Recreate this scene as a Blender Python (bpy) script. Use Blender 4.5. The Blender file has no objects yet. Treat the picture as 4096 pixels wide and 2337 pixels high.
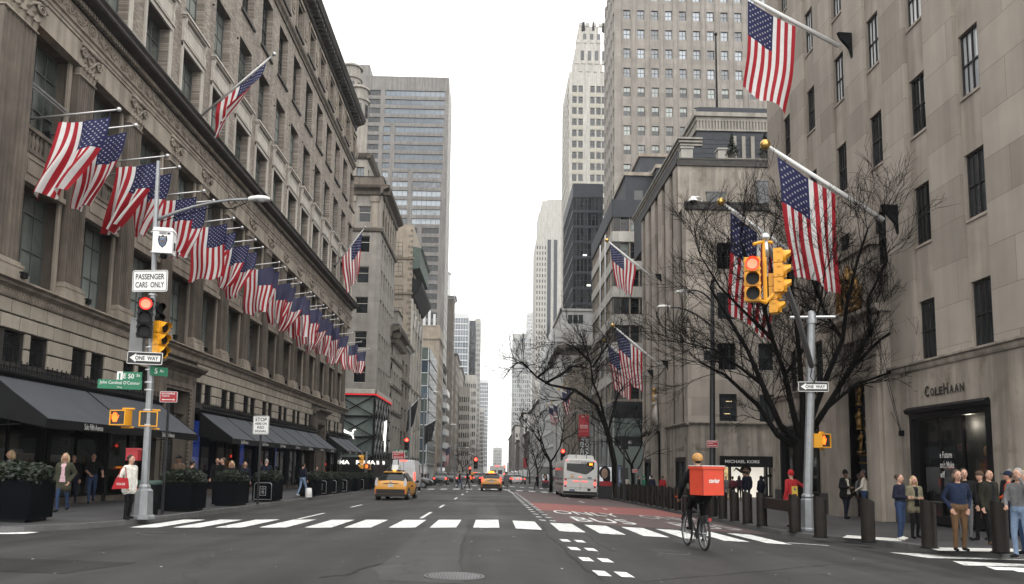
import bpy, bmesh, math, random
from mathutils import Vector, Matrix, noise
rad = math.radians
SC = bpy.context.scene
COL = SC.collection
RND = random.Random(7)
# ------------------------------------------------------------------ camera, sky, sun, exposure
CAM_H, FPX, CX, CY = 1.4, 3076.0, 2048.0, 1536.0        # photo size 4096 x 2337; lower part of the frame was cropped away
TH, PSI, PHI = math.atan((1867 - 1536) / FPX), rad(1.41), 0.0127
_f = Vector((math.sin(PSI) * math.cos(TH), math.cos(PSI) * math.cos(TH), math.sin(TH)))
_r = Vector((math.cos(PSI), -math.sin(PSI), 0)); _u = _r.cross(_f)
CR_ = _r * math.cos(PHI) + _u * math.sin(PHI); CU_ = _u * math.cos(PHI) - _r * math.sin(PHI)
cam_d = bpy.data.cameras.new('camera'); cam = bpy.data.objects.new('camera', cam_d); COL.objects.link(cam)
cam.matrix_world = Matrix(((CR_.x, CU_.x, -_f.x, 0), (CR_.y, CU_.y, -_f.y, 0), (CR_.z, CU_.z, -_f.z, CAM_H), (0, 0, 0, 1)))
cam_d.sensor_width = 36; cam_d.sensor_fit = 'HORIZONTAL'; cam_d.lens = FPX / 4096 * 36
cam_d.shift_y = (1536 - 1168.5) / 4096
cam_d.clip_start = 0.2; cam_d.clip_end = 6000
SC.camera = cam
W = bpy.data.worlds.new('World'); SC.world = W; W.use_nodes = True
nt = W.node_tree; nt.nodes.clear()
wo = nt.nodes.new('ShaderNodeOutputWorld'); bg = nt.nodes.new('ShaderNodeBackground')
sky = nt.nodes.new('ShaderNodeTexSky'); sky.sky_type = 'NISHITA'; sky.sun_disc = False
sky.sun_elevation = rad(48); sky.sun_rotation = rad(160); sky.dust_density = 6; sky.air_density = 1.5
hs = nt.nodes.new('ShaderNodeHueSaturation'); hs.inputs['Saturation'].default_value = 0.12
mxw = nt.nodes.new('ShaderNodeMixRGB'); mxw.inputs[0].default_value = 0.88; mxw.inputs[2].default_value = (11.0, 10.85, 10.6, 1)
nt.links.new(sky.outputs[0], hs.inputs['Color']); nt.links.new(hs.outputs[0], mxw.inputs[1])
nt.links.new(mxw.outputs[0], bg.inputs[0]); bg.inputs[1].default_value = 0.125
nt.links.new(bg.outputs[0], wo.inputs[0])
sd = bpy.data.lights.new('sun', 'SUN'); sd.energy = 0.7; sd.angle = rad(60); sd.color = (1.0, 0.97, 0.93)
sun = bpy.data.objects.new('sun', sd); COL.objects.link(sun)
sun.rotation_euler = (rad(42), 0, rad(20))     # overcast: a very wide soft sun, high in the south
SC.view_settings.view_transform = 'Standard'; SC.view_settings.look = 'None'
SC.view_settings.exposure = 0.72; SC.view_settings.gamma = 1.0; SC.view_settings.use_curve_mapping = False
SC.render.engine = 'CYCLES'
SC.cycles.max_bounces = 6; SC.cycles.diffuse_bounces = 1; SC.cycles.glossy_bounces = 3; SC.cycles.transparent_max_bounces = 12
SC.cycles.transmission_bounces = 4; SC.cycles.volume_bounces = 1; SC.cycles.caustics_reflective = False; SC.cycles.caustics_refractive = False
SC.cycles.use_denoising = True
# ------------------------------------------------------------------ helpers: pixel of the photo -> point of the place
def ray(x, y): return _f + CR_ * ((x - CX) / FPX) + CU_ * ((CY - y) / FPX)
def on_x(x, y, X): d = ray(x, y); t = X / d.x; return Vector((X, d.y * t, CAM_H + d.z * t))
def on_y(x, y, Y): d = ray(x, y); t = Y / d.y; return Vector((d.x * t, Y, CAM_H + d.z * t))
SL, CL, CRB = 0.0107, -9.9, 9.4       # fall of the avenue to the south; kerb lines
def road_z(X, Y): return -SL * Y - 0.010 * max(0, 0.3 - max(X, CL)) - 0.047 * max(0, min(X, CRB) - 0.3)
def gz(X, Y):
	if X < CL: return road_z(CL, Y) + .13 + 0.012 * (CL - X)
	if X > CRB: return road_z(CRB, Y) + .13 + 0.015 * (X - CRB)
	return road_z(X, Y)
def hit(x, y, fn=gz):
	d = ray(x, y); t = 30.
	for i in range(60):
		t2 = (fn(d.x * t, d.y * t) - CAM_H) / d.z if d.z < -1e-6 else 400
		t = .5 * t + .5 * min(t2, 400)
	return Vector((d.x * t, d.y * t, fn(d.x * t, d.y * t)))
# ------------------------------------------------------------------ helpers: meshes and objects
class MB:
	def __init__(s): s.v = []; s.f = []; s.m = []
	def face(s, pts, mi=0):
		n = len(s.v); s.v += [tuple(p) for p in pts]; s.f.append(tuple(range(n, n + len(pts)))); s.m.append(mi)
	def grid(s, rows, mi=0, close=False):                       # rows: list of equal-length point lists
		n = len(s.v); k = len(rows[0])
		for r in rows: s.v += [tuple(p) for p in r]
		for i in range(len(rows) - 1):
			for j in range(k if close else k - 1):
				a = n + i * k + j; b = n + i * k + (j + 1) % k
				s.f.append((a, b, b + k, a + k)); s.m.append(mi(i, j) if callable(mi) else mi)
	def box(s, x0, x1, y0, y1, z0, z1, mi=0):
		n = len(s.v); s.v += [(x0, y0, z0), (x1, y0, z0), (x1, y1, z0), (x0, y1, z0), (x0, y0, z1), (x1, y0, z1), (x1, y1, z1), (x0, y1, z1)]
		for q in ((0, 3, 2, 1), (4, 5, 6, 7), (0, 1, 5, 4), (1, 2, 6, 5), (2, 3, 7, 6), (3, 0, 4, 7)):
			s.f.append(tuple(n + i for i in q)); s.m.append(mi)
	def prism(s, poly, axis, a, b, mi=0):                       # poly in the plane across axis, run from a to b
		n = len(s.v); k = len(poly)
		for t in (a, b):
			for p, q in poly: s.v.append((t, p, q) if axis == 'x' else (p, t, q) if axis == 'y' else (p, q, t))
		for j in range(k):
			s.f.append((n + j, n + (j + 1) % k, n + k + (j + 1) % k, n + k + j)); s.m.append(mi)
		s.f.append(tuple(n + j for j in range(k))[::-1]); s.m.append(mi); s.f.append(tuple(n + k + j for j in range(k))); s.m.append(mi)
	def tube(s, pts, rr, n=8, mi=0, cap=True):
		pts = [Vector(p) for p in pts]; rr = rr if isinstance(rr, (list, tuple)) else [rr] * len(pts)
		d0 = (pts[1] - pts[0]).normalized(); up = Vector((0, 0, 1)) if abs(d0.z) < .9 else Vector((1, 0, 0))
		rings = []; x = d0.cross(up).normalized()
		for i, p in enumerate(pts):
			d = (pts[min(i + 1, len(pts) - 1)] - pts[max(i - 1, 0)]).normalized()
			x = (x - d * x.dot(d)).normalized(); y = d.cross(x)
			rings.append([p + (x * math.cos(2 * math.pi * k / n) + y * math.sin(2 * math.pi * k / n)) * rr[i] for k in range(n)])
		st = len(s.v); s.grid(rings, mi, True)
		if cap:
			s.f.append(tuple(st + k for k in range(n))[::-1]); s.m.append(mi)
			e = st + (len(pts) - 1) * n; s.f.append(tuple(e + k for k in range(n))); s.m.append(mi)
	def lathe(s, prof, n=16, c=(0, 0, 0), mi=0, a0=0, a1=2 * math.pi):
		full = abs(a1 - a0 - 2 * math.pi) < 1e-6; m = n if full else n + 1
		rows = [[(c[0] + r * math.cos(a0 + (a1 - a0) * k / n), c[1] + r * math.sin(a0 + (a1 - a0) * k / n), c[2] + z) for k in range(m)] for r, z in prof]
		s.grid(rows, mi, full)
	def ball(s, c, r, n=10, mi=0, sc=(1, 1, 1)):
		rows = [[(c[0] + sc[0] * r * math.sin(math.pi * i / n) * math.cos(2 * math.pi * k / (2 * n)), c[1] + sc[1] * r * math.sin(math.pi * i / n) * math.sin(2 * math.pi * k / (2 * n)),
				  c[2] - sc[2] * r * math.cos(math.pi * i / n)) for k in range(2 * n)] for i in range(n + 1)]
		s.grid(rows, mi, True)
	def torus(s, c, R_, r, axis='y', n=16, k=6, mi=0):
		rows = []
		for i in range(n + 1):
			a = 2 * math.pi * i / n; row = []
			for j in range(k):
				b = 2 * math.pi * j / k; q = R_ + r * math.cos(b); h = r * math.sin(b)
				p = (q * math.cos(a), h, q * math.sin(a)) if axis == 'y' else (h, q * math.cos(a), q * math.sin(a)) if axis == 'x' else (q * math.cos(a), q * math.sin(a), h)
				row.append((c[0] + p[0], c[1] + p[1], c[2] + p[2]))
			rows.append(row)
		s.grid(rows, mi, True)
	def xf(s, M):
		s.v = [tuple(M @ Vector(p)) for p in s.v]; return s
	def add(s, o, M=None, mi=None):
		n = len(s.v); s.v += [tuple(M @ Vector(p)) for p in o.v] if M else o.v
		s.f += [tuple(n + i for i in q) for q in o.f]; s.m += o.m if mi is None else [mi] * len(o.f); return s
	def mesh(s, name, mats, smooth=False):
		me = bpy.data.meshes.new(name); me.from_pydata(s.v, [], s.f)
		for m in (mats if isinstance(mats, (list, tuple)) else [mats]): me.materials.append(m)
		if any(s.m): me.polygons.foreach_set('material_index', s.m)
		if smooth: me.polygons.foreach_set('use_smooth', [True] * len(s.f))
		me.update(); return me
	def build(s, name, mats, parent=None, loc=(0, 0, 0), rot=(0, 0, 0), smooth=False):
		return link(name, s.mesh(name, mats, smooth), parent, loc, rot)
def link(name, data, parent=None, loc=(0, 0, 0), rot=(0, 0, 0), scale=None):
	o = bpy.data.objects.new(name, data); COL.objects.link(o)
	o.parent = parent; o.location = loc; o.rotation_euler = rot
	if scale: o.scale = scale
	return o
def tag(o, label=None, cat=None, group=None, kind=None):
	if label: o['label'] = label
	if cat: o['category'] = cat
	if group: o['group'] = group
	if kind: o['kind'] = kind
	return o
def thing(name, label, cat, loc=(0, 0, 0), rz=0., group=None):
	return tag(link(name, None, None, loc, (0, 0, rz)), label, cat, group)
def copy_tree(o, parent=None, lv=0):
	c = o.copy(); COL.objects.link(c); c.parent = parent
	for ch in list(o.children): copy_tree(ch, c, lv + 1)
	return c
def weld_smooth(me, ang=40):
	bm = bmesh.new(); bm.from_mesh(me); bmesh.ops.remove_doubles(bm, verts=bm.verts, dist=1e-4)
	bmesh.ops.recalc_face_normals(bm, faces=bm.faces)
	for f in bm.faces: f.smooth = True
	for e in bm.edges: e.smooth = len(e.link_faces) == 2 and e.calc_face_angle(0) < rad(ang)
	bm.to_mesh(me); bm.free(); return me
_TXT = {}
def text_mesh(s, w, h, mat_, depth=0.004, bold=0.0):
	"""Lettering fitted to a w x h rectangle centred on 0, in the xz plane, facing -y."""
	key = (s, bold)
	if key not in _TXT:
		cu = bpy.data.curves.new('lettering', 'FONT'); cu.body = s; cu.size = 1; cu.resolution_u = 3; cu.offset = bold
		o = bpy.data.objects.new('lettering', cu)
		me = bpy.data.meshes.new_from_object(o); bpy.data.objects.remove(o)
		vs = [v.co.copy() for v in me.vertices]; fs = [tuple(p.vertices) for p in me.polygons]
		bpy.data.meshes.remove(me)
		x0 = min(v.x for v in vs); x1 = max(v.x for v in vs); y0 = min(v.y for v in vs); y1 = max(v.y for v in vs)
		_TXT[key] = ([((v.x - x0) / (x1 - x0) - .5, (v.y - y0) / (y1 - y0) - .5) for v in vs], fs)
	vs, fs = _TXT[key]; mb = MB(); mb.v = [(p * w, 0, q * h) for p, q in vs]; mb.f = list(fs); mb.m = [0] * len(fs)
	return mb.mesh('lettering', mat_)
# ------------------------------------------------------------------ helpers: materials
def _nodes(name):
	m = bpy.data.materials.new(name); m.use_nodes = True; n = m.node_tree
	return m, n, n.nodes['Principled BSDF']
def _new(n, t, **kw):
	x = n.nodes.new(t)
	for k, v in kw.items(): setattr(x, k, v)
	return x
def mat(name, col, rough=.75, metal=0., var=.12, scale=2.0, streak=0., bump=0., bscale=30., rnd=0., spec=.5, emit=0., dirt=None, coat=0.):
	"""Plain painted, stone or cloth surface: base colour with cloudy variation, optional rain streaks, per-object variation, fine relief."""
	m, n, b = _nodes(name); L = n.links.new
	pos = _new(n, 'ShaderNodeNewGeometry'); c = Vector(col[:3])
	nz = _new(n, 'ShaderNodeTexNoise'); nz.inputs['Scale'].default_value = scale; nz.inputs['Detail'].default_value = 5; L(pos.outputs['Position'], nz.inputs['Vector'])
	mr = _new(n, 'ShaderNodeMapRange'); mr.inputs[1].default_value = .3; mr.inputs[2].default_value = .7; mr.inputs[3].default_value = 1 - var; mr.inputs[4].default_value = 1 + var; L(nz.outputs[0], mr.inputs[0])
	val = mr.outputs[0]
	if streak:
		mp = _new(n, 'ShaderNodeMapping'); mp.inputs['Scale'].default_value = (1.6, 1.6, .12); L(pos.outputs['Position'], mp.inputs['Vector'])
		n2 = _new(n, 'ShaderNodeTexNoise'); n2.inputs['Scale'].default_value = 1.3; n2.inputs['Detail'].default_value = 6; L(mp.outputs[0], n2.inputs['Vector'])
		m2 = _new(n, 'ShaderNodeMapRange'); m2.inputs[1].default_value = .38; m2.inputs[2].default_value = .62; m2.inputs[3].default_value = 1 - streak; m2.inputs[4].default_value = 1.05; L(n2.outputs[0], m2.inputs[0])
		mu = _new(n, 'ShaderNodeMath', operation='MULTIPLY'); L(val, mu.inputs[0]); L(m2.outputs[0], mu.inputs[1]); val = mu.outputs[0]
	if rnd:
		oi = _new(n, 'ShaderNodeObjectInfo'); m3 = _new(n, 'ShaderNodeMapRange'); m3.inputs[3].default_value = 1 - rnd; m3.inputs[4].default_value = 1 + rnd; L(oi.outputs['Random'], m3.inputs[0])
		mu = _new(n, 'ShaderNodeMath', operation='MULTIPLY'); L(val, mu.inputs[0]); L(m3.outputs[0], mu.inputs[1]); val = mu.outputs[0]
	vm = _new(n, 'ShaderNodeVectorMath', operation='SCALE'); vm.inputs[0].default_value = c; L(val, vm.inputs['Scale'])
	out = vm.outputs[0]
	if dirt:
		n4 = _new(n, 'ShaderNodeTexNoise'); n4.inputs['Scale'].default_value = dirt[2]; n4.inputs['Detail'].default_value = 8; L(pos.outputs['Position'], n4.inputs['Vector'])
		r4 = _new(n, 'ShaderNodeMapRange'); r4.inputs[1].default_value = dirt[1] - .08; r4.inputs[2].default_value = dirt[1] + .08; L(n4.outputs[0], r4.inputs[0])
		mx = _new(n, 'ShaderNodeMixRGB'); L(r4.outputs[0], mx.inputs[0]); L(out, mx.inputs[1]); mx.inputs[2].default_value = (*dirt[0], 1); out = mx.outputs[0]
	L(out, b.inputs['Base Color']); b.inputs['Roughness'].default_value = rough; b.inputs['Metallic'].default_value = metal; b.inputs['Specular IOR Level'].default_value = spec
	if coat: b.inputs['Coat Weight'].default_value = coat; b.inputs['Coat Roughness'].default_value = .08
	if emit: L(out, b.inputs['Emission Color']); b.inputs['Emission Strength'].default_value = emit
	if bump:
		nb = _new(n, 'ShaderNodeTexNoise'); nb.inputs['Scale'].default_value = bscale; nb.inputs['Detail'].default_value = 4; L(pos.outputs['Position'], nb.inputs['Vector'])
		bp = _new(n, 'ShaderNodeBump'); bp.inputs['Strength'].default_value = bump; bp.inputs['Distance'].default_value = .03; L(nb.outputs[0], bp.inputs['Height']); L(bp.outputs[0], b.inputs['Normal'])
	return m
def brickmat(name, c1, c2, mortar, bw, bh, plane='yz', rough=.85, msize=.012, var=.1, streak=.2, bump=.3, offs=.5, rnd=0.):
	m, n, b = _nodes(name); L = n.links.new
	pos = _new(n, 'ShaderNodeNewGeometry'); sp = _new(n, 'ShaderNodeSeparateXYZ'); L(pos.outputs['Position'], sp.inputs[0])
	cb = _new(n, 'ShaderNodeCombineXYZ')
	if plane == 'xyz':
		ad = _new(n, 'ShaderNodeMath', operation='ADD'); L(sp.outputs[0], ad.inputs[0]); L(sp.outputs[1], ad.inputs[1]); L(ad.outputs[0], cb.inputs[0]); L(sp.outputs[2], cb.inputs[1])
	else:
		ix = {'x': 0, 'y': 1, 'z': 2}; L(sp.outputs[ix[plane[0]]], cb.inputs[0]); L(sp.outputs[ix[plane[1]]], cb.inputs[1])
	bt = _new(n, 'ShaderNodeTexBrick'); bt.offset = offs; bt.inputs['Color1'].default_value = (*c1, 1); bt.inputs['Color2'].default_value = (*c2, 1); bt.inputs['Mortar'].default_value = (*mortar, 1)
	bt.inputs['Scale'].default_value = 1; bt.inputs['Mortar Size'].default_value = msize; bt.inputs['Brick Width'].default_value = bw; bt.inputs['Row Height'].default_value = bh; bt.inputs['Bias'].default_value = 0
	L(cb.outputs[0], bt.inputs['Vector'])
	nz = _new(n, 'ShaderNodeTexNoise'); nz.inputs['Scale'].default_value = .8; nz.inputs['Detail'].default_value = 6; L(pos.outputs['Position'], nz.inputs['Vector'])
	mr = _new(n, 'ShaderNodeMapRange'); mr.inputs[1].default_value = .3; mr.inputs[2].default_value = .7; mr.inputs[3].default_value = 1 - var; mr.inputs[4].default_value = 1 + var; L(nz.outputs[0], mr.inputs[0])
	mp = _new(n, 'ShaderNodeMapping'); mp.inputs['Scale'].default_value = (1.6, 1.6, .1); L(pos.outputs['Position'], mp.inputs['Vector'])
	n2 = _new(n, 'ShaderNodeTexNoise'); n2.inputs['Scale'].default_value = 1.1; n2.inputs['Detail'].default_value = 6; L(mp.outputs[0], n2.inputs['Vector'])
	m2 = _new(n, 'ShaderNodeMapRange'); m2.inputs[1].default_value = .4; m2.inputs[2].default_value = .62; m2.inputs[3].default_value = 1 - streak; m2.inputs[4].default_value = 1.0; L(n2.outputs[0], m2.inputs[0])
	mu = _new(n, 'ShaderNodeMath', operation='MULTIPLY'); L(mr.outputs[0], mu.inputs[0]); L(m2.outputs[0], mu.inputs[1])
	vm = _new(n, 'ShaderNodeVectorMath', operation='SCALE'); L(bt.outputs[0], vm.inputs[0]); L(mu.outputs[0], vm.inputs['Scale'])
	L(vm.outputs[0], b.inputs['Base Color']); b.inputs['Roughness'].default_value = rough
	if bump:
		bp = _new(n, 'ShaderNodeBump'); bp.inputs['Strength'].default_value = bump; bp.inputs['Distance'].default_value = .02; bp.invert = True; L(bt.outputs['Fac'], bp.inputs['Height']); L(bp.outputs[0], b.inputs['Normal'])
	return m
def glassmat(name, dark, light, rough=.06, spec=.9, p=.5, wob=.02):
	"""Window glass seen from outside: dark room, pale blind or painted sky reflection as base colour, sky and street reflected in it."""
	m, n, b = _nodes(name); L = n.links.new
	oi = _new(n, 'ShaderNodeObjectInfo'); cr = _new(n, 'ShaderNodeValToRGB'); cr.color_ramp.elements[0].color = (*dark, 1); cr.color_ramp.elements[1].color = (*light, 1)
	cr.color_ramp.elements[0].position = max(0, p - .35); cr.color_ramp.elements[1].position = min(1, p + .35)
	pos = _new(n, 'ShaderNodeNewGeometry'); nz = _new(n, 'ShaderNodeTexNoise'); nz.inputs['Scale'].default_value = .7; nz.inputs['Detail'].default_value = 3; L(pos.outputs['Position'], nz.inputs['Vector'])
	ad = _new(n, 'ShaderNodeMath', operation='ADD'); L(oi.outputs['Random'], ad.inputs[0]); sb = _new(n, 'ShaderNodeMath', operation='MULTIPLY_ADD'); sb.inputs[1].default_value = .9; sb.inputs[2].default_value = -.45; L(nz.outputs[0], sb.inputs[0]); L(sb.outputs[0], ad.inputs[1])
	L(ad.outputs[0], cr.inputs[0]); L(cr.outputs[0], b.inputs['Base Color']); b.inputs['Roughness'].default_value = rough; b.inputs['Specular IOR Level'].default_value = spec
	if wob:
		nb = _new(n, 'ShaderNodeTexNoise'); nb.inputs['Scale'].default_value = 1.6; L(pos.outputs['Position'], nb.inputs['Vector'])
		bp = _new(n, 'ShaderNodeBump'); bp.inputs['Strength'].default_value = wob * 5; bp.inputs['Distance'].default_value = .02; L(nb.outputs[0], bp.inputs['Height']); L(bp.outputs[0], b.inputs['Normal'])
	return m
def seethrough(name, tint=(.9, .95, .95), f=.12):
	m, n, b = _nodes(name); L = n.links.new; n.nodes.remove(b)
	g = _new(n, 'ShaderNodeBsdfGlossy'); g.inputs['Roughness'].default_value = .02; t = _new(n, 'ShaderNodeBsdfTransparent'); t.inputs[0].default_value = (*tint, 1)
	fr = _new(n, 'ShaderNodeFresnel'); fr.inputs[0].default_value = 1.6; mx = _new(n, 'ShaderNodeMixShader'); L(fr.outputs[0], mx.inputs[0]); L(t.outputs[0], mx.inputs[1]); L(g.outputs[0], mx.inputs[2])
	L(mx.outputs[0], n.nodes['Material Output'].inputs[0]); return m
def lamp(name, col, strength):
	m, n, b = _nodes(name); b.inputs['Base Color'].default_value = (*[c * .6 for c in col], 1); b.inputs['Emission Color'].default_value = (*col, 1); b.inputs['Emission Strength'].default_value = strength; return m
def M_(name): return MATS[name]
MATS = {}
def reg(name, *a, **k): MATS[name] = mat(name, *a, **k)
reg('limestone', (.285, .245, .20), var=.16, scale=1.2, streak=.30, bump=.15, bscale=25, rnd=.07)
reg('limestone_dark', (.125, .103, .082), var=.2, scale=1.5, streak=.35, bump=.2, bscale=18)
reg('rustic_stone', (.295, .262, .215), var=.10, scale=2.2, streak=.12, bump=.12, bscale=30, rnd=.10)
reg('joint', (.022, .019, .016), var=.1)
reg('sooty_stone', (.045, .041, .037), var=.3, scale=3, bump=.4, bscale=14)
reg('pale_stone', (.44, .41, .365), var=.08, scale=2, streak=.12, bump=.05)
reg('black_metal', (.0045, .005, .006), rough=.6, spec=.15, var=.2)
reg('dark_metal', (.018, .0185, .021), rough=.5, var=.25, scale=5)
reg('galvanised', (.24, .25, .26), rough=.42, metal=.55, var=.10, scale=6, rnd=.05)
reg('aluminium', (.55, .56, .57), rough=.3, metal=.8, var=.08)
reg('steel_pole', (.5, .5, .5), rough=.35, metal=.7, var=.1)
reg('gold', (.30, .18, .06), rough=.45, metal=.75, var=.25, scale=8)
reg('gold_ball', (.62, .40, .12), rough=.3, metal=.9, var=.1)
reg('white_paint', (.78, .78, .77), rough=.5, var=.05)
reg('off_white', (.62, .62, .60), rough=.6, var=.06)
reg('black_paint', (.005, .005, .006), rough=.45, spec=.25, var=.1)
reg('yellow_signal', (.72, .33, .018), rough=.42, var=.06)
reg('sign_white', (.74, .74, .72), rough=.55, var=.04, scale=6)
reg('sign_black', (.012, .012, .013), rough=.5, var=.05)
reg('sign_green', (.012, .15, .075), rough=.5, var=.05)
reg('sign_red', (.36, .022, .03), rough=.5, var=.06)
reg('awning', (.045, .050, .060), rough=.8, var=.12, scale=1.2, bump=.06, bscale=60)
reg('frame_bronze', (.022, .0215, .021), rough=.5, var=.2)
reg('frame_green', (.075, .082, .078), rough=.55, var=.2)
reg('roof_tar', (.05, .05, .052), var=.2)
reg('slate', (.011, .015, .023), rough=.6, var=.25, scale=1.5, rnd=.2)
reg('bark', (.0045, .004, .0038), rough=.95, spec=.1, var=.35, scale=8, bump=.5, bscale=25)
reg('leaf', (.008, .016, .006), rough=.6, var=.45, scale=9)
reg('rubber', (.012, .012, .013), rough=.8, var=.2)
reg('chrome', (.6, .6, .6), rough=.15, metal=1., var=.05)
reg('skin', (.42, .24, .17), rough=.55, var=.08, spec=.4)
reg('skin_brown', (.13, .07, .045), rough=.55, var=.1, spec=.4)
MATS['brick'] = brickmat('brick', (.19, .158, .128), (.38, .335, .285), (.16, .142, .124), .30, .10, 'yz', streak=.22, bump=.25)
MATS['glass_shop'] = glassmat('glass_shop', (.03, .036, .034), (.25, .28, .262), p=.42)
MATS['glass_dark'] = glassmat('glass_dark', (.005, .007, .008), (.045, .05, .055), p=.7, spec=.6)
MATS['glass_sky'] = glassmat('glass_sky', (.05, .06, .07), (.30, .34, .38), p=.45)  # grey-blue sky reflection painted into the base colour
MATS['glass_painted_sky'] = glassmat('glass_painted_sky', (.36, .38, .40), (.72, .74, .76), p=.4)  # bright sky mirrored in the upper panes, put into the base colour
MATS['glass_blue'] = glassmat('glass_blue', (.035, .055, .075), (.11, .145, .18), p=.5)
MATS['clear_glass'] = seethrough('clear_glass', (.62, .66, .68))
MATS['red_lamp'] = lamp('red_lamp', (1., .012, .008), 5)
MATS['red_lamp_core'] = lamp('red_lamp_core', (1., .11, .06), 2.4)
MATS['tail_lamp'] = lamp('tail_lamp', (1., .05, .03), 2.6)
MATS['hand_lamp'] = lamp('hand_lamp', (1., .10, .008), 2.4)
MATS['amber_lamp'] = lamp('amber_lamp', (1., .30, .02), 2.2)
MATS['white_lamp'] = lamp('white_lamp', (1., .97, .9), 1.0)
MATS['warm_lamp'] = lamp('warm_lamp', (1., .72, .36), .9)
MATS['blue_glow'] = lamp('blue_glow', (.03, .07, .36), .30)
# ------------------------------------------------------------------ helpers: facades
def facade_wall(mb, u0, u1, z0, z1, openings, depth=.3, mi=0, rmi=None, w=0.):
	"""Wall face at y = -w (outward is -y) from u0..u1, z0..z1 with real openings (ua, ub, za, zb) and their reveals."""
	rmi = mi if rmi is None else rmi
	us = sorted(set([u0, u1] + [v for o in openings for v in (o[0], o[1]) if u0 < v < u1]))
	zs = sorted(set([z0, z1] + [v for o in openings for v in (o[2], o[3]) if z0 < v < z1]))
	y = -w
	bz = {}
	for i in range(len(zs) - 1):
		zm = (zs[i] + zs[i + 1]) / 2; row = [o for o in openings if o[2] < zm < o[3]]
		st = None
		for j in range(len(us) - 1):                       # merge runs of wall cells in a row
			um = (us[j] + us[j + 1]) / 2; hole = any(o[0] < um < o[1] for o in row)
			if not hole and st is None: st = us[j]
			if st is not None and (hole or j == len(us) - 2):
				en = us[j] if hole else us[j + 1]; mb.face([(st, y, zs[i]), (en, y, zs[i]), (en, y, zs[i + 1]), (st, y, zs[i + 1])], mi); st = None
	for a, b, c, d in openings:
		yi = y + depth
		for q in (((a, y, c), (b, y, c), (b, yi, c), (a, yi, c)), ((a, y, d), (b, y, d), (b, yi, d), (a, yi, d)), ((a, y, c), (a, yi, c), (a, yi, d), (a, y, d)), ((b, y, c), (b, yi, c), (b, yi, d), (b, y, d))):
			mb.face(q, rmi)
def win_meshes(w, h, xs=(), zs=(), fr=.07, bar=.035, d=.08, fm='frame_green', gm='glass_shop', thick=()):
	"""Window: frame with bars at fractions xs, zs (thick: main mullions) and the glass sheet set back in it."""
	f = MB(); f.box(-w / 2, -w / 2 + fr, 0, d, 0, h); f.box(w / 2 - fr, w / 2, 0, d, 0, h)
	f.box(-w / 2 + fr, w / 2 - fr, .002, d, 0, fr); f.box(-w / 2 + fr, w / 2 - fr, .002, d, h - fr, h)
	for x in xs: t = bar * (2.2 if x in thick else 1); f.box(-w / 2 + x * w - t / 2, -w / 2 + x * w + t / 2, .012 if x not in thick else -.004, d - .01, fr, h - fr)
	for z in zs: t = bar * (2.0 if z in thick else 1.2); f.box(-w / 2 + fr, w / 2 - fr, .006 if z not in thick else -.008, d - .015, z * h - t / 2, z * h + t / 2)
	g = MB(); g.face([(-w / 2 + fr, d * .6, fr), (w / 2 - fr, d * .6, fr), (w / 2 - fr, d * .6, h - fr), (-w / 2 + fr, d * .6, h - fr)])
	return f.mesh('window', M_(fm)), g.mesh('pane', M_(gm))
def put_win(par, ms, u, z, y, name='window', gl=None):
	o = link(name, ms[0], par, (u, y, z)); p = link('pane', ms[1], o)
	return o
def flat_win(w, h, xs=(), zs=(), fr=.06, bar=.05, fm='frame_bronze', gm='glass_dark', sill=None):
	"""Far window in one piece: frame, bars and glass."""
	f = MB(); f.box(-w / 2, -w / 2 + fr, 0, .06, 0, h); f.box(w / 2 - fr, w / 2, 0, .06, 0, h); f.box(-w / 2 + fr, w / 2 - fr, .002, .06, 0, fr); f.box(-w / 2 + fr, w / 2 - fr, .002, .06, h - fr, h)
	for x in xs: f.box(-w / 2 + x * w - bar / 2, -w / 2 + x * w + bar / 2, .008, .06, fr, h - fr)
	for z in zs: f.box(-w / 2 + fr, w / 2 - fr, .005, .06, z * h - bar / 2, z * h + bar / 2)
	f.face([(-w / 2 + fr, .05, fr), (w / 2 - fr, .05, fr), (w / 2 - fr, .05, h - fr), (-w / 2 + fr, .05, h - fr)], 1)
	if sill: f.box(-w / 2 - .08, w / 2 + .08, -sill, .06, -.14, -.002, 2)
	return f.mesh('window', [M_(fm), M_(gm), M_('limestone')])
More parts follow.
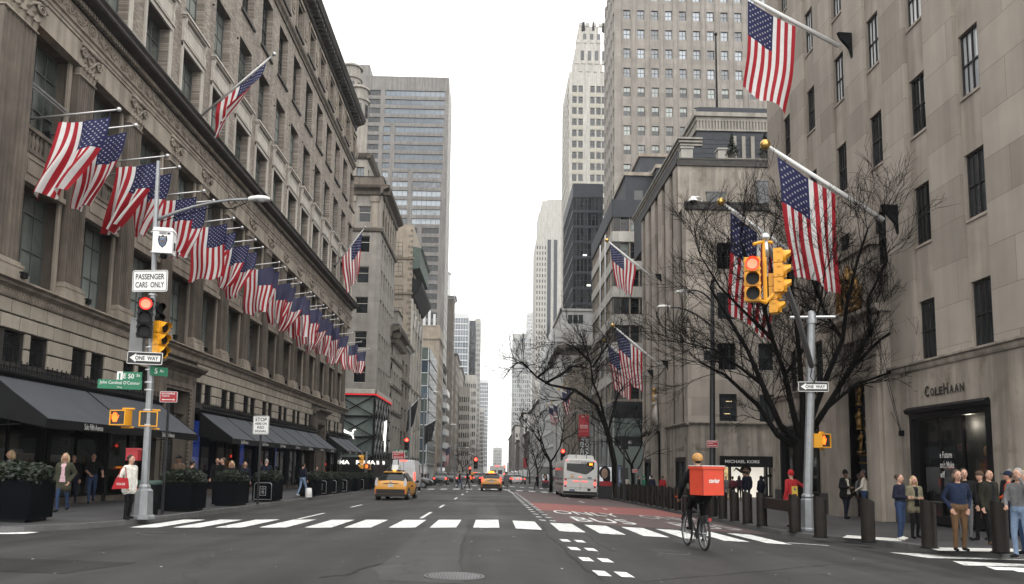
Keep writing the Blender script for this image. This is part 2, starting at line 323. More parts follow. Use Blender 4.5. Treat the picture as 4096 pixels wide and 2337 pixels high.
# ================================================================== ground, kerbs, pavements, markings
def asphalt(name, base, patch=True):
	m, n, b = _nodes(name); L = n.links.new; pos = _new(n, 'ShaderNodeNewGeometry')
	big = _new(n, 'ShaderNodeTexNoise'); big.inputs['Scale'].default_value = .22; big.inputs['Detail'].default_value = 6; big.inputs['Roughness'].default_value = .6; L(pos.outputs['Position'], big.inputs['Vector'])
	mp = _new(n, 'ShaderNodeMapping'); mp.inputs['Scale'].default_value = (1.1, .07, 1); L(pos.outputs['Position'], mp.inputs['Vector'])     # wheel tracks along the avenue
	trk = _new(n, 'ShaderNodeTexNoise'); trk.inputs['Scale'].default_value = .9; trk.inputs['Detail'].default_value = 4; L(mp.outputs[0], trk.inputs['Vector'])
	fine = _new(n, 'ShaderNodeTexNoise'); fine.inputs['Scale'].default_value = 55; fine.inputs['Detail'].default_value = 5; L(pos.outputs['Position'], fine.inputs['Vector'])
	cr = _new(n, 'ShaderNodeValToRGB'); e = cr.color_ramp.elements; e[0].position = .36; e[1].position = .64
	e[0].color = (base * .45, base * .45, base * .45, 1); e[1].color = (base * 1.6, base * 1.6, base * 1.62, 1)
	ad = _new(n, 'ShaderNodeMath', operation='ADD'); L(big.outputs[0], ad.inputs[0]); L(trk.outputs[0], ad.inputs[1]); hf = _new(n, 'ShaderNodeMath', operation='MULTIPLY'); hf.inputs[1].default_value = .5; L(ad.outputs[0], hf.inputs[0]); L(hf.outputs[0], cr.inputs[0])
	f2 = _new(n, 'ShaderNodeMapRange'); f2.inputs[1].default_value = .35; f2.inputs[2].default_value = .7; f2.inputs[3].default_value = .72; f2.inputs[4].default_value = 1.35; L(fine.outputs[0], f2.inputs[0])
	vm = _new(n, 'ShaderNodeVectorMath', operation='SCALE'); L(cr.outputs[0], vm.inputs[0]); L(f2.outputs[0], vm.inputs['Scale']); out = vm.outputs[0]
	# hairline cracks and tar seams
	vo = _new(n, 'ShaderNodeTexVoronoi', feature='DISTANCE_TO_EDGE'); vo.inputs['Scale'].default_value = .16
	wp = _new(n, 'ShaderNodeVectorMath', operation='MULTIPLY_ADD'); nn = _new(n, 'ShaderNodeTexNoise'); nn.inputs['Scale'].default_value = .9; nn.inputs['Detail'].default_value = 5; L(pos.outputs['Position'], nn.inputs['Vector']); L(nn.outputs['Color'], wp.inputs[0]); wp.inputs[1].default_value = (1.6, 1.6, 0); L(pos.outputs['Position'], wp.inputs[2]); L(wp.outputs[0], vo.inputs['Vector'])
	cm = _new(n, 'ShaderNodeMapRange'); cm.inputs[1].default_value = .0; cm.inputs[2].default_value = .006; cm.inputs[3].default_value = .55; cm.inputs[4].default_value = 0; L(vo.outputs[0], cm.inputs[0])
	mx = _new(n, 'ShaderNodeMixRGB'); L(cm.outputs[0], mx.inputs[0]); L(out, mx.inputs[1]); mx.inputs[2].default_value = (.012, .012, .013, 1)
	L(mx.outputs[0], b.inputs['Base Color'])
	rr = _new(n, 'ShaderNodeMapRange'); rr.inputs[1].default_value = .3; rr.inputs[2].default_value = .7; rr.inputs[3].default_value = .52; rr.inputs[4].default_value = .85; L(big.outputs[0], rr.inputs[0]); L(rr.outputs[0], b.inputs['Roughness'])
	b.inputs['Specular IOR Level'].default_value = .3; bp = _new(n, 'ShaderNodeBump'); bp.inputs['Strength'].default_value = .35; bp.inputs['Distance'].default_value = .01; L(fine.outputs[0], bp.inputs['Height']); L(bp.outputs[0], b.inputs['Normal'])
	return m
def worn(name, col, under, amt, scale=3.):
	m, n, b = _nodes(name); L = n.links.new; pos = _new(n, 'ShaderNodeNewGeometry')
	nz = _new(n, 'ShaderNodeTexNoise'); nz.inputs['Scale'].default_value = scale; nz.inputs['Detail'].default_value = 10; nz.inputs['Roughness'].default_value = .75; L(pos.outputs['Position'], nz.inputs['Vector'])
	mr = _new(n, 'ShaderNodeMapRange'); mr.inputs[1].default_value = amt - .06; mr.inputs[2].default_value = amt + .06; L(nz.outputs[0], mr.inputs[0])
	n2 = _new(n, 'ShaderNodeTexNoise'); n2.inputs['Scale'].default_value = .6; n2.inputs['Detail'].default_value = 5; L(pos.outputs['Position'], n2.inputs['Vector'])
	v2 = _new(n, 'ShaderNodeMapRange'); v2.inputs[3].default_value = .75; v2.inputs[4].default_value = 1.2; L(n2.outputs[0], v2.inputs[0])
	vs = _new(n, 'ShaderNodeVectorMath', operation='SCALE'); vs.inputs[0].default_value = col; L(v2.outputs[0], vs.inputs['Scale'])
	mx = _new(n, 'ShaderNodeMixRGB'); L(mr.outputs[0], mx.inputs[0]); L(vs.outputs[0], mx.inputs[1]); mx.inputs[2].default_value = (*under, 1); L(mx.outputs[0], b.inputs['Base Color']); b.inputs['Roughness'].default_value = .7
	return m
MATS['asphalt'] = asphalt('asphalt', .029)
MATS['asphalt_new'] = asphalt('asphalt_new', .015)
MATS['road_white'] = worn('road_white', (.70, .71, .69), (.12, .12, .12), .575, 6.)
MATS['road_white_old'] = worn('road_white_old', (.5, .5, .49), (.06, .055, .055), .55)
MATS['bus_red'] = worn('bus_red', (.24, .068, .058), (.12, .052, .048), .62, 2.)
MATS['bus_red_old'] = worn('bus_red_old', (.085, .047, .045), (.05, .044, .043), .52, 2.)
MATS['pavement'] = brickmat('pavement', (.038, .038, .04), (.056, .056, .058), (.012, .012, .012), 1.52, 1.52, 'xy', rough=.6, msize=.012, var=.22, streak=0., bump=.3, offs=0.)
reg('kerb_stone', (.10, .10, .10), var=.18, scale=3, bump=.2, rnd=.12)
reg('kerb_steel', (.10, .10, .105), rough=.5, metal=.3, var=.2)
road = MB(); ys = [-60, 0, 40, 80, 120, 200, 320, 500, 900, 2500]; xs = [-700, CL, .3, CRB, 700]
rows = [[(x, y, road_z(x, min(y, 900)) - (0 if y <= 900 else SL * 500)) for x in xs] for y in ys]
road.grid(rows)
ROAD = tag(road.build('road', M_('asphalt')), kind='structure')
def sheet(poly, dz, name, m, parent=None, sub=None):
	"""Flat sheet laid on the road: poly of (x, y); follows the road's fall."""
	mb = MB(); mb.face([(x, y, road_z(x, y) + dz) for x, y in poly]); o = mb.build(name, m, parent or ROAD); return o
def lane_strip(x0, x1, y0, y1, dz, name, m, **k): return sheet([(x0, y0), (x1, y0), (x1, y1), (x0, y1)], dz, name, m)
# patches of newer asphalt, then the red bus lanes
sheet([(-5.1, 37.2), (2., 37.6), (2., 38.1), (-5.1, 37.6)], .004, 'asphalt_seam', M_('asphalt_new'))
for x in (-4.4, -2.9, -1.5, -.1, 1.2): sheet([(x, 39.6), (x + 1.05, 39.7), (x + 1.1, 42.6), (x + .05, 42.5)], .004, 'asphalt_patch', M_('asphalt_new'))
PALE = asphalt('asphalt_pale', .039); _s = [(1841, 2337), (1841, 2276), (1841, 2223), (1853, 2147), (1876, 2123), (1870, 2095), (1872, 2078)]
_e = [hit(x, y, road_z) for x, y in _s]; _j = random.Random(2); _c = []
for a, b in zip(_e, _e[1:]):
	for k in range(5): q = a + (b - a) * (k / 5); _c.append((q.x + _j.uniform(-.05, .05), q.y))
sheet(_c + [(x - 1.3 + _j.uniform(-.2, .2), y) for x, y in _c[::-2]], .004, 'asphalt_patch', PALE)
def seam(px, w, name='tar_seam'):
	r = random.Random(int(px[0][0])); p = [hit(x, y, road_z) for x, y in px]; c = []
	for a, b in zip(p, p[1:]):
		for k in range(6): q = a + (b - a) * (k / 6); c.append((q.x + r.uniform(-.035, .035), q.y + r.uniform(-.05, .05)))
	mb = MB(); mb.grid([[(x - w * r.uniform(.4, 1), y, road_z(x, y) + .006), (x + w * r.uniform(.4, 1), y, road_z(x, y) + .006)] for x, y in c]); mb.build(name, M_('asphalt_new'), ROAD)
seam([(1841, 2290), (1841, 2240), (1844, 2215), (1853, 2150), (1876, 2125), (1868, 2098)], .022); seam([(2165, 2090), (2200, 2150), (2262, 2200), (2320, 2265), (2430, 2336)], .03)
seam([(1283, 2310), (1386, 2302), (1460, 2270), (1525, 2256), (1640, 2255)], .05); seam([(0, 2290), (200, 2262), (330, 2240)], .03); seam([(2330, 2130), (2400, 2180), (2470, 2215)], .02); seam([(2560, 2330), (3000, 2290), (3300, 2262), (3600, 2250)], .025); seam([(100, 2200), (500, 2190), (1000, 2180), (1500, 2176)], .012)
lt = MB(); _j = random.Random(8)
for i in range(150):
	x, y = _j.uniform(-9, 9), 9 + 34 * _j.random() ** 2; a = _j.uniform(0, 3); s = _j.uniform(.012, .045); c, d = math.cos(a) * s, math.sin(a) * s; z = road_z(x, y) + .012; lt.face([(x - c, y - d, z), (x + d * .5, y - c * .5, z), (x + c, y + d, z), (x - d * .5, y + c * .5, z)])
tag(lt.build('litter', M_('off_white'), ROAD), kind='stuff')
sheet([(-.1, 24.9), (.3, 24.9), (.2, 36.9), (-2.4, 36.9), (-2.0, 30)], .004, 'asphalt_patch', PALE)
sheet([(-9.5, 12.2), (-6.0, 11.2), (-5.6, 12.6), (-9.3, 13.6)], .004, 'asphalt_patch', M_('asphalt_new'))
sheet([(2.1, 24.9), (9.1, 25.0), (9.1, 34.4), (2.1, 33.4)], .004, 'bus_lane', M_('bus_red_old'))
sheet([(2.1, 33.4), (9.2, 34.4), (9.2, 43.4), (2.1, 42.4)], .005, 'bus_lane', M_('bus_red'))
sheet([(2.1, 42.4), (9.2, 43.4), (9.2, 71), (2.1, 70)], .004, 'bus_lane', M_('bus_red_old'))
# crosswalk over the avenue: broad bars
for i in range(16):
	x = -9.47 + i * 1.125; w_ = .70; j = RND.uniform(-.05, .05)
	pts = [(x + j, 20.72), (x + w_ * .5, 20.7 + RND.uniform(-.05, .05)), (x + w_ + j, 20.75), (x + w_ + j, 22.6 + RND.uniform(-.1, .1)), (x + w_ + j, 24.35 + RND.uniform(-.15, .1)), (x + j, 24.3 + RND.uniform(-.1, .1))]
	sheet(pts, .008, 'crosswalk_bar', M_('road_white'))
for i in range(5):                                    # crosswalk over the side street
	y = 12.4 - i * 1.2; sheet([(11.6, y), (16.5, y), (16.5, y + .6), (11.6, y + .6)], .008, 'crosswalk_bar', M_('road_white'))
for q in (((315, 1208), (1420, 1249), (1420, 1270), (620, 1252)), ((810, 1276), (1420, 1303), (1420, 1320), (905, 1311)), ((1070, 1318), (1420, 1333), (1420, 1354), (1150, 1346)), ((1280, 1348), (1420, 1355), (1420, 1368), (1330, 1362))): sheet([tuple(hit(3400 + x / 1.976, 1600 + y / 1.976, road_z))[:2] for x, y in q], .008, 'crosswalk_bar', M_('road_white'))
sheet([tuple(hit(x, y, road_z))[:2] for x, y in ((-60, 2139), (100, 2137), (158, 2130), (-60, 2127))], .008, 'crosswalk_bar', M_('road_white'))
sheet([(8.2, 21.3), (9.25, 21.1), (9.25, 21.25), (8.2, 21.45)], .009, 'crosswalk_bar', M_('road_white'))
for k in range(2):                                     # the crosswalk at the next street
	for i in range(14):
		x = -8.6 + i * 1.22; y = 73.5 + k * 25; sheet([(x, y), (x + .62, y), (x + .62, y + 3.6), (x, y + 3.6)], .01, 'crosswalk_bar', M_('road_white'))
# lane dashes and the double row of small blocks that guards the bus lane
for x, y0, y1 in ((-6.05, 24.6, 28.4), (-6.0, 33.4, 36.3), (-2.25, 25.1, 29.2), (-2.2, 33.2, 36.2), (-2.1, 44.4, 47.8), (-2.05, 53.5, 56.5), (-2.0, 62, 65), (-6, 44.5, 47.5), (-6, 53.5, 56.5), (-6, 62, 65), (5.75, 38.5, 39.9), (5.75, 48, 51), (5.7, 57, 60)):
	sheet([(x - .06, y0), (x + .06, y0), (x + .06, y1), (x - .06, y1)], .009, 'lane_dash', M_('road_white'))
y = 11.5
while y < 68:
	for x in (1.72, 2.06):
		if 17.8 < y < 24.8 and RND.random() < .6: continue
		sheet([(x - .13, y), (x + .07, y), (x + .05, y + .62), (x - .15, y + .62)], .0095, 'lane_block', M_('road_white') if not 23 < y < 31 else M_('road_white_old'))
	y += 1.95
sheet([(1.7, 62), (1.85, 62), (1.6, 72), (1.45, 72)], .009, 'lane_dash', M_('road_white'))
def ground_text(s, x0, x1, y0, y1, m='road_white'):
	me = text_mesh(s, x1 - x0, y1 - y0, M_(m)); xc, yc = (x0 + x1) / 2, (y0 + y1) / 2
	for v in me.vertices:
		X, Y = xc + v.co.x, yc + v.co.z; v.co = (X, Y, road_z(X, Y) + .0105)
	link('lettering', me, ROAD)
ground_text('ONLY', 2.6, 5.3, 31, 33.9); ground_text('BUS', 2.9, 5.0, 26.1, 29.)
ground_text('ONLY', 6.3, 8.9, 31.2, 34.1, 'road_white_old'); ground_text('BUS', 6.5, 8.7, 26.3, 29.2, 'road_white_old')
# raised pavements with their kerbs
def pavement(outline, name, kerb_from, kerb_to, zfun=gz, m='pavement'):
	mb = MB(); mb.face([(x, y, zfun(x, y)) for x, y in outline]); o = tag(mb.build(name, M_(m)), kind='structure')
	k = outline[kerb_from:kerb_to + 1]; i = 0
	for (xa, ya), (xb, yb) in zip(k, k[1:]):                      # kerb stones laid end to end
		d = Vector((xb - xa, yb - ya, 0)); nlen = max(1, int(d.length / 2.4)) if d.length < 80 else max(1, int(d.length / 12)); nrm = Vector((d.y, -d.x, 0)).normalized()
		for j in range(nlen):
			p = Vector((xa, ya, 0)) + d * (j / nlen); q = Vector((xa, ya, 0)) + d * ((j + 1) / nlen) - d.normalized() * .012
			kb = MB(); pts = []
			for v in (p, q):
				i_ = v - nrm * .16; a = zfun(v.x + (-.01 if v.x > 0 else .01) * 0, v.y); top = (zfun(i_.x, i_.y)) + .005
				lo = road_z(max(min(v.x, CRB), CL), v.y) - .05
				pts += [(v.x, v.y, lo), (v.x, v.y, top - .015), (v.x - nrm.x * .02, v.y - nrm.y * .02, top), (i_.x, i_.y, top)]
			kb.grid([pts[:4], pts[4:]]); kb.face(pts[:4]); kb.face(pts[4:]); kb.build('kerb_stone', M_('kerb_stone'), o)
	return o
def zl(x, y): return gz(min(x, CL - .001), y)
def zr(x, y): return gz(max(x, CRB + .001), y)
pavement([(-120, 17.2), (-14, 17.7), (-12.2, 18.1), (-11.1, 18.9), (-10.4, 20.1), (-10.0, 21.6), (-9.9, 23.5), (-9.9, 30), (-9.9, 60), (-9.9, 76), (-10.4, 78.5), (-12, 80.2), (-120, 80.6), (-120, 60)], 'pavement_left', 0, 12, zl)
pavement([(120, 17.6), (120, 76), (12, 76), (10.2, 75), (9.5, 72), (9.5, 50), (9.5, 25.2), (9.8, 23.6), (10.7, 21.9), (11.0, 20.4), (11.2, 19.0), (12.0, 18.1), (16, 17.7)], 'pavement_right', 2, 12, zr)
pavement([(-120, 99), (-11, 99.4), (-9.9, 102), (-9.9, 170), (-120, 170)], 'pavement_left.001', 0, 3, zl)
pavement([(120, 96), (120, 168), (9.5, 168), (9.5, 98), (11, 96)], 'pavement_right.001', 2, 4, zr)
for k, (a, b) in enumerate(((190, 260), (282, 350), (372, 600))):
	pavement([(-120, a), (-9.9, a), (-9.9, b), (-120, b)], 'pavement_left.%03d' % (k + 2), 0, 2, zl)
	pavement([(120, a), (120, b), (9.5, b), (9.5, a)], 'pavement_right.%03d' % (k + 2), 2, 3, zr)
# pale warning plates at the kerb ramps
reg('ramp_plate', (.62, .62, .58), rough=.6, var=.08, scale=5)
def ramp(poly, n):
	r = MB(); r.face([(x, y, zr(x, y) + .008) for x, y in poly]); o = tag(r.build('ramp_plate', M_('ramp_plate')), 'white tactile warning plate ' + n, 'tactile plate')
	d = MB(); (xa, ya), (xb, yb), (xc, yc), (xd, yd) = poly
	for i in range(1, 14):
		for j in range(1, 6):
			s, t = i / 14, j / 6; x = (xa * (1 - s) + xb * s) * (1 - t) + (xd * (1 - s) + xc * s) * t; y_ = (ya * (1 - s) + yb * s) * (1 - t) + (yd * (1 - s) + yc * s) * t
			d.lathe([(.028, 0), (.02, .006), (0, .006)], 6, (x, y_, zr(x, y_) + .008))
	tag(d.build('studs', M_('ramp_plate'), o), kind='stuff')
ramp([(10.15, 22.3), (11.2, 21.0), (11.6, 21.9), (10.7, 23.2)], 'at the kerb beside the one way pole')
ramp([(10.7, 18.45), (12.6, 17.95), (12.8, 18.8), (10.9, 19.3)], 'at the kerb before the shoe shop')
# iron covers in the carriageway
def cover(x, y, r, label, bars=True):
	t = thing('manhole_cover', label, 'manhole cover', (x, y, road_z(x, y)))
	sx = math.atan(-SL); sy = .01 if x < .3 else .047
	t.rotation_euler = (sx, sy, 0)
	a = MB(); a.lathe([(r, .0), (r, .012), (r * .93, .012), (r * .93, .006)], 40); a.build('rim', M_('kerb_steel'), t)
	b = MB(); b.lathe([(r * .93, .006), (0, .006)], 40); b.build('plate', M_('dark_metal'), t)
	g = MB(); n = 9
	for i in range(-n, n + 1):
		q = i * r * .9 / n; h = math.sqrt(max(0, (r * .88) ** 2 - q * q))
		if h > .03: g.box(q - .012, q + .012, -h, h, .006, .014); g.box(-h, h, q - .012, q + .012, .006, .0135)
	if bars: tag(g.build('tread', M_('kerb_steel'), t), kind='stuff')
cover(-.5, 10.9, .42, 'round iron manhole cover with grid tread in the middle of the road')
cover(3.75, 16.2, .4, 'round iron manhole cover on the road behind the cyclist', False)
cover(3.1, 25.5, .4, 'round iron manhole cover in the bus lane by the letters', False)
cover(13.2, 15.7, .4, 'round iron manhole cover beside the side street crossing', False)
cover(-7.9, 18.6, .4, 'round iron manhole cover near the kerb at the left crossing', False)
cover(-7.0, 10.3, .55, 'large dark round cover in the road at the left edge', False)
# ================================================================== the department store on the left
XL = -16.2
P0, PP = 28.8, 4.09                    # first whole pilaster, bay width
YA, YB = 24.0, 84.4
BAYC = [P0 - PP / 2 + PP * k for k in range(0, 14)]            # 26.76 ...
PIL = [P0 + PP * k for k in range(-1, 14)]
ST = thing('department_store', 'long department store of grey stone and brick with fluted pilasters and dark awnings', 'department store', (XL, 0, 0), rad(90))
# local frame: x runs down the avenue, -y is towards the street
core = MB(); core.box(YA + .3, YB - .05, .95, 40, -2, 41.0); core.build('building_mass', M_('roof_tar'), ST)
end = MB(); end.box(YA, YA + .3, 0.0, 40, -2, 41.2); end.build('side_wall', M_('limestone'), ST)
# ---- giant storeys: wall with deep bays
wl = MB(); ops = []
for c in BAYC: ops += [(c - 1.32, c + 1.32, 7.35, 10.85), (c - 1.32, c + 1.32, 12.0, 16.35)]
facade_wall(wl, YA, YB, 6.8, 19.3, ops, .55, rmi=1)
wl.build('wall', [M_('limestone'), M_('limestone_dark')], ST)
WUP = win_meshes(2.64, 4.35, (.25, .5, .75), (.45, .78), .07, .03, .09, 'frame_green', 'glass_shop', (.5, .45))
WLO = win_meshes(2.64, 3.5, (.25, .5, .75), (.42, .80), .07, .03, .09, 'frame_green', 'glass_shop', (.5, .80))
bal = MB()                               # one turned baluster
bal.lathe([(.085, 0), (.085, .06), (.05, .09), (.085, .26), (.095, .34), (.06, .52), (.05, .58), (.085, .62), (.085, .66)], 8); BALM = bal.mesh('baluster', M_('limestone_dark'), True)
for k, c in enumerate(BAYC):
	put_win(ST, WUP, c, 12.0, .44); put_win(ST, WLO, c, 7.35, .44)
	sp = MB(); sp.box(c - 1.3, c + 1.3, -.16, 0, 11.05, 11.93); sp.box(c - 1.38, c + 1.38, -.22, 0, 10.86, 11.05); sp.box(c - 1.0, c + 1.0, -.19, -.16, 11.2, 11.26); sp.box(c - 1.0, c + 1.0, -.19, -.16, 11.72, 11.78); sp.box(c - 1.0, c - .94, -.19, -.16, 11.26, 11.72); sp.box(c + .94, c + 1.0, -.19, -.16, 11.26, 11.72)
	sp.torus((c + 1.14, -.17, 11.5), .09, .025, 'y', 12, 5); sp.torus((c - 1.14, -.17, 11.5), .09, .025, 'y', 12, 5)
	s = sp.build('spandrel', M_('limestone'), ST)
	br = MB(); br.box(c - 1.3, c + 1.3, -.22, .02, 12.7, 12.84); br.box(c - 1.3, c + 1.3, -.2, .0, 11.93, 12.04); br.box(c - .1, c + .1, -.17, -.03, 12.04, 12.7); br.box(c - 1.26, c - 1.1, -.17, -.03, 12.04, 12.7); br.box(c + 1.1, c + 1.26, -.17, -.03, 12.04, 12.7)
	b_ = br.build('balustrade', M_('limestone_dark'), ST)
	for x in (-.92, -.7, -.48, -.26, .26, .48, .7, .92): link('baluster', BALM, b_, (c + x, -.1, 12.04))
	fl = MB(); fl.box(c + .55, c + .75, -.52, -.36, 12.6, 12.78); fl.tube([(c + .65, -.2, 12.65), (c + .65, -.4, 12.68)], .02, 6); fl.build('floodlight', M_('black_metal'), ST)
	dk = MB(); dk.box(c - 1.18, c + 1.18, .1, .6, 10.84, 10.849);
# pilasters: fluted shaft, moulded base, leafy scrolled capital
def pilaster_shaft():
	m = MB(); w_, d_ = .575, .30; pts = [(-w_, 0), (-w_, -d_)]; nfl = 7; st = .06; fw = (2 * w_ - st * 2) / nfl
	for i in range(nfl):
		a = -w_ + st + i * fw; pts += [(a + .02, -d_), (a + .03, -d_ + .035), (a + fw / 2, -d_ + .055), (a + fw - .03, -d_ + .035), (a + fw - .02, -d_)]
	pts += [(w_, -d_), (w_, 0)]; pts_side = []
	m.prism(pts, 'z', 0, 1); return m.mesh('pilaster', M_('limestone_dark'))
def pilaster_base():
	m = MB()
	for w_, z0, z1, d_ in ((.80, 0, .22, .50), (.74, .22, .34, .46), (.68, .34, .42, .40), (.70, .42, .52, .42), (.63, .52, .62, .35)): m.box(-w_, w_, -d_, 0, z0, z1)
	return m.mesh('plinth', M_('limestone'))
def scroll(m, cx, y0, cz, r, sgn=1, t=.03, turns=2.0, n=26):
	pts = []
	for i in range(n):
		a = i / (n - 1) * turns * 2 * math.pi; q = r * (1 - .82 * i / (n - 1)); pts.append((cx + sgn * q * math.cos(a), y0, cz + q * math.sin(a)))
	m.tube(pts, [t * (1 - .4 * i / n) for i in range(n)], 5)
def capital():
	m = MB(); m.box(-.60, .60, -.36, 0, 0, .06); m.prism([(-.55, 0), (-.55, -.3), (.55, -.3), (.55, 0)], 'z', .06, .5)
	m.prism([(-.62, 0), (-.70, -.46), (.70, -.46), (.62, 0)], 'z', 1.12, 1.26); m.prism([(-.5, 0), (-.52, -.30), (.52, -.30), (.5, 0)], 'z', .5, 1.12)
	for s in (-1, 1):
		scroll(m, s * .56, -.43, .86, .19, s, .045)
		m.tube([(s * .1, -.34, .55), (s * .25, -.40, .85), (s * .45, -.44, 1.02), (s * .62, -.44, 1.04)], [.05, .05, .045, .04], 6)
		scroll(m, s * .12, -.40, .98, .11, s, .025)
	for x in (-.48, -.24, 0, .24, .48):                            # acanthus leaves in two tiers
		for zz, sz in ((.06, .34), (.32, .36)):
			xx = x + (.12 if zz > .1 else 0)
			if abs(xx) > .55: continue
			rows = []
			for i in range(5):
				t = i / 4; wd = .105 * math.sin(math.pi * (.18 + .72 * t)); yy = -.31 - .05 * t - (.10 * (t - .6) / .4 if t > .6 else 0); zq = zz + sz * t - (.05 if t > .9 else 0)
				rows.append([(xx - wd, yy + .02, zq), (xx, yy - .03, zq + .01), (xx + wd, yy + .02, zq)])
			m.grid(rows)
	m.ball((0, -.45, 1.16), .09, 5); return m.mesh('capital', M_('limestone'), True)
SHM, BSM, CPM = pilaster_shaft(), pilaster_base(), capital()
for x in PIL:
	wd = 1.15 if x > 26 else 1.75
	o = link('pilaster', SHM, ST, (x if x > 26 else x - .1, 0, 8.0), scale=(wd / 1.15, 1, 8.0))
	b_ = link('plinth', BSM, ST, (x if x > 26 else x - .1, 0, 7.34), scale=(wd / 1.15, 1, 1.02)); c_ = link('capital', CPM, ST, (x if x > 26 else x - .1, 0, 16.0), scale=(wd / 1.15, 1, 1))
	tag(b_); st = MB()
	for s in (-1, 1): st.box(x + s * .78 - .09, x + s * .78 + .09, -.10, 0, 7.5, 16.3)
	st.build('pilaster_strip', M_('limestone'), ST)
	fl = MB(); fl.box(x + .62, x + .86, -.62, -.40, 7.42, 7.62); fl.tube([(x + .74, -.3, 7.36), (x + .74, -.45, 7.44)], .025, 6); fl.build('floodlight', M_('black_metal'), ST)
# entablature
en = MB(); en.prism([(0, 17.26), (-.40, 17.26), (-.40, 17.40), (-.43, 17.40), (-.43, 17.54), (-.50, 17.60), (-.50, 17.66), (-.36, 17.66), (-.36, 18.36), (0, 18.36)], 'x', YA - .2, YB + .1)
en.build('architrave', M_('limestone'), ST)
sf = MB(); sf.box(YA, YB, -.36, .0, 16.36, 17.255); sf.build('soffit_beam', M_('limestone'), ST)
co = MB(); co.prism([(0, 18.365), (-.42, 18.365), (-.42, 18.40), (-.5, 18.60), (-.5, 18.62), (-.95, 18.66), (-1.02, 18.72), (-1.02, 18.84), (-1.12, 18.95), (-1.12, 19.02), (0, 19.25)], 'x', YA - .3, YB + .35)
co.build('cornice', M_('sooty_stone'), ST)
dn = MB(); x = YA
while x < YB: dn.box(x, x + .115, -.60, -.43, 18.40, 18.58); x += .2
tag(dn.build('dentils', M_('limestone'), ST), kind='stuff')
def frieze_relief():
	m = MB()
	for s in (-1, 1):
		for i in range(4):
			cx = s * (.28 + .38 * i); scroll(m, cx, -.375, 18.0 + (.05 if i % 2 else -.05), .20, s * (1 if i % 2 else -1), .03, 1.6, 16)
			m.tube([(cx - s * .2, -.37, 17.78 if i % 2 else 18.25), (cx, -.385, 18.0), (cx + s * .2, -.37, 18.26 if i % 2 else 17.77)], [.018, .035, .018], 5)
			m.ball((cx, -.385, 18.0 + (.05 if i % 2 else -.05)), .045, 4)
	m.tube([(-1.55, -.365, 17.74), (1.55, -.365, 17.74)], .014, 4); m.tube([(-1.55, -.365, 18.28), (1.55, -.365, 18.28)], .014, 4)
	for s in (-1, 1): m.tube([(s * 1.56, -.365, 17.72), (s * 1.56, -.365, 18.30)], .014, 4)
	return m.mesh('frieze_relief', M_('limestone'), True)
def medallion():
	m = MB(); m.torus((0, -.37, 18.01), .25, .035, 'y', 20, 6); m.torus((0, -.37, 18.01), .13, .03, 'y', 14, 5)
	for k in range(6): a = k * math.pi / 3; m.ball((.08 * math.cos(a), -.38, 18.01 + .08 * math.sin(a)), .045, 4)
	return m.mesh('medallion', M_('limestone'), True)
FRM, MDM = frieze_relief(), medallion()
for c in BAYC: link('frieze_relief', FRM, ST, (c, 0, 0))
for x in PIL: link('medallion', MDM, ST, (x, 0, 0))
# ---- rusticated storey: every block a stone of its own
bk = MB(); ops = []
for c in BAYC: ops += [(c - 1.2, c - .18, 4.68, 5.72), (c + .18, c + 1.2, 4.68, 5.72)]
PORT = [(36.9, 41.4), (69.6, 74.0)]
ops = [o for o in ops if not any(a - .3 < (o[0] + o[1]) / 2 < b + .3 for a, b in PORT)]
ops2 = ops + [(a + .6, b - .6, 3.9, 5.05) for a, b in PORT]
facade_wall(bk, YA, YB, 4.2, 6.8, ops2, .35, w=.0); bk.build('backing_wall', M_('joint'), ST)
_blk = {}
def block(u0, u1, z0, z1):
	w_, h_ = round(u1 - u0 - .05, 3), round(z1 - z0 - .05, 3)
	if w_ <= .05: return
	if (w_, h_) not in _blk:
		m = MB(); b = .02; o = [(-w_ / 2, 0, -h_ / 2), (w_ / 2, 0, -h_ / 2), (w_ / 2, 0, h_ / 2), (-w_ / 2, 0, h_ / 2)]
		r1 = [(p[0], -.06, p[2]) for p in o]; r2 = [(p[0] * (1 - 2 * b / w_), -.08, p[2] * (1 - 2 * b / h_)) for p in o]
		m.grid([o, r1, r2], 0, True); m.face(r2); _blk[(w_, h_)] = m.mesh('stone_block', M_('rustic_stone'))
	link('stone_block', _blk[(w_, h_)], ST, ((u0 + u1) / 2, 0, (z0 + z1) / 2))
def clear(u0, u1, z):
	return not any(a - .45 < (u0 + u1) / 2 < b + .45 for a, b in PORT) if z < 6.6 else True
q = PP / 4
for c in BAYC:
	for i in range(4):
		a = c - PP / 2 + i * q
		if clear(a, a + q, 6.2): block(a, a + q, 6.27, 6.79)
		a -= q / 2
		if clear(a, a + q, 6.0): block(a, a + q, 5.75, 6.27)
	a, b = c + 1.23, c + PP - 1.23
	if clear(a, b, 5): block(a, b, 5.2, 5.75); block(a, (a + b) / 2, 4.66, 5.2); block((a + b) / 2, b, 4.66, 5.2)
	if clear(c - .2, c + .2, 5): block(c - .17, c + .17, 5.2, 5.75); block(c - .17, c + .17, 4.66, 5.2)
SMW = win_meshes(1.02, 1.04, (), (), .04, .03, .06, 'frame_bronze', 'glass_dark')
grl = MB()
for i in range(11): grl.tube([(-.47 + i * .094, -.10, .02), (-.47 + i * .094, -.10, .99)], .012, 4)
for z in (.12, .5, .9): grl.box(-.5, .5, -.108, -.092, z, z + .02)
for i in range(10): grl.torus((-.42 + i * .094, -.1, .62), .03, .008, 'y', 8, 3)
GRM = grl.mesh('iron_grille', M_('black_metal'))
for o in ops:
	w_ = put_win(ST, SMW, (o[0] + o[1]) / 2, 4.68, .25); link('iron_grille', GRM, w_, (0, -.06, 0))
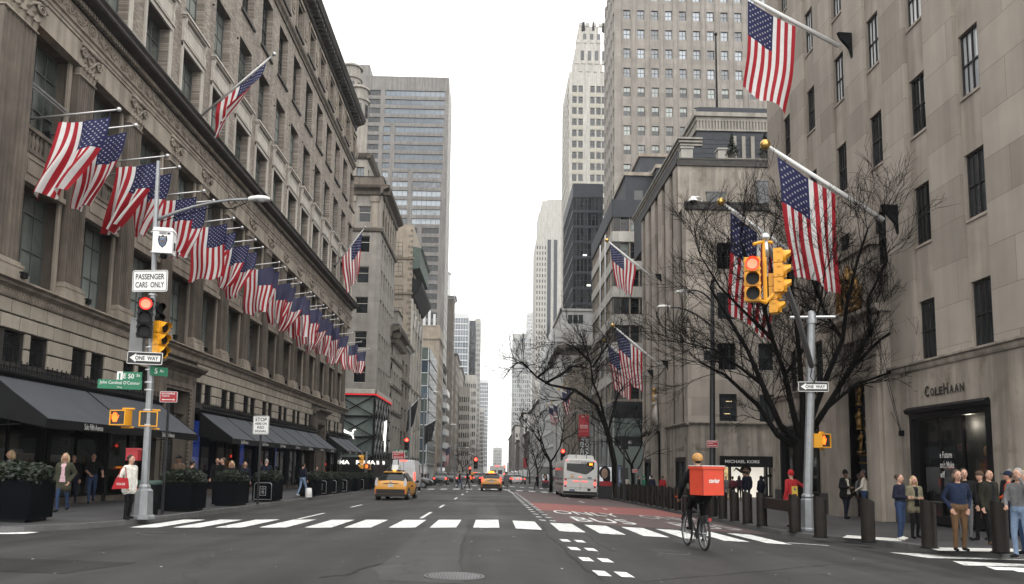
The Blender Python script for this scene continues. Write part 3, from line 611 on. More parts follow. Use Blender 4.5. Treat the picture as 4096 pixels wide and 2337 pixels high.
# string course over it
le = MB(); le.prism([(0, 6.80), (-.10, 6.80), (-.14, 6.86), (-.14, 7.08), (-.24, 7.14), (-.34, 7.17), (-.34, 7.26), (-.52, 7.30), (-.52, 7.36), (0, 7.40)], 'x', YA - .15, YB + .2)
le.build('string_course', M_('limestone'), ST)
gu = MB(); x = YA + .1
while x < YB: gu.torus((x, -.142, 6.97), .075, .022, 'y', 10, 4); x += .2
tag(gu.build('wave_moulding', M_('limestone'), ST), kind='stuff')
# iron cresting over the awnings
cr = MB(); x = YA + .3
while x < YB - .2:
	if clear(x, x, 4.4):
		cr.tube([(x, -.5, 4.30), (x, -.5, 4.56)], [.03, .018], 4); cr.ball((x, -.5, 4.58), .05, 4, sc=(.7, .5, 1.2)); cr.ball((x, -.5, 4.66), .03, 3)
		for s in (-1, 1): cr.tube([(x, -.5, 4.36), (x + s * .06, -.5, 4.46), (x + s * .09, -.5, 4.42)], [.022, .018, .008], 4)
		cr.tube([(x + .15, -.5, 4.30), (x + .15, -.5, 4.44)], [.03, .01], 4); cr.ball((x + .15, -.5, 4.42), .055, 4, sc=(1, .5, .8))
	x += .3
tag(cr.build('cresting', M_('black_metal'), ST), kind='stuff')
hd = MB()
for a, b in ((YA + .05, PORT[0][0]), (PORT[0][1], PORT[1][0]), (PORT[1][1], YB)): hd.prism([(0, 4.05), (-.45, 4.05), (-.5, 4.12), (-.58, 4.2), (-.58, 4.26), (-.5, 4.30), (0, 4.30)], 'x', a, b)
hd.build('awning_hood', M_('black_metal'), ST)
# ---- shop fronts under the awnings
pr = MB()
SHOPS = []
for a, b in ((YA, PORT[0][0]), (PORT[0][1], PORT[1][0]), (PORT[1][1], YB)):
	n = max(1, round((b - a) / (PP))); w_ = (b - a) / n
	for i in range(n): SHOPS.append((a + i * w_, a + (i + 1) * w_))
for i, (a, b) in enumerate(SHOPS):
	pr2 = MB(); pr2.box(a - .001 + .002, a + .38, -.02, .9, -1.6, 4.05); pr2.box(a + .08, a + .30, -.1, -.02, .1, 3.9); pr2.build('shop_pier', M_('black_metal'), ST)
	bs = MB(); bs.box(a + .38, b, -.04, .25, -1.6, .32 - SL * 0 - .0107 * (a)); bs.build('stall_riser', M_('limestone_dark'), ST)
	gl = MB(); z0 = .32 - .0107 * a; gl.face([(a + .38, .12, z0), (b, .12, z0), (b, .12, 3.7), (a + .38, .12, 3.7)]); gl.build('shop_window', M_('clear_glass'), ST)
	fr = MB(); fr.box(a + .38, b, .06, .18, 3.7, 4.05); fr.box((a + b) / 2 + .2, (a + b) / 2 + .27, .07, .17, z0, 3.7); fr.box(a + .38, b, .07, .17, z0, z0 + .08); fr.build('shop_frame', M_('black_metal'), ST)
	blue = 41 < a < 69
	bp = MB(); bp.box(a + .4, b - .02, .86, .9, -.3, 4.0); bp.build('display_back', MATS['blue_glow'] if blue and i % 5 != 4 else M_('dark_metal'), ST)
	if i % 3 == 0 or blue:
		dsp = MB(); dsp.box(a + 1.0, a + 1.6, .3, .7, z0, z0 + .7 + .2 * (i % 2)); dsp.box(a + 2.0, a + 2.5, .35, .7, z0, z0 + 1.5); dsp.build('display_plinth', M_('dark_metal' if blue else 'limestone_dark'), ST)
# portals
for k, (a, b) in enumerate(PORT):
	pm = MB(); z0 = -1.4
	for s, e in ((a, a + .62), (b - .62, b)): pm.box(s, e, -.30, .9, z0, 5.05)
	pm.box(a, b, -.30, .9, 5.05, 5.95); pm.box(a + .5, a + .66, -.36, -.30, z0, 5.2); pm.box(b - .66, b - .5, -.36, -.30, z0, 5.2); pm.box(a + .5, b - .5, -.36, -.30, 5.2, 5.30)
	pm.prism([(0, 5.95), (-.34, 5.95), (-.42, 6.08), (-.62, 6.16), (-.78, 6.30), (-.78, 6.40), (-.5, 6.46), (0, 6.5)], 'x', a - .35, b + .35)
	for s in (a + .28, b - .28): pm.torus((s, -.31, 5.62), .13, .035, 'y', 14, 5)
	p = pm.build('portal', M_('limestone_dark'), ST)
	rp = MB()
	for s in (a + .72, b - .72):
		for i in range(26): rp.ball((s, -.30, i * .2), .06, 4, sc=(1, 1, 1.4))
	tag(rp.build('rope_moulding', M_('limestone_dark'), p), kind='stuff')
	link('lettering', text_mesh('SAKS & COMPANY', 2.6, .33, M_('joint')), p, ((a + b) / 2, -.312, 5.62))
	dr = MB(); dr.box(a + .62, b - .62, .55, .6, 2.6, 5.04); dr.build('transom', M_('frame_bronze'), ST)
	for i in range(2):
		w_ = (b - a - 1.24) / 2; u = a + .62 + i * w_
		d = MB(); d.box(u + .02, u + .12, .5, .58, z0, 2.58); d.box(u + w_ - .12, u + w_ - .02, .5, .58, z0, 2.58); d.box(u + .12, u + w_ - .12, .502, .58, 2.4, 2.58); d.box(u + .12, u + w_ - .12, .502, .58, z0, .2)
		d.face([(u + .12, .54, .2), (u + w_ - .12, .54, .2), (u + w_ - .12, .54, 2.4), (u + .12, .54, 2.4)], 1); dd = d.build('door', [M_('frame_bronze'), M_('glass_dark')], ST)
		hh = MB(); hh.tube([(u + (w_ - .2 if i == 0 else .2), .45, .7), (u + (w_ - .2 if i == 0 else .2), .45, 1.4)], .02, 6); hh.build('handle', M_('gold'), dd)
# ---- upper brick storeys
ops = []; COLS = [39.1 + PP * k for k in range(-3, 12)]
for c in COLS: ops += [(c - 1.22, c + 1.22, 19.3, 22.6), (c - 1.18, c + 1.18, 24.45, 28.1), (c - 1.15, c + 1.15, 29.95, 33.8), (c - .95, c + .95, 36.1, 38.5)]
ub = MB(); facade_wall(ub, YA, YB, 19.2, 40.0, ops, .55); ub.build('brick_wall', M_('brick'), ST)
W4 = win_meshes(2.44, 3.3, (.3, .65), (.30, .72), .07, .03, .08, 'frame_green', 'glass_shop', (.3,))
W5 = win_meshes(2.36, 3.65, (.3, .65), (.28, .55, .82), .07, .03, .08, 'frame_green', 'glass_shop', (.3,))
W6 = win_meshes(2.3, 3.85, (.25, .5, .75), (.25, .5, .75), .07, .04, .08, 'frame_bronze', 'glass_dark', (.5,))
W7 = win_meshes(1.9, 2.4, (.5,), (.5,), .07, .04, .08, 'frame_bronze', 'glass_dark')
sur = MB(); h = 1.22                                                # stone surround with apron panel and consoles
for s in (-1, 1): sur.box(s * (h + .11) - .11, s * (h + .11) + .11, -.06, 0, 19.3, 22.6); sur.box(s * (h + .20) - .04, s * (h + .20) + .04, -.10, 0, 19.3, 22.78)
sur.box(-h - .24, h + .24, -.10, 0, 22.6, 22.84); sur.box(-h - .3, h + .3, -.17, 0, 22.84, 22.92)
sur.box(-h - .05, h + .05, -.07, 0, 22.92, 24.1); sur.box(-h + .1, h - .1, -.10, -.07, 23.05, 23.12); sur.box(-h + .1, h - .1, -.10, -.07, 23.85, 23.92)
for s in (-1, 1):
	sur.box(s * (h - .13) - .035, s * (h - .13) + .035, -.10, -.07, 23.12, 23.85)
	sur.prism([(0, 22.95), (-.12, 22.95), (-.16, 23.3), (-.10, 23.6), (-.2, 23.95), (-.22, 24.1), (0, 24.1)], 'x', s * (h + .16) - .09, s * (h + .16) + .09)
sur.box(-h - .32, h + .32, -.22, 0, 24.1, 24.2); sur.box(-h - .38, h + .38, -.30, 0, 24.2, 24.32)
SURM = sur.mesh('window_surround', M_('pale_stone'))
sl = MB(); sl.box(-1.32, 1.32, -.14, 0, -.18, -.005); SILM = sl.mesh('sill', M_('sooty_stone'))
rev = MB()
for i in range(8): rev.box(1.02, 1.2, -.0, .0, 0, 0)
med = MB(); med.torus((0, -.1, 0), .24, .05, 'y', 16, 5); med.ball((0, -.08, 0), .15, 5, sc=(1, .6, 1)); med.box(-.32, .32, -.08, 0, -.55, .55); MEDM = med.mesh('roundel', M_('limestone'), False)
for k, c in enumerate(COLS):
	put_win(ST, W4, c, 19.3, .45); link('window_surround', SURM, ST, (c, 0, 0))
	for ms, z in ((W5, 24.45), (W6, 29.95), (W7, 36.1)):
		o = put_win(ST, ms, c, z, .42)
		if z > 25: link('sill', SILM, o, (0, -.42, 0))
	link('roundel', MEDM, ST, (c + PP / 2, 0, 37.3))
	pn = MB(); pn.box(c + 1.6, c + PP - 1.6, -.07, 0, 19.3, 20.3); pn.build('apron_panel', M_('pale_stone'), ST)
	if k:
		pb = MB(); pb.box(c - 1.12, c - .99, -.12, 0, 36.0, 38.7); pb.box(c + .99, c + 1.12, -.12, 0, 36.0, 38.7); pb.box(c - 1.2, c + 1.2, -.16, 0, 38.7, 38.95); pb.build('window_surround', M_('limestone'), ST)
	an = MB(); an.ball((c + PP / 2 + .3, -.05, 27.2 + .4 * (k % 3)), .06, 4); an.build('anchor_plate', M_('black_metal'), ST)
be = MB(); be.prism([(0, 34.55), (-.1, 34.55), (-.16, 34.75), (-.3, 34.9), (-.34, 35.1), (-.2, 35.2), (0, 35.22)], 'x', YA - .1, YB + .1); be.build('string_course', M_('limestone_dark'), ST)
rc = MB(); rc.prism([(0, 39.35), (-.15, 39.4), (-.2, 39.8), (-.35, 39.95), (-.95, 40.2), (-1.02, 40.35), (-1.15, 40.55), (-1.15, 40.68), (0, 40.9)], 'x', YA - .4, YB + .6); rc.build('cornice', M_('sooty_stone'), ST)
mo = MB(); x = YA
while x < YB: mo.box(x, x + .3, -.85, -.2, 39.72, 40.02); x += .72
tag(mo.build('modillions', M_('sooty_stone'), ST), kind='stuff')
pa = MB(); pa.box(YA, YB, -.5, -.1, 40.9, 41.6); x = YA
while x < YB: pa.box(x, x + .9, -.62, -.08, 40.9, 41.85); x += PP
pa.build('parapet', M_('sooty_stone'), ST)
# light rail that runs past the windows, and its brackets
lr = MB(); lr.tube([(YA + .5, -.06, 14.42), (YB - .5, -.06, 14.42)], .05, 6); lr.tube([(YA + .5, -.06, 14.30), (YB - .5, -.06, 14.30)], .03, 6); lr.build('light_rail', M_('aluminium'), ST)
gw = MB(); gw.face([(25.55, .47, 15.4), (26.1, .47, 15.4), (26.1, .47, 15.75), (25.55, .47, 15.75)]); gw.build('lit_ceiling_lamp', M_('warm_lamp'), ST)
# awnings: each a thing of its own
def awning(y0, y1, label, n, zt=4.08, out=2.3, zb=2.72):
	t = thing('awning', label, 'awning', (XL, y0, zt), rad(90), 'dark awnings along the department store'); L_ = y1 - y0
	t.location = (XL, y0, 0)
	top = MB(); k = n * 3; rows = []
	for i in range(6):
		f = i / 5; rows.append([(L_ * j / k, -.5 - (out - .5) * f, zt + (zb - zt) * f - .035 * math.sin(math.pi * f) * (1 - .4 * (j % 3 == 0))) for j in range(k + 1)])
	top.grid(rows); o = top.build('canvas', M_('awning'), t, smooth=True)
	va = MB(); rows = []
	for i in range(3):
		f = i / 2; rows.append([(L_ * j / (k * 2), -out - .02 * math.sin(j * 1.3) * f, zb - .30 * f + .012 * math.sin(j * 2.1) * f) for j in range(k * 2 + 1)])
	va.grid(rows); va.build('valance', M_('black_metal'), t, smooth=True)
	for x in (0., L_): sd_ = MB(); sd_.face([(x, -.5, zt), (x, -out, zb), (x, -out, zb - .28), (x, -.5, zb - .28 + .35)]); sd_.build('side_panel', M_('black_metal'), t)
	for j in range(n + 1):
		sm = MB(); x = min(max(L_ * j / n, .03), L_ - .03); sm.tube([(x, -.5, zt + .01), (x, -1.2, zt + (zb - zt) * (.7 / (out - .5)) - .02), (x, -out, zb + .012)], .022, 5); sm.tube([(x, .0, 2.4), (x, -out + .05, zb - .1)], .018, 5); sm.build('rib', M_('black_metal'), t)
	for j in range(n):
		link('lettering', text_mesh('Saks Fifth Avenue', min(1.25, L_ / n * .4), .20, M_('off_white')), t, (L_ * (j + .5) / n, -out - .035, zb - .15))
awning(24.3, 30.0, 'broad dark grey canvas awning nearest the street corner', 1); awning(30.0, 36.7, 'dark canvas awning just before the first stone portal', 1)
awning(41.6, 69.4, 'very long dark awning of many panels in front of blue lit windows', 7); awning(74.2, 84.3, 'short dark awning at the far end past the second portal', 3)
# ================================================================== helpers for the other buildings
class Fr:
	"""One face of a building: u runs along it, -y is outwards."""
	def __init__(s, par, org, rz, length): s.p, s.o, s.rz, s.len = par, Vector(org), rz, length; s.R = Matrix.Rotation(rz, 3, 'Z')
	def put(s, name, me, u, y, z, scale=None, par=None): return link(name, me, par or s.p, s.o + s.R @ Vector((u, y, z)), (0, 0, s.rz), scale)
	def build(s, mb, name, m, smooth=False): return mb.build(name, m, s.p, s.o, (0, 0, s.rz), smooth)
def building(name, label, cat, side, X, Y, D, L, H, wm, zb=-14, roof='roof_tar', mass=True, group=None):
	"""Corner at (X, Y): D metres back from the avenue, L metres along it. Returns the thing, its front face (looking north) and its avenue face."""
	t = thing(name, label, cat, (X, Y, 0), 0, group)
	if mass:
		m = MB()
		if side == 'L': m.box(-D + .05, -.55, .55, L - .05, zb, H - .3)
		else: m.box(.55, D - .05, .55, L - .05, zb, H - .3)
		m.build('building_mass', M_(roof), t)
	F = Fr(t, (-D, 0, 0) if side == 'L' else (0, 0, 0), 0, D); A = Fr(t, (0, 0, 0), rad(90), L) if side == 'L' else Fr(t, (0, L, 0), rad(-90), L)
	return t, F, A
def face(fr, z0, z1, cols, rows, w, h, wm, wall, depth=.3, skip=None, name='window', w0=None, w1=None, sill=None):
	"""Wall with a grid of real openings, a window in each."""
	ops = []; mb = MB(); hs = h if isinstance(h, (list, tuple)) else [h] * len(rows)
	for i, z in enumerate(rows):
		for j, u in enumerate(cols):
			if skip and skip(j, i): continue
			ops.append((u - w / 2, u + w / 2, z, z + hs[i])); me = wm[i] if isinstance(wm, (list, tuple)) else wm
			fr.put(name, me, u, depth - .07, z)
	facade_wall(mb, 0, fr.len, z0, z1, ops, depth); fr.build(mb, 'wall', M_(wall)); return ops
def run(fr, name, poly, m, a=0., b=0.):                     # moulding along a face; poly of (y, z)
	mb = MB(); mb.prism(poly, 'x', -a, fr.len + b); fr.build(mb, name, M_(m))
def box_on(fr, name, u0, u1, y0, y1, z0, z1, m): mb = MB(); mb.box(u0, u1, y0, y1, z0, z1); return fr.build(mb, name, M_(m))
def spread(a, b, n): return [a + (b - a) * (i + .5) / n for i in range(n)]
def Yat(px, X, py=1400): return on_x(px, py, X).y           # where an upright line of the facade plane X is seen at photo point px, py
def zat(px, py, Y): return on_y(px, py, Y).z
reg('tan_brick', (.30, .255, .20), var=.16, scale=.8, streak=.12, bump=.3, bscale=30, rnd=.03)
reg('grey_panel', (.185, .175, .165), var=.10, scale=.5, streak=.28, rnd=.05)
reg('pale_panel', (.46, .45, .43), var=.08, scale=.6, streak=.12)
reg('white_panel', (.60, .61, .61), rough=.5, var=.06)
reg('brown_stone', (.17, .145, .12), var=.2, scale=1., streak=.25)
reg('grey_stone', (.27, .25, .22), var=.14, scale=1., streak=.22, bump=.1)
reg('light_stone', (.40, .385, .35), var=.12, scale=1., streak=.22, bump=.1)
reg('dark_granite', (.022, .024, .027), rough=.25, var=.3, scale=4)
reg('copper_green', (.06, .085, .07), rough=.7, var=.25)
MATS['puma_stone'] = brickmat('puma_stone', (.245, .228, .205), (.285, .265, .238), (.22, .205, .185), 1.9, .75, 'xyz', msize=.006, streak=.2, bump=.1)
MATS['tower_stone'] = brickmat('tower_stone', (.225, .205, .182), (.27, .247, .22), (.20, .184, .163), 2.2, 1.25, 'xyz', msize=.006, streak=.18, bump=.05)
# ------------------------------------------------------------------ sports shop building at the next corner
Y1 = Yat(1502, XL, 1570); L1 = Yat(1564, XL, 1616) - Y1
t, F, A = building('sports_shop_building', 'grey stone corner building with braced glass shop front and white cat logo', 'building', 'L', XL, Y1, 26, L1, zat(1520, 745, Y1), 'puma_stone')
zr_ = zat(1502, 1575, Y1); ztop = zat(1520, 752, Y1)
rows = [zat(1450, p, Y1) for p in (1531, 1392, 1254, 1132, 1008)]; wu = on_y(1447, 1200, Y1).x - (XL - 26); wm = flat_win(1.75, 2.35, (), (.62,), .1, .09, 'pale_stone', 'glass_dark', .1)
face(F, zr_ + .6, zat(1450, 925, Y1), [wu - 5 * k for k in range(4)], rows, 1.75, 2.35, wm, 'puma_stone', .35)
zu = zat(1450, 925, Y1); w2 = flat_win(1.75, 2.3, (), (.62,), .1, .09, 'pale_stone', 'glass_dark', .1)
face(F, zu, ztop - 1, [wu - 5 * k for k in range(4)], [zat(1450, 888, Y1)], 1.75, 2.3, w2, 'puma_stone', .3)
wa = flat_win(1.5, 2.4, (.5,), (.62,), .1, .08, 'pale_stone', 'glass_dark', .1)
rows2 = rows + [zat(1450, 888, Y1)]
face(A, zr_ + .6, ztop - 1, spread(1.2, L1 - .5, 6), rows2, 1.5, 2.4, wa, 'puma_stone', .3)
for f in (F, A):
	run(f, 'string_course', [(0, zu - .1), (-.25, zu), (-.35, zu + .35), (0, zu + .5)], 'limestone_dark', .3, .3)
	run(f, 'cornice', [(0, ztop - 1.2), (-.3, ztop - 1.1), (-.4, ztop - .6), (-1.1, ztop - .3), (-1.25, ztop), (0, ztop + .3)], 'limestone_dark', 1.2 if f is A else 0, 1.2 if f is F else 0)
	run(f, 'parapet', [(.3, ztop + .3), (-.1, ztop + .3), (-.1, ztop + 1.5), (-.25, ztop + 1.6), (.3, ztop + 1.7)], 'limestone_dark', .2, .2)
	run(f, 'lintel_band', [(0, zr_), (-.15, zr_), (-.15, zr_ + .55), (0, zr_ + .6)], 'pale_stone', .15 if f is A else 0, .15 if f is F else 0)
MATS['red_line'] = lamp('red_line', (.75, .02, .03), .45)
for f in (F, A): run(f, 'red_light_line', [(-.05, zr_ - .22), (-.17, zr_ - .22), (-.17, zr_ - .04), (-.05, zr_ - .04)], 'red_line', .17 if f is A else 0, .17 if f is F else 0)
for x in (.35, .5, .65):
	pass
for u in (F.len - 4.2, F.len - .9):        # pilasters of the top storey
	box_on(F, 'pilaster', u - .5, u + .5, -.14, 0, zu + .5, ztop - 1.2, 'limestone'); box_on(F, 'capital', u - .62, u + .62, -.28, 0, ztop - 2.1, ztop - 1.25, 'limestone')
for k in range(7): box_on(A, 'pilaster', L1 * k / 6.3, L1 * k / 6.3 + .7, -.14, 0, zu + .5, ztop - 1.2, 'limestone')
# glass shop front: frame, crossing braces, panes, logo
zg = zat(1500, 1880, Y1) - 3; zs_ = zat(1502, 1833, Y1)
gm = glassmat('glass_front', (.05, .07, .065), (.19, .225, .21), p=.5, spec=.8)
MATS['glass_front'] = gm
for f, n, red in ((F, 5, 5.2), (A, 6, L1 / 6)):
	u1 = f.len; lv = [zs_ + (zr_ - .25 - zs_) * k / 3 for k in range(4)]
	for k in range(n):
		a, b = u1 - (k + 1) * red if f is F else k * red, u1 - k * red if f is F else (k + 1) * red
		if a < 0: a = 0
		for i in range(3):
			m = MB(); m.face([(a + .08, .22, lv[i] + .06), (b - .08, .22, lv[i] + .06), (b - .08, .22, lv[i + 1] - .06), (a + .08, .22, lv[i + 1] - .06)]); f.build(m, 'pane', gm)
			x = MB(); dx, dz = b - a, lv[i + 1] - lv[i]; ln = math.hypot(dx, dz)
			wbr = .16
			for s in (0, 1):
				p, q = (Vector((a, -.05, lv[i])), Vector((b, -.05, lv[i + 1]))) if s == 0 else (Vector((a, -.08, lv[i + 1])), Vector((b, -.08, lv[i])))
				d = (q - p).normalized(); nn = Vector((-d.z, 0, d.x)) * wbr / 2; x.face([p + nn, q + nn, q - nn, p - nn]); x.face([p + nn + Vector((0, .1, 0)), q + nn + Vector((0, .1, 0)), q + nn, p + nn]); x.face([p - nn, q - nn, q - nn + Vector((0, .1, 0)), p - nn + Vector((0, .1, 0))])
			f.build(x, 'brace', M_('black_metal' if f is F else 'aluminium'))
			if i == 1 and f is F:
				lt = MB()
				for q in range(3): lt.box(a + .6 + q * 1.3, a + 1.5 + q * 1.3, .26, .30, lv[2] - .55 - .2 * (q % 2), lv[2] - .42 - .2 * (q % 2))
				f.build(lt, 'ceiling_lamp', M_('white_lamp'))
		fm_ = MB(); fm_.box(a - .1, a + .1, -.1, .2, zs_ - .2, zr_ - .3); f.build(fm_, 'post', M_('black_metal'))
	hz = MB()
	for z in lv: hz.box(0, u1, -.03, .2, z - .1, z + .1)
	f.build(hz, 'transom', M_('black_metal')); box_on(f, 'shop_base', 0, u1, .3, .5, zg, zs_, 'black_paint'); box_on(f, 'sign_band', 0, u1, -.15, .3, zs_ - 1.1, zs_ - .1, 'black_paint')
	lt = text_mesh('PUMA', 2.6, .55, M_('white_lamp'), bold=.03)
	f.put('lettering', lt, u1 - 4.5 if f is F else 3.2, -.16, zs_ - .6); f.put('lettering', lt, u1 - 1.0 if f is F else 9.0, -.16, zs_ - .6)
# leaping cat: a flat white sign cut in outline, standing off the glass
cat_xy = [(846, 842), (858, 838), (872, 842), (884, 852), (905, 860), (925, 872), (942, 878), (950, 866), (955, 850), (970, 838), (990, 842), (988, 850), (972, 850), (964, 862), (962, 880), (955, 892), (960, 905), (966, 925), (968, 945), (957, 942), (952, 922), (942, 905), (925, 893), (900, 885), (884, 882), (870, 876), (858, 872), (847, 872), (852, 860), (846, 852)]
pts = [on_y(1050 + x / 2.6467, 1400 + y / 2.6467, Y1 - .3) for x, y in cat_xy]; cm_ = MB(); cm_.prism([(p.x - XL, p.z) for p in pts], 'y', -.36, -.24); cm_.build('cat_logo', M_('white_lamp'), t)
lg = MB(); lg.prism([(.2 + (x - 1) * 1.0, z) for x, z in ((1.0, 0), (1.5, 2.8), (2.2, 2.9), (2.6, 1.2), (3.1, 3.1), (3.6, 3.1), (2.9, -.4), (2.5, -1.6), (2.3, -.2), (2.1, 1.2), (1.6, .2))], 'y', -.3, -.2); A.build(lg.xf(Matrix.Translation((L1 * .45, 0, (zs_ + zr_) / 2 - 1.8))), 'cat_logo', M_('white_lamp'))
dsp = MB()
# ------------------------------------------------------------------ the row beyond it on the left
def simple_left(name, label, xa, xb, top, wall, ncol, fl, D=18, wfm=('frame_bronze', 'glass_dark'), wh=.56, ww=.55, cornice=None, front=False, X=XL, zlow=None, bands=None, corn_m='limestone_dark', fcols=None, group=None, py=1400):
	Y = Yat(xa, X, py); L = Yat(xb, X, py) - Y; H = zat(xa, top, Y)
	t, F, A = building(name, label, 'building', 'L', X, Y, D, L, H, wall, group=group)
	z0 = -.0107 * Y; n = max(1, int((H - 1.5 - z0 - 5.5) / fl)); rows = [z0 + 5.5 + (i + .25) * fl for i in range(n)]
	w = L / ncol * ww; me = flat_win(w, fl * wh, (.5,) if w > 1.2 else (), (.55,), .09, .07, wfm[0], wfm[1], .1)
	face(A, -14, H, spread(0, L, ncol), rows, w, fl * wh, me, wall, .35)
	if front:
		nf = fcols or max(2, int(D / (L / ncol))); w2 = D / nf * ww; m2 = flat_win(w2, fl * wh, (.5,) if w2 > 1.2 else (), (.55,), .09, .07, wfm[0], wfm[1], .1); face(F, -14, H, spread(0, D, nf), rows, w2, fl * wh, m2, wall, .35)
	else: face(F, -14, H, [], [], 1, 1, None, wall)
	if cornice:
		for f in (A, F): run(f, 'cornice', [(0, H - cornice), (-.2, H - cornice), (-.35, H - cornice * .5), (-cornice * .8, H - cornice * .25), (-cornice * .9, H), (0, H + .25)], corn_m, cornice * .9 if f is A else 0, cornice * .9 if f is F else 0)
	sg = MB(); sg.box(.3, L - .3, -.25, -.01, z0 + 3.6, z0 + 4.6); A.build(sg, 'shop_sign_board', M_('black_paint'));
	n = max(2, int(L / 4))
	for i in range(n): pn = MB(); pn.box(i * L / n + .3, (i + 1) * L / n - .3, -.06, -.01, z0 + .4, z0 + 3.4); A.build(pn, 'shop_window', M_('glass_dark'))
	if bands:
		for b in bands:
			z = z0 + b * (H - z0); run(A, 'string_course', [(0, z), (-.25, z + .05), (-.4, z + .4), (0, z + .5)], wall, 0, .2); run(F, 'string_course', [(0, z), (-.25, z + .05), (-.4, z + .4), (0, z + .5)], wall, 0, .2)
	return t, F, A, Y, L, H, rows
t, F, A, Y, L, H, rows = simple_left('stone_house', 'narrow grey stone building with heavy bracketed cornice next to the cat logo shop', 1564, 1608, 1312, 'grey_stone', 4, 4.4, D=12, cornice=1.6, bands=(.45, .62, .8))
for i in range(9): box_on(A, 'bracket', i * L / 9 + .2, i * L / 9 + .6, -1.0, 0, H - 2.3, H - 1.2, 'limestone_dark')
box_on(A, 'balcony', 1, L - 1, -1.1, 0, H + .3, H + .9, 'sooty_stone'); dm = MB(); dm.box(L * .3, L * .7, -.4, 2.5, H + .2, H + 3.6); dm.prism([(-.6, H + 3.6), (2.6, H + 3.6), (1.2, H + 4.6)], 'x', L * .28, L * .72); A.build(dm, 'dormer', M_('grey_stone'))
simple_left('brown_house', 'small dark brown fronted building wedged before the tall tan party wall', 1608, 1646, 1352, 'brown_stone', 3, 4.2, D=10, cornice=.9, bands=(.7,), corn_m='light_stone')
t, F, A, Y, L, H, rows = simple_left('tan_brick_house', 'tall building with blank tan brick side wall and ornate copper trimmed top', 1646, 1690, 900, 'tan_brick', 4, 4.1, D=16, bands=(.35, .72, .86), py=1200)
wf = flat_win(1.7, 2.7, (.5,), (.33, .66), .09, .07, 'frame_bronze', 'glass_dark', .1)
for p in (1022, 1103, 1195, 1285): F.put('window', wf, on_y(1593, p, Y).x - XL + 16, -.03, zat(1593, p, Y))
qn = MB()
for i in range(int((H + 10) / 1.1)): qn.box(16 - (.9 if i % 2 else .5), 16.0, -.05, -.001, -10 + i * 1.1, -9.5 + i * 1.1)
F.build(qn, 'quoins', M_('brown_stone'))
dz = zat(1646, 1060, Y); db = MB(); db.box(-1.4, .6, -2.0, -.02, dz, dz - 8 + 8.02);
bay = MB(); bay.prism([(0, zat(1646, 1075, Y)), (-1.5, zat(1646, 1070, Y)), (-1.5, zat(1646, 1000, Y)), (-1.9, zat(1646, 992, Y)), (0, zat(1646, 985, Y))], 'x', .2, L * .85); A.build(bay, 'oriel', M_('copper_green'))
run(A, 'cornice', [(0, zat(1646, 1190, Y)), (-.4, zat(1646, 1185, Y)), (-1.9, zat(1646, 1140, Y)), (-2.0, zat(1646, 1128, Y)), (0, zat(1646, 1110, Y))], 'black_metal', 0, .2)
for i in range(5): box_on(A, 'pilaster', i * L / 4.4, i * L / 4.4 + 1.0, -.3, 0, -2, zat(1646, 1195, Y), 'light_stone')
for i in range(4): ar = MB(); ar.torus((spread(0, L, 4)[i], -.1, zat(1646, 1270, Y)), 1.6, .3, 'y', 16, 5); A.build(ar, 'arch', M_('light_stone'))
# glass corner block with pale bands
Y = Yat(1721, XL); L = Yat(1750, XL) - Y; H = zat(1721, 1392, Y)
t, F, A = building('glass_corner_building', 'low glass office block with pale horizontal bands round its corner', 'building', 'L', XL, Y, 9, L, H, 'white_panel')
nb = 9; fl = (H + 2.5 - 4) / nb
for f in (F, A):
	box_on(f, 'wall', 0, f.len, .3, .5, -14, H, 'white_panel')
	for i in range(nb):
		z = 1.6 + i * fl
		for a, b in zip(*(lambda v: (v[:-1], v[1:]))([f.len * k / (3 if f is F else 8) for k in range((3 if f is F else 8) + 1)])):
			g = MB(); g.face([(a + .04, .05, z + .25), (b - .04, .05, z + .25), (b - .04, .05, z + fl - .02), (a + .04, .05, z + fl - .02)]); f.build(g, 'pane', M_('glass_blue' if i % 2 else 'glass_front'))
		run(f, 'band', [(.3, z), (-.12, z), (-.12, z + .22), (.3, z + .25)], 'white_panel', .12 if f is A else 0, .12 if f is F else 0)
t, F, A, Y, L, H, rows = simple_left('tan_roof_house', 'tan brick building with rows of white antenna boxes along its roof edge', 1757, 1772, 1300, 'tan_brick', 4, 4., D=14, bands=(.9,), front=False)
for i in range(7): a = MB(); a.box(3 + i * 1.5, 3.7 + i * 1.5, -.3, 0, H - .3, H + 3.2 + (i % 3) * .6); F.build(a, 'antenna_box', M_('white_panel'))
wf = flat_win(4, 3.4, (.33, .66), (.5,), .09, .07)
F.put('window', wf, 5, -.02, H - 12)
t, F, A, Y, L, H, rows = simple_left('balcony_house', 'white faced building with stacked projecting balconies', 1774, 1789, 1458, 'light_stone', 3, 4.3, D=9, cornice=.6, wfm=('white_panel', 'glass_dark'))
for z in rows: box_on(A, 'balcony', 2, L * .8, -1.4, -.02, z - 1.2, z + .6, 'white_panel')
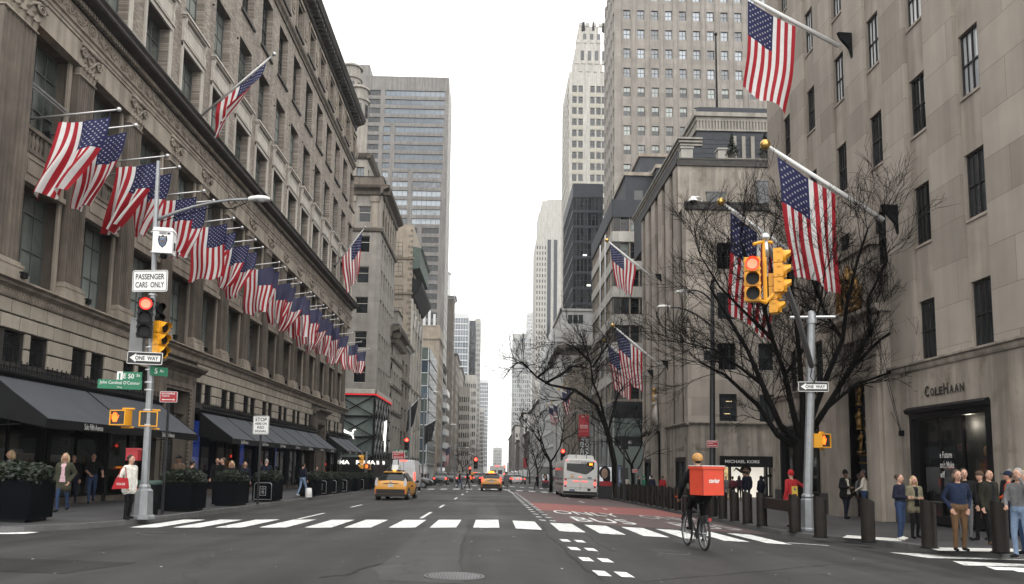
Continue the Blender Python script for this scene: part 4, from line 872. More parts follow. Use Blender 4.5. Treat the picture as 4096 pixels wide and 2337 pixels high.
# the tall slab with ribbon windows
Y = Yat(1797, XL, 311); H = zat(1797, 311, Y); D = 52; L = Yat(1808, XL, 412) - Y
t, F, A = building('slab_tower', 'tall grey office slab with long horizontal rows of blue window glass', 'tower', 'L', XL, Y, D, L, H, 'grey_panel')
ops = []; mb = MB(); ppx = FPX / Y
def ux(px): return D - (1797 - px) / ppx
prow = 39.2 / ppx * 1.0; z = zat(1600, 150 + 363 / 1.713 + 0, Y); k = 0; wh = 24 / ppx
segs_top = [(1449, 1513), (1532, 1782)]; segs_mid = [(1449, 1510), (1528, 1558), (1577, 1778)]; segs_low = [(1449, 1510), (1530, 1553), (1571, 1636), (1655, 1773)]; segs_bot = [(1449, 1510), (1571, 1620), (1650, 1680), (1699, 1768)]
_sw = {}
while z > 0 and k < 42:
	segs = segs_top if k < 4 else segs_mid if k < 9 else segs_low if k < 15 else segs_bot
	for a, b in segs:
		w_ = round((b - a) / ppx, 2); n = max(2, round(w_ / 1.62)); gmn = 'glass_dark' if (a == 1449 or k > 14) else 'glass_blue' if k < 9 else 'glass_sky'
		if (w_, gmn) not in _sw: _sw[(w_, gmn)] = flat_win(w_, wh, [i / n for i in range(1, n)], (), .08, .10, 'frame_bronze', gmn)
		u = (ux(a) + ux(b)) / 2; ops.append((u - w_ / 2, u + w_ / 2, z - wh, z)); F.put('window', _sw[(w_, gmn)], u, .28, z - wh)
	z -= prow; k += 1
facade_wall(mb, 0, D, -14, H, ops, .35); F.build(mb, 'wall', M_('grey_panel'))
rows = [zat(1600, 362, Y) - wh - prow * i for i in range(k)]
face(A, -14, H, spread(0, L, 6), rows, L / 6 * .6, wh, flat_win(L / 6 * .6, wh, (.5,), (), .08, .1), 'pale_panel', .35)
ph = MB(); ph.box(-D - 30, -D + ux(1455), 4, L, 0, zat(1440, 234, Y)); ph.build('service_core', M_('grey_panel'), t)
for i in range(18): jn = MB(); jn.box(0, D, -.012, 0, H - 6 - i * prow + 1.6, H - 6 - i * prow + 1.68); F.build(jn, 'panel_joint', M_('brown_stone'))
# stone turrets and roof storeys seen over the store's far end
Yh = 118.; X0 = on_y(1385, 600, Yh).x; Xc = on_y(1472, 600, Yh).x
t = thing('mansard_house', 'old stone building with arched attic windows and two round roof turrets', 'building', (Xc, Yh, 0)); D = Xc - X0 + 12
F = Fr(t, (-D, 0, 0), 0, D); A = Fr(t, (0, 0, 0), rad(90), 18); Hh = zat(1470, 620, Yh)
m = MB(); m.box(-D + .1, -.5, .5, 18, -10, Hh - .2); m.build('building_mass', M_('roof_tar'), t)
aw = flat_win(1.2, 3.2, (.5,), (.5,), .08, .06, 'frame_bronze', 'glass_sky')
face(F, -10, Hh, spread(0, D, 7), [Hh - 5.2, Hh - 10], 1.2, 3.2, aw, 'grey_stone', .3); face(A, -10, Hh, spread(0, 18, 6), [Hh - 5.2, Hh - 10], 1.2, 3.2, aw, 'grey_stone', .3)
for f in (F, A): run(f, 'cornice', [(0, Hh - .8), (-.5, Hh - .5), (-.8, Hh), (0, Hh + .2)], 'limestone_dark', .5, .5)
for px, py in ((1408, 268), (1437, 355)):
	p = on_y(px, py, Yh + 3); zt = p.z; tr = MB(); r = 1.6
	tr.lathe([(r, Hh - 14), (r, zt - 2.6), (r * 1.15, zt - 2.5), (r * 1.15, zt - 2.1), (r * .95, zt - 2.0), (r * .95, zt - .6), (r * 1.15, zt - .5), (r * 1.1, zt - .2), (r * .6, zt + .3), (0, zt + .5)], 16, (p.x - Xc, 3, 0)); tr.build('turret', M_('grey_stone'), t, smooth=False)
	for k in range(8): a = k * math.pi / 4 + .3; w = MB(); w.box(-.3, .3, -.06, .0, zt - 5.4, zt - 3.2); w.build('window', M_('glass_dark'), t, (p.x - Xc + (r + .03) * math.sin(a), 3 - (r + .03) * math.cos(a), 0), (0, 0, a))
# farther left
t, F, A, Y, L, H, rows = simple_left('spired_tower', 'slim brown tower topped by a small white lantern behind the slab', 1813, 1818, 1185, 'brown_stone', 4, 4., D=14, X=XL, cornice=1.2, corn_m='white_panel', py=1300)
lt = MB(); pz = zat(1806, 1075, Y); lt.lathe([(4.2, H), (4.2, H + 10), (4.8, H + 10.5), (3.6, H + 11.5), (2.8, pz - 8), (1, pz - 3), (.3, pz - 2.5), (.2, pz + 6), (0, pz + 6)], 8, (-6, 6, 0)); lt.build('lantern', M_('white_panel'), t)
simple_left('brick_red_house', 'dull red brick building far along the left side', 1826, 1840, 1415, 'brown_stone', 5, 4.2, D=14, cornice=.8)
def far_tower(name, label, Y, xa, xb, top, wall, ncol, fl, gm='glass_dark', fm='frame_bronze', Lz=25, side='L', ww=.6, wh=.6, nr=None, acol=5, frontrows=40, depth=.3, cat='tower', zlim=None, cpx=None, cw=1.4):
	"""Far tower: front between photo columns xa and xb at distance Y."""
	Xa, Xb = on_y(xa, (top + 1500) / 2, Y).x, on_y(xb, (top + 1500) / 2, Y).x; H = zat((xa + xb) / 2, top, Y); D = Xb - Xa
	t, F, A = building(name, label, cat, side, Xb if side == 'L' else Xa, Y, D, Lz, H, wall)
	n = min(frontrows, int((H - 3) / fl)); rows = [H - 3 - (i + 1) * fl for i in range(n)]
	if zlim: rows = [r for r in rows if r > zlim]
	w = D / ncol * ww if not cpx else cw; me = flat_win(w, fl * wh, (.5,) if w > 1.4 else (), (.5,), .07, .08, fm, gm); face(F, -14, H, spread(0, D, ncol) if not cpx else [on_y(p, (top + 1500) / 2, Y).x - Xa for p in cpx], rows, w, fl * wh, me, wall, depth)
	w = Lz / acol * ww; me = flat_win(w, fl * wh, (.5,) if w > 1.4 else (), (.5,), .07, .08, fm, gm); face(A, -14, H, spread(0, Lz, acol), rows, w, fl * wh, me, wall, depth)
	return t, F, A, H, D
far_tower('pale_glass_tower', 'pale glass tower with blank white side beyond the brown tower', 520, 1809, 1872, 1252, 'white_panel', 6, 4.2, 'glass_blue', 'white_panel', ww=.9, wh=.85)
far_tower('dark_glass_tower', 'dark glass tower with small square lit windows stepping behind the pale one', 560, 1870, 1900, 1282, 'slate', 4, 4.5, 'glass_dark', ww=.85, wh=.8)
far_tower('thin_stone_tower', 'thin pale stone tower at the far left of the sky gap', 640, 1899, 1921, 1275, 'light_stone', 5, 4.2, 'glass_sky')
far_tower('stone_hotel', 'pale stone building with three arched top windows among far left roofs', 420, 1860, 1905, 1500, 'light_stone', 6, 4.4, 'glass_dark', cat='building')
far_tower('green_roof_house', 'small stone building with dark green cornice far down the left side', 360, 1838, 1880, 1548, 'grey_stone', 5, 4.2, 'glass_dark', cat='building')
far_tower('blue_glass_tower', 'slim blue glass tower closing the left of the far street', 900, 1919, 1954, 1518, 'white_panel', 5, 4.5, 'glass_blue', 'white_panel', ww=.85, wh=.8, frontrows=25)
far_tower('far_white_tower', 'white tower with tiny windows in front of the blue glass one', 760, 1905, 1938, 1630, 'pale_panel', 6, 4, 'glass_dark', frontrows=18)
for i, (a, b, tp, w_) in enumerate(((1840, 1856, 1470, 'grey_stone'), (1858, 1872, 1560, 'brown_stone'), (1874, 1888, 1530, 'light_stone'), (1890, 1902, 1620, 'grey_stone'), (1903, 1915, 1650, 'tan_brick'), (1916, 1926, 1700, 'grey_stone'), (1927, 1938, 1735, 'brown_stone'))):
	simple_left('terrace_house', ('tall grey', 'narrow brown', 'pale stone', 'plain grey', 'tan brick', 'low grey', 'lowest brown')[i] + ' building in the far left row, number %s after the balconies' % ('one', 'two', 'three', 'four', 'five', 'six', 'seven')[i], a, b, tp, w_, 6, 4.2, D=16, cornice=.9, group='far row on the left', py=1650)
# ================================================================== right side: limestone pavilion with the shoe shop
XR = 15.6
MATS['panel_stone'] = brickmat('panel_stone', (.28, .247, .21), (.40, .355, .307), (.19, .165, .14), 2.9, 1.42, 'xyz', msize=.010, var=.08, streak=.14, bump=.05)
reg('granite', (.04, .039, .039), rough=.5, var=.35, scale=14)
reg('panel_trim', (.33, .29, .247), var=.12, scale=1.2, streak=.25, bump=.1)
MATS['stained_stone'] = mat('stained_stone', (.325, .287, .242), var=.15, scale=.9, streak=.45, bump=.1, dirt=((.15, .13, .10), .64, 1.2))
t, F, A = building('limestone_pavilion', 'tall plain limestone building with dark sash windows above the shoe shop', 'building', 'R', XR, 20.6, 30, 21.6, 31, 'panel_stone', zb=-3)
BU = lambda Y: 42.2 - Y
cols = [BU(y) for y in (23.93, 27.03, 30.13, 33.25, 36.38, 39.5)]; rows = [5.42, 9.75, 13.97, 18.28, 22.45, 26.6]
# recessed upright strips that hold the windows
mb = MB(); strips = [(c - .68, c + .62, 5.42, 31.) for c in cols]; facade_wall(mb, 0, 21.6, 5.40, 31, strips, .13); A.build(mb, 'wall', M_('panel_stone'))
WB = win_meshes(1.16, 2.22, (.25, .5, .75), (.5,), .06, .022, .1, 'frame_bronze', 'glass_dark', (.5,)); WB2 = (WB[0], WB[1].copy()); WB2[1].materials.clear(); WB2[1].materials.append(M_('glass_painted_sky'))
for j, c in enumerate(cols):
	zz = 5.42; ops = [(c - .60, c + .56, r, r + 2.22) for i, r in enumerate(rows) if not (i == 0 and j in (2, 3)) and not (i == 1 and j in (2, 3) and False)]
	s = MB(); facade_wall(s, c - .68, c + .62, 5.42, 31, ops, .24, w=-.13); A.build(s, 'window_strip', M_('panel_trim'))
	for o in ops:
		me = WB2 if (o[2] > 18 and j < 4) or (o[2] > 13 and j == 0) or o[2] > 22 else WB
		w_ = A.put('window', me[0], c - .02, .22, o[2]); link('pane', me[1], w_); sl_ = MB(); sl_.box(-.6, .6, -.14, 0, -.1, -.003); sl_.build('sill', M_('panel_trim'), w_)
run(A, 'string_course', [(0, 5.12), (-.06, 5.12), (-.10, 5.2), (-.10, 5.3), (-.2, 5.34), (-.2, 5.41), (0, 5.43)], 'stained_stone', 0, 0)
SHOP1 = (BU(28.3), BU(23.65)); SHOP2 = (BU(41.3), BU(36.4)); DOOR = (BU(33.25), BU(30.9))
mb = MB(); facade_wall(mb, 0, 21.6, .35, 5.12, [(SHOP1[0], SHOP1[1], .35, 3.72), (SHOP2[0], SHOP2[1], .35, 3.72), (DOOR[0], DOOR[1], .35, 5.12)], .5); A.build(mb, 'wall', M_('stained_stone'))
for a, b in ((0, SHOP2[0]), (SHOP2[1], DOOR[0]), (DOOR[1], SHOP1[0]), (SHOP1[1], 21.6)): box_on(A, 'granite_base', a + .003, b - .003, -.05, .5, -1.2, .35, 'granite')
face(F, -3, 31, [], [], 1, 1, None, 'panel_stone')
# far end wall of the pavilion, set round the corner of the gardens
fe = MB(); fe.box(.4, 30, 21.3, 21.55, -3, 31); fe.build('end_wall', M_('panel_stone'), t)
# shop fronts
MATS['poster_dark'] = mat('poster_dark', (.03, .033, .036), rough=.35, var=.5, scale=1.5)
reg('poster_blue', (.10, .12, .14), var=.2); reg('poster_red', (.22, .02, .03), var=.2); reg('poster_plum', (.16, .045, .07), var=.2); reg('poster_skin', (.38, .22, .13), var=.1); reg('timber_lit', (.5, .3, .12), var=.1, emit=.35)
MATS['red_glow'] = lamp('red_glow', (.8, .02, .01), .5)
for k, (a, b) in enumerate((SHOP1, SHOP2)):
	fr = MB(); fr.box(a, a + .22, -.06, .5, -.4, 3.72); fr.box(b - .22, b, -.06, .5, -.4, 3.72); fr.box(a + .22, b - .22, -.06, .5, 3.3, 3.72); fr.prism([(-.06, 3.5), (-.2, 3.54), (-.26, 3.66), (-.1, 3.76), (-.06, 3.76)], 'x', a - .04, b + .04); fr.box(a + .22, b - .22, .0, .45, -.4, -.12)
	for f_ in (.34, .63): fr.box(a + (b - a) * f_ - .05, a + (b - a) * f_ + .05, .12, .22, -.12, 3.3)
	s = A.build(fr, 'shop_frame', M_('black_paint'))
	g = MB(); g.face([(a + .22, .16, -.12), (b - .22, .16, -.12), (b - .22, .16, 3.3), (a + .22, .16, 3.3)]); A.build(g, 'shop_window', M_('clear_glass'))
	bk = MB(); bk.box(a + .1, b - .1, 1.5, 1.55, -.4, 3.4); bk.box(a + .1, a + .14, .2, 1.5, -.4, 3.4); bk.box(b - .14, b - .1, .2, 1.5, -.4, 3.4); bk.box(a + .1, b - .1, .2, 1.5, 3.32, 3.36); bk.box(a + .1, b - .1, .2, 1.5, -.4, -.3); A.build(bk, 'shop_interior', M_('poster_dark'))
	for i, ch in enumerate('COLEHAAN'):
		big = ch in 'CH' and i in (0, 4); xo = (0, .33, .60, .84, 1.13, 1.45, 1.73, 2.02)[i]
		A.put('lettering', text_mesh(ch, .27 if big else .24, .40 if big else .29, M_('joint'), bold=.035), (a + b) / 2 - 1.1 + xo * 1.02, -.04, 4.22 + (.045 if big else 0))
a, b = SHOP1
for i, s in enumerate(('e Future', "on't Make", 'elf')):
	w_ = (.72, .82, .26)[i]; A.put('lettering', text_mesh(s, w_, .24 if i == 1 else .22, M_('sign_white'), bold=.01), a + 1.6 + w_ / 2, .10, 2.0 - .34 * i)
pt = MB(); pt.box(b - 2.05, b - 1.0, .9, .94, -.2, 2.6); A.build(pt, 'poster', M_('poster_blue'))
pp_ = MB(); pp_.prism([(b - 1.45, -.1), (b - 1.0, -.1), (b - .95, 1.05), (b - 1.4, 1.1)], 'y', .55, .6); A.build(pp_, 'poster_figure', M_('poster_red'))
pp_ = MB(); pp_.prism([(b - 1.42, 1.1), (b - .95, 1.05), (b - .92, 1.55), (b - 1.1, 1.9), (b - 1.3, 1.85)], 'y', .53, .58); pp_.box(b - 1.05, b - .9, .54, .57, .95, 1.2); A.build(pp_, 'poster_figure', M_('poster_plum'))
pp_ = MB(); pp_.ball((b - 1.18, .55, 2.1), .15, 6, sc=(.8, .3, 1.2)); pp_.box(b - 1.42, b - .95, .50, .54, 1.12, 1.22); A.build(pp_, 'poster_figure', M_('poster_skin'))
pp_ = MB(); pp_.box(b - 2.0, b - 1.62, .8, .86, 1.75, 2.55); A.build(pp_, 'lit_panel', M_('timber_lit')); pp_ = MB(); pp_.box(b - 3.0, b - 2.35, 1.2, 1.24, 2.3, 3.1); A.build(pp_, 'lit_panel', M_('red_glow'))
pl = bpy.data.lights.new('shop_spot', 'POINT'); pl.energy = 18; pl.color = (1, .85, .65); pl.shadow_soft_size = .1; plo = bpy.data.objects.new('shop_spot', pl); COL.objects.link(plo); plo.location = (XR + .34, 42.2 - (b - 1.7), 3.0); lm = MB(); lm.ball((b - 2.05, .7, 3.05), .045, 4); A.build(lm, 'spot_lamp', M_('white_lamp'))
# entrance with gilded figures and the carved arms over it
dp = MB(); dp.box(DOOR[0], DOOR[1], .42, .5, -.6, 7.0); A.build(dp, 'door_panel', M_('dark_granite'))
pr = MB()
for a, b in ((DOOR[0] - 1.35, DOOR[0]), (DOOR[1], DOOR[1] + 1.35)): pr.box(a, b, -.35, .5, -.6, 7.7); pr.box(a + .15, b - .15, -.5, -.35, -.6, 7.6)
pr.box(DOOR[0], DOOR[1], -.3, .5, 6.9, 7.7); pr.prism([(0, 7.7), (-.5, 7.7), (-.62, 7.85), (-.62, 8.0), (0, 8.1)], 'x', DOOR[0] - 1.5, DOOR[1] + 1.5); pr.box(DOOR[0] - .6, DOOR[1] + .6, -.28, 0.12, 8.1, 10.6); pr.prism([(0, 10.6), (-.4, 10.6), (-.45, 10.9), (0, 11.0)], 'x', DOOR[0] - .8, DOOR[1] + .8)
A.build(pr, 'entrance_surround', M_('panel_trim'))
def statuette(h, seed):
	r = random.Random(seed); m = MB(); tw = r.uniform(-.08, .08); a = r.choice((-1, 1))
	m.tube([(-.05, 0, 0), (-.06, -.02, h * .24), (-.04 + tw * .5, -.01, h * .48)], [.035, .04, .055], 6); m.tube([(.06, 0, 0), (.06, -.03, h * .24), (.04 + tw * .5, -.01, h * .48)], [.035, .04, .055], 6)
	m.tube([(tw * .5, 0, h * .44), (tw, -.02, h * .62), (tw, 0, h * .78), (tw, 0, h * .85)], [.085, .075, .095, .035], 8); m.ball((tw, -.01, h * .93), .06, 6, sc=(.85, .9, 1.15))
	m.tube([(tw - .1, 0, h * .78), (tw - .16, -.06, h * .62), (tw - .05 * a, -.14, h * .56)], [.032, .03, .022], 6); m.tube([(tw + .1, 0, h * .78), (tw + .17, -.05, h * .63), (tw + .1 * a, -.12, h * .70 if a > 0 else h * .5)], [.032, .03, .022], 6)
	if seed % 2: m.tube([(tw, -.01, h * .02), (tw, -.02, h * .25), (tw, -.01, h * .48)], [.12, .10, .08], 8)
	m.tube([(-.17, -.05, h * .05), (tw + .14 * a, -.12, h * .72)], .014, 5); m.box(-.14, .14, -.14, .06, -.08, 0); return m.mesh('gilded_figure', M_('gold'), True)
i = 0
for col_, zs2 in ((DOOR[0] + .42, (2.25, 3.25, 4.3, 5.5)), (DOOR[0] + 1.22, (2.65, 3.65, 4.75)), (DOOR[1] - .42, (2.25, 3.25, 4.3, 5.5))):
	for z in zs2: A.put('gilded_figure', statuette(.86, i), col_, .30, z); i += 1
MATS['lit_brass'] = M_('gold')
for z in (1.75, 2.1): bx_ = MB(); bx_.box(DOOR[0], DOOR[1], .36, .42, z - .03, z + .03); A.build(bx_, 'door_rail', M_('gold'))
ar = MB(); c = (DOOR[0] + DOOR[1]) / 2                                  # royal arms: shield, crown, supporters as gilded relief
sh = [(-.42, 9.5), (-.42, 8.9), (-.25, 8.55), (0, 8.35), (.25, 8.55), (.42, 8.9), (.42, 9.5)]; ar.prism([(c + x, z) for x, z in sh], 'y', -.42, -.30)
ar.torus((c, -.44, 9.0), .33, .05, 'y', 18, 5); ar.lathe([(.22, 9.55), (.26, 9.75), (.15, 9.9), (.2, 10.0), (.05, 10.12), (0, 10.3)], 10, (c, -.40, 0))
for s in (-1, 1):
	ar.tube([(c + s * .95, -.4, 8.3), (c + s * .8, -.42, 8.8), (c + s * .72, -.44, 9.25), (c + s * .6, -.44, 9.55)], [.14, .17, .16, .12], 8); ar.ball((c + s * .58, -.46, 9.68), .15, 6); ar.tube([(c + s * .75, -.45, 9.2), (c + s * .5, -.5, 9.3), (c + s * .4, -.48, 9.45)], [.07, .06, .04], 6); ar.tube([(c + s * .9, -.42, 8.5), (c + s * .55, -.5, 8.5), (c + s * .5, -.5, 8.3)], [.08, .07, .05], 6); scroll(ar, c + s * 1.0, -.4, 8.9, .2, s, .04)
ar.prism([(-.3, 8.15), (-.5, 8.18), (-.48, 8.32), (-.3, 8.34)], 'x', c - .9, c + .9); A.build(ar, 'coat_of_arms', M_('gold'), True)
wv = MB()
for z in (3.3, 3.0): wv.box(DOOR[0] - .8, DOOR[0] - .6, -.36, -.35, z - .1, z + .1)
A.build(wv, 'vent', M_('black_metal')); lp = MB(); lp.box(SHOP1[0] - 1.5, SHOP1[0] - 1.0, -.06, -.045, .75, .85); A.put('lettering', text_mesh('ColeHaan', .55, .13, M_('black_paint')), SHOP1[0] - .85, -.02, .95)
cb = MB()
for x in (SHOP1[0] - .55,): cb.tube([(x, -.08, 2.9), (x - .4, -1.2, 9.5)], .012, 4); cb.tube([(x - .06, -.08, 2.9), (x - .9, -.8, 8.)], .012, 4); cb.tube([(x, -.06, 2.9), (x - 1.8, -.12, 5.0)], .01, 4); cb.box(x - .08, x + .08, -.14, 0, 2.75, 2.95)
A.build(cb, 'cable', M_('black_metal'))
# ================================================================== second pavilion, across the gardens
Y2 = on_x(2754, 1800, XR).y; L2 = on_x(2571, 1800, XR).y - Y2
H1 = zat(2766, 815, Y2); Y2b = Y2 + 2.6; H2 = zat(2735, 641, Y2b)
t2, F, A = building('garden_pavilion', 'limestone pavilion with handbag shop sign and dark blue slate roof terraces', 'building', 'R', XR, Y2, 30, L2, H1, 'panel_stone', zb=-4)
BU2 = lambda Y: L2 - (Y - Y2)
zl5 = zat(2800, 1690, Y2); pitch = 4.15; rowsF = [zl5 + .12 + pitch * i for i in range(4)]
ccF = [on_y(2913, 1640, Y2).x - XR + 3.25 * i for i in range(5)]
wF = win_meshes(1.45, 2.2, (.33, .66), (.5,), .07, .035, .08, 'frame_bronze', 'glass_dark', (.5,))
ops = []; mb = MB()
for i, z in enumerate(rowsF):
	for j, u in enumerate(ccF):
		ops.append((u - .72, u + .72, z, z + 2.2)); w_ = F.put('window', wF[0], u, .2, z); link('pane', wF[1], w_)
		if i == 0 and j == 0:
			for k in range(3): lt = MB(); lt.box(-.3 + .1 * k, .2 + .1 * k, .03, .045, .6 + .5 * k, .64 + .5 * k); lt.build('ceiling_lamp', M_('warm_lamp'), w_)
facade_wall(mb, 0, 30, zl5 + .05, H1, ops, .28); F.build(mb, 'wall', M_('panel_stone'))
zk0, zk1, zk2 = zat(2900, 1824, Y2), zat(2900, 1868, Y2), -1.4
ku0, ku1 = on_y(2879, 1840, Y2).x - XR, on_y(3090, 1840, Y2).x - XR
mb = MB(); facade_wall(mb, 0, 30, -4, zl5 + .05, [(ku0, ku1, -1.4, zk0)], .5); F.build(mb, 'wall', M_('stained_stone'))
run(F, 'string_course', [(0, zl5 - .22), (-.08, zl5 - .2), (-.22, zl5 - .05), (-.22, zl5 + .04), (0, zl5 + .06)], 'stained_stone', .22, 0); run(A, 'string_course', [(0, zl5 - .22), (-.08, zl5 - .2), (-.22, zl5 - .05), (-.22, zl5 + .04), (0, zl5 + .06)], 'stained_stone', 0, .22)
box_on(F, 'sign_band', ku0, ku1, -.06, .4, zk1, zk0, 'black_paint'); F.put('lettering', text_mesh('MICHAEL KORS', 2.75, .24, M_('off_white'), bold=.02), on_y(2968, 1843, Y2).x - XR, -.075, (zk0 + zk1) / 2)
reg('lit_display', (.75, .70, .6), var=.1, scale=1.5, emit=.55); reg('lit_gold', (.6, .45, .2), var=.5, scale=5, emit=.5)
box_on(F, 'display_back', ku0 + .2, ku1 - .2, .42, .46, zk2, zk1, 'lit_display')
for a, b in ((ku0, ku0 + .22), (ku0 + .75, ku0 + .9), (ku1 - .6, ku1 - .4)): box_on(F, 'shop_frame', a, b, -.02, .38, zk2, zk1, 'black_paint')
box_on(F, 'display_shelves', ku0 + .25, ku0 + .72, .3, .4, zk2, zk1 - .05, 'lit_gold')
fc = MB(); fx = on_y(2990, 1900, Y2).x - XR; fc.ball((fx, .34, zk1 - .45), .42, 8, sc=(.75, .1, 1.)); F.build(fc, 'poster_face', M_('poster_skin')); fh = MB(); fh.ball((fx, .38, zk1 - .2), .5, 8, sc=(.9, .08, .7)); fh.tube([(fx - .3, .36, zk1 - .4), (fx - .8, .36, zk1 - .1), (fx - 1., .36, zk1 - .35)], [.12, .08, .02], 6); fh.box(fx - .3, fx + .3, .26, .30, zk1 - .48, zk1 - .34); F.build(fh, 'poster_hair', M_('black_paint'))
arc = MB(); arc.torus((fx + 1.9, .3, zk1 - 1.5), .85, .1, 'y', 24, 6); F.build(arc, 'display_arch', M_('black_paint'))
F.put('lettering', text_mesh('PROMENADE', 1.6, .22, M_('limestone_dark')), on_y(2823, 1798, Y2).x - XR, -.02, zat(2823, 1798, Y2))
cols = [BU2(Y2 + 1.9 + 3.1 * k) for k in range(6)]; mb = MB()
zA = zl5 + .05; strips = [(c - .68, c + .62, zA, H2) for c in cols]
facade_wall(mb, 0, L2 - 2.6, zA, H2, [s for s in strips if s[1] < L2 - 2.6], .2); facade_wall(mb, L2 - 2.6, L2, zA, H1, [(s[0], s[1], s[2], H1) for s in strips if s[1] > L2 - 2.6], .2); A.build(mb, 'wall', M_('panel_stone'))
for j, c in enumerate(cols):
	hh = H2 if c < L2 - 3 else H1; ops = [(c - .60, c + .56, zA + .1 + pitch * i, zA + 2.3 + pitch * i) for i in range(7) if zA + 2.3 + pitch * i < hh - 1 and not (i == 0 and j in (2, 3))]
	s = MB(); facade_wall(s, c - .68, c + .62, zA, hh, ops, .24, w=-.2); A.build(s, 'window_strip', M_('limestone_dark'))
	for o in ops: w_ = A.put('window', WB[0], c - .02, .3, o[2]); link('pane', WB[1], w_)
mb = MB(); zd = zl5 + 1.6; sh1, sh2, dr_ = (BU2(Y2 + 4.3), BU2(Y2 + 1.0)), (BU2(Y2 + 17.6), BU2(Y2 + 14.6)), (BU2(Y2 + 11.2), BU2(Y2 + 8.6))
facade_wall(mb, 0, L2, -4, zA, [(s[0], s[1], -2, 2.35) for s in (sh1, sh2)] + [(dr_[0], dr_[1], -2, zA - .4)], .45); A.build(mb, 'wall', M_('stained_stone'))
for s in (sh1, sh2):
	fr = MB(); fr.box(s[0], s[0] + .16, -.05, .3, -2, 2.35); fr.box(s[1] - .16, s[1], -.05, .3, -2, 2.35); fr.box(s[0] + .16, s[1] - .16, -.05, .3, 1.95, 2.35); fr.box((s[0] + s[1]) / 2 - .04, (s[0] + s[1]) / 2 + .04, .1, .2, -2, 1.95); A.build(fr, 'shop_frame', M_('black_paint'))
	g = MB(); g.face([(s[0], .2, -2), (s[1], .2, -2), (s[1], .2, 1.95), (s[0], .2, 1.95)]); A.build(g, 'shop_window', M_('glass_front')); lp = MB(); lp.ball(((s[0] + s[1]) / 2 + .4, .15, .4), .12, 5, sc=(1, .3, 2)); A.build(lp, 'display_lamp', M_('white_lamp'))
	A.put('lettering', text_mesh('MICHAEL KORS', 1.9, .3, M_('black_paint')), (s[0] + s[1]) / 2, -.03, 3.0)
dp = MB(); dp.box(dr_[0], dr_[1], .4, .45, -2, zA); A.build(dp, 'door_panel', M_('dark_granite')); es = MB()
for a, b in ((dr_[0] - 1., dr_[0]), (dr_[1], dr_[1] + 1.)): es.box(a, b, -.35, .45, -2, zA + 2.8)
es.box(dr_[0], dr_[1], -.3, .45, zA - .3, zA + 2.8); A.build(es, 'entrance_surround', M_('panel_trim'))
gp = MB(); c = (dr_[0] + dr_[1]) / 2
for q in range(5): gp.tube([(c + (q - 2) * .3, -.5, zA + .2), (c + (q - 2) * .25, -.6, zA + 1.2), (c + (q - 2) * .15, -.5, zA + 2.0 + (q % 2) * .7)], [.16, .2, .12], 6)
for q in range(4): gp.ball((c + (q - 1.5) * .35, -.62, zA + 2.2 + .6 * (q % 2)), .2, 6)
A.build(gp, 'carved_group', M_('pale_stone'), True); gq = MB(); gq.ball((c + .1, -.62, zA + 3.5), .22, 6); gq.tube([(c + .1, -.6, zA + 1), (c + .1, -.66, zA + 3.3)], [.15, .2], 6); A.build(gq, 'gilded_group', M_('gold'), True)
for i in range(4):
	lpz = MB(); lpz.box(dr_[0] - .04, dr_[0] - .02, -.2, -.1, -.3 + i * 1.4, .0 + i * 1.4); A.build(lpz, 'lit_number', M_('white_lamp'))
# upper block, parapets, slate terraces
ub = MB(); ub.box(0.0, 29, 2.6, 3.0, H1 - .2, H2); ub.build('upper_wall', M_('stained_stone'), t2)
u2 = Fr(t2, (0, 2.6, 0), 0, 29);
for a, b, zb_, zt_ in ((ccF[0] - .75, ccF[0] + .75, H1 + .3, H1 + 1.9), (ccF[1] + .3, ccF[1] + 1.7, H1 - .2, H1 + 3.0)):
	w_ = MB(); w_.box(a, b, -.06, .0, zb_, zt_); w_.box(a - .08, b + .08, -.12, 0, zt_, zt_ + .12); w_.box((a + b) / 2 - .03, (a + b) / 2 + .03, -.09, -.06, zb_, zt_); w_.box(a, b, -.085, -.06, (zb_ + zt_) / 2, (zb_ + zt_) / 2 + .06); u2.build(w_, 'window', M_('glass_dark'))
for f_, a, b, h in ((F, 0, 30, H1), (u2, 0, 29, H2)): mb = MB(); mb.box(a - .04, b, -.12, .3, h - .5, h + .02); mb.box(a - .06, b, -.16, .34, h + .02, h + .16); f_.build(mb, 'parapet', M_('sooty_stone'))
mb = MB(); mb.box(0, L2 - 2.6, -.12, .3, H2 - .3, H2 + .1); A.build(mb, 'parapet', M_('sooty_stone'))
hb = on_y(2905, 650, Y2b).x - XR; mb = MB(); mb.box(hb, 29, .0, 3, H2, zat(2905, 632, Y2b)); u2.build(mb, 'raised_block', M_('stained_stone'))
Y3 = Y2 + 9; z3b, z3t = H2 - 3, zat(2790, 448, Y3); x3 = on_y(2788, 560, Y3).x - XR
def slates(x0, x1, y0, y1, z0, z1, par, mname='slate'):               # slate-clad roof house: clad wall and its visible slate courses
	m = MB(); m.box(x0, x1, y0, y1, z0, z1); o = m.build('slate_wall', M_(mname), par); rr = random.Random(3); w = {}
	for q in (.95, 1.25, 1.6):
		s = MB(); s.box(0, q - .04, -.03, -.002, 0, .40); w[q] = s.mesh('slate_tile', M_(mname))
	z = z0 + .1; n = 0
	while z < z1 - .4 and n < 290:
		x = x0 + rr.uniform(0, .3)
		while x < x1 - 1.7 and n < 290: q = rr.choice((.95, 1.25, 1.6)); link('slate_tile', w[q], o, (x, y0, z)); x += q; n += 1
		z += .45
	return o
slates(x3, x3 + 14, 9, 30, z3b, z3t - 1.9, t2)
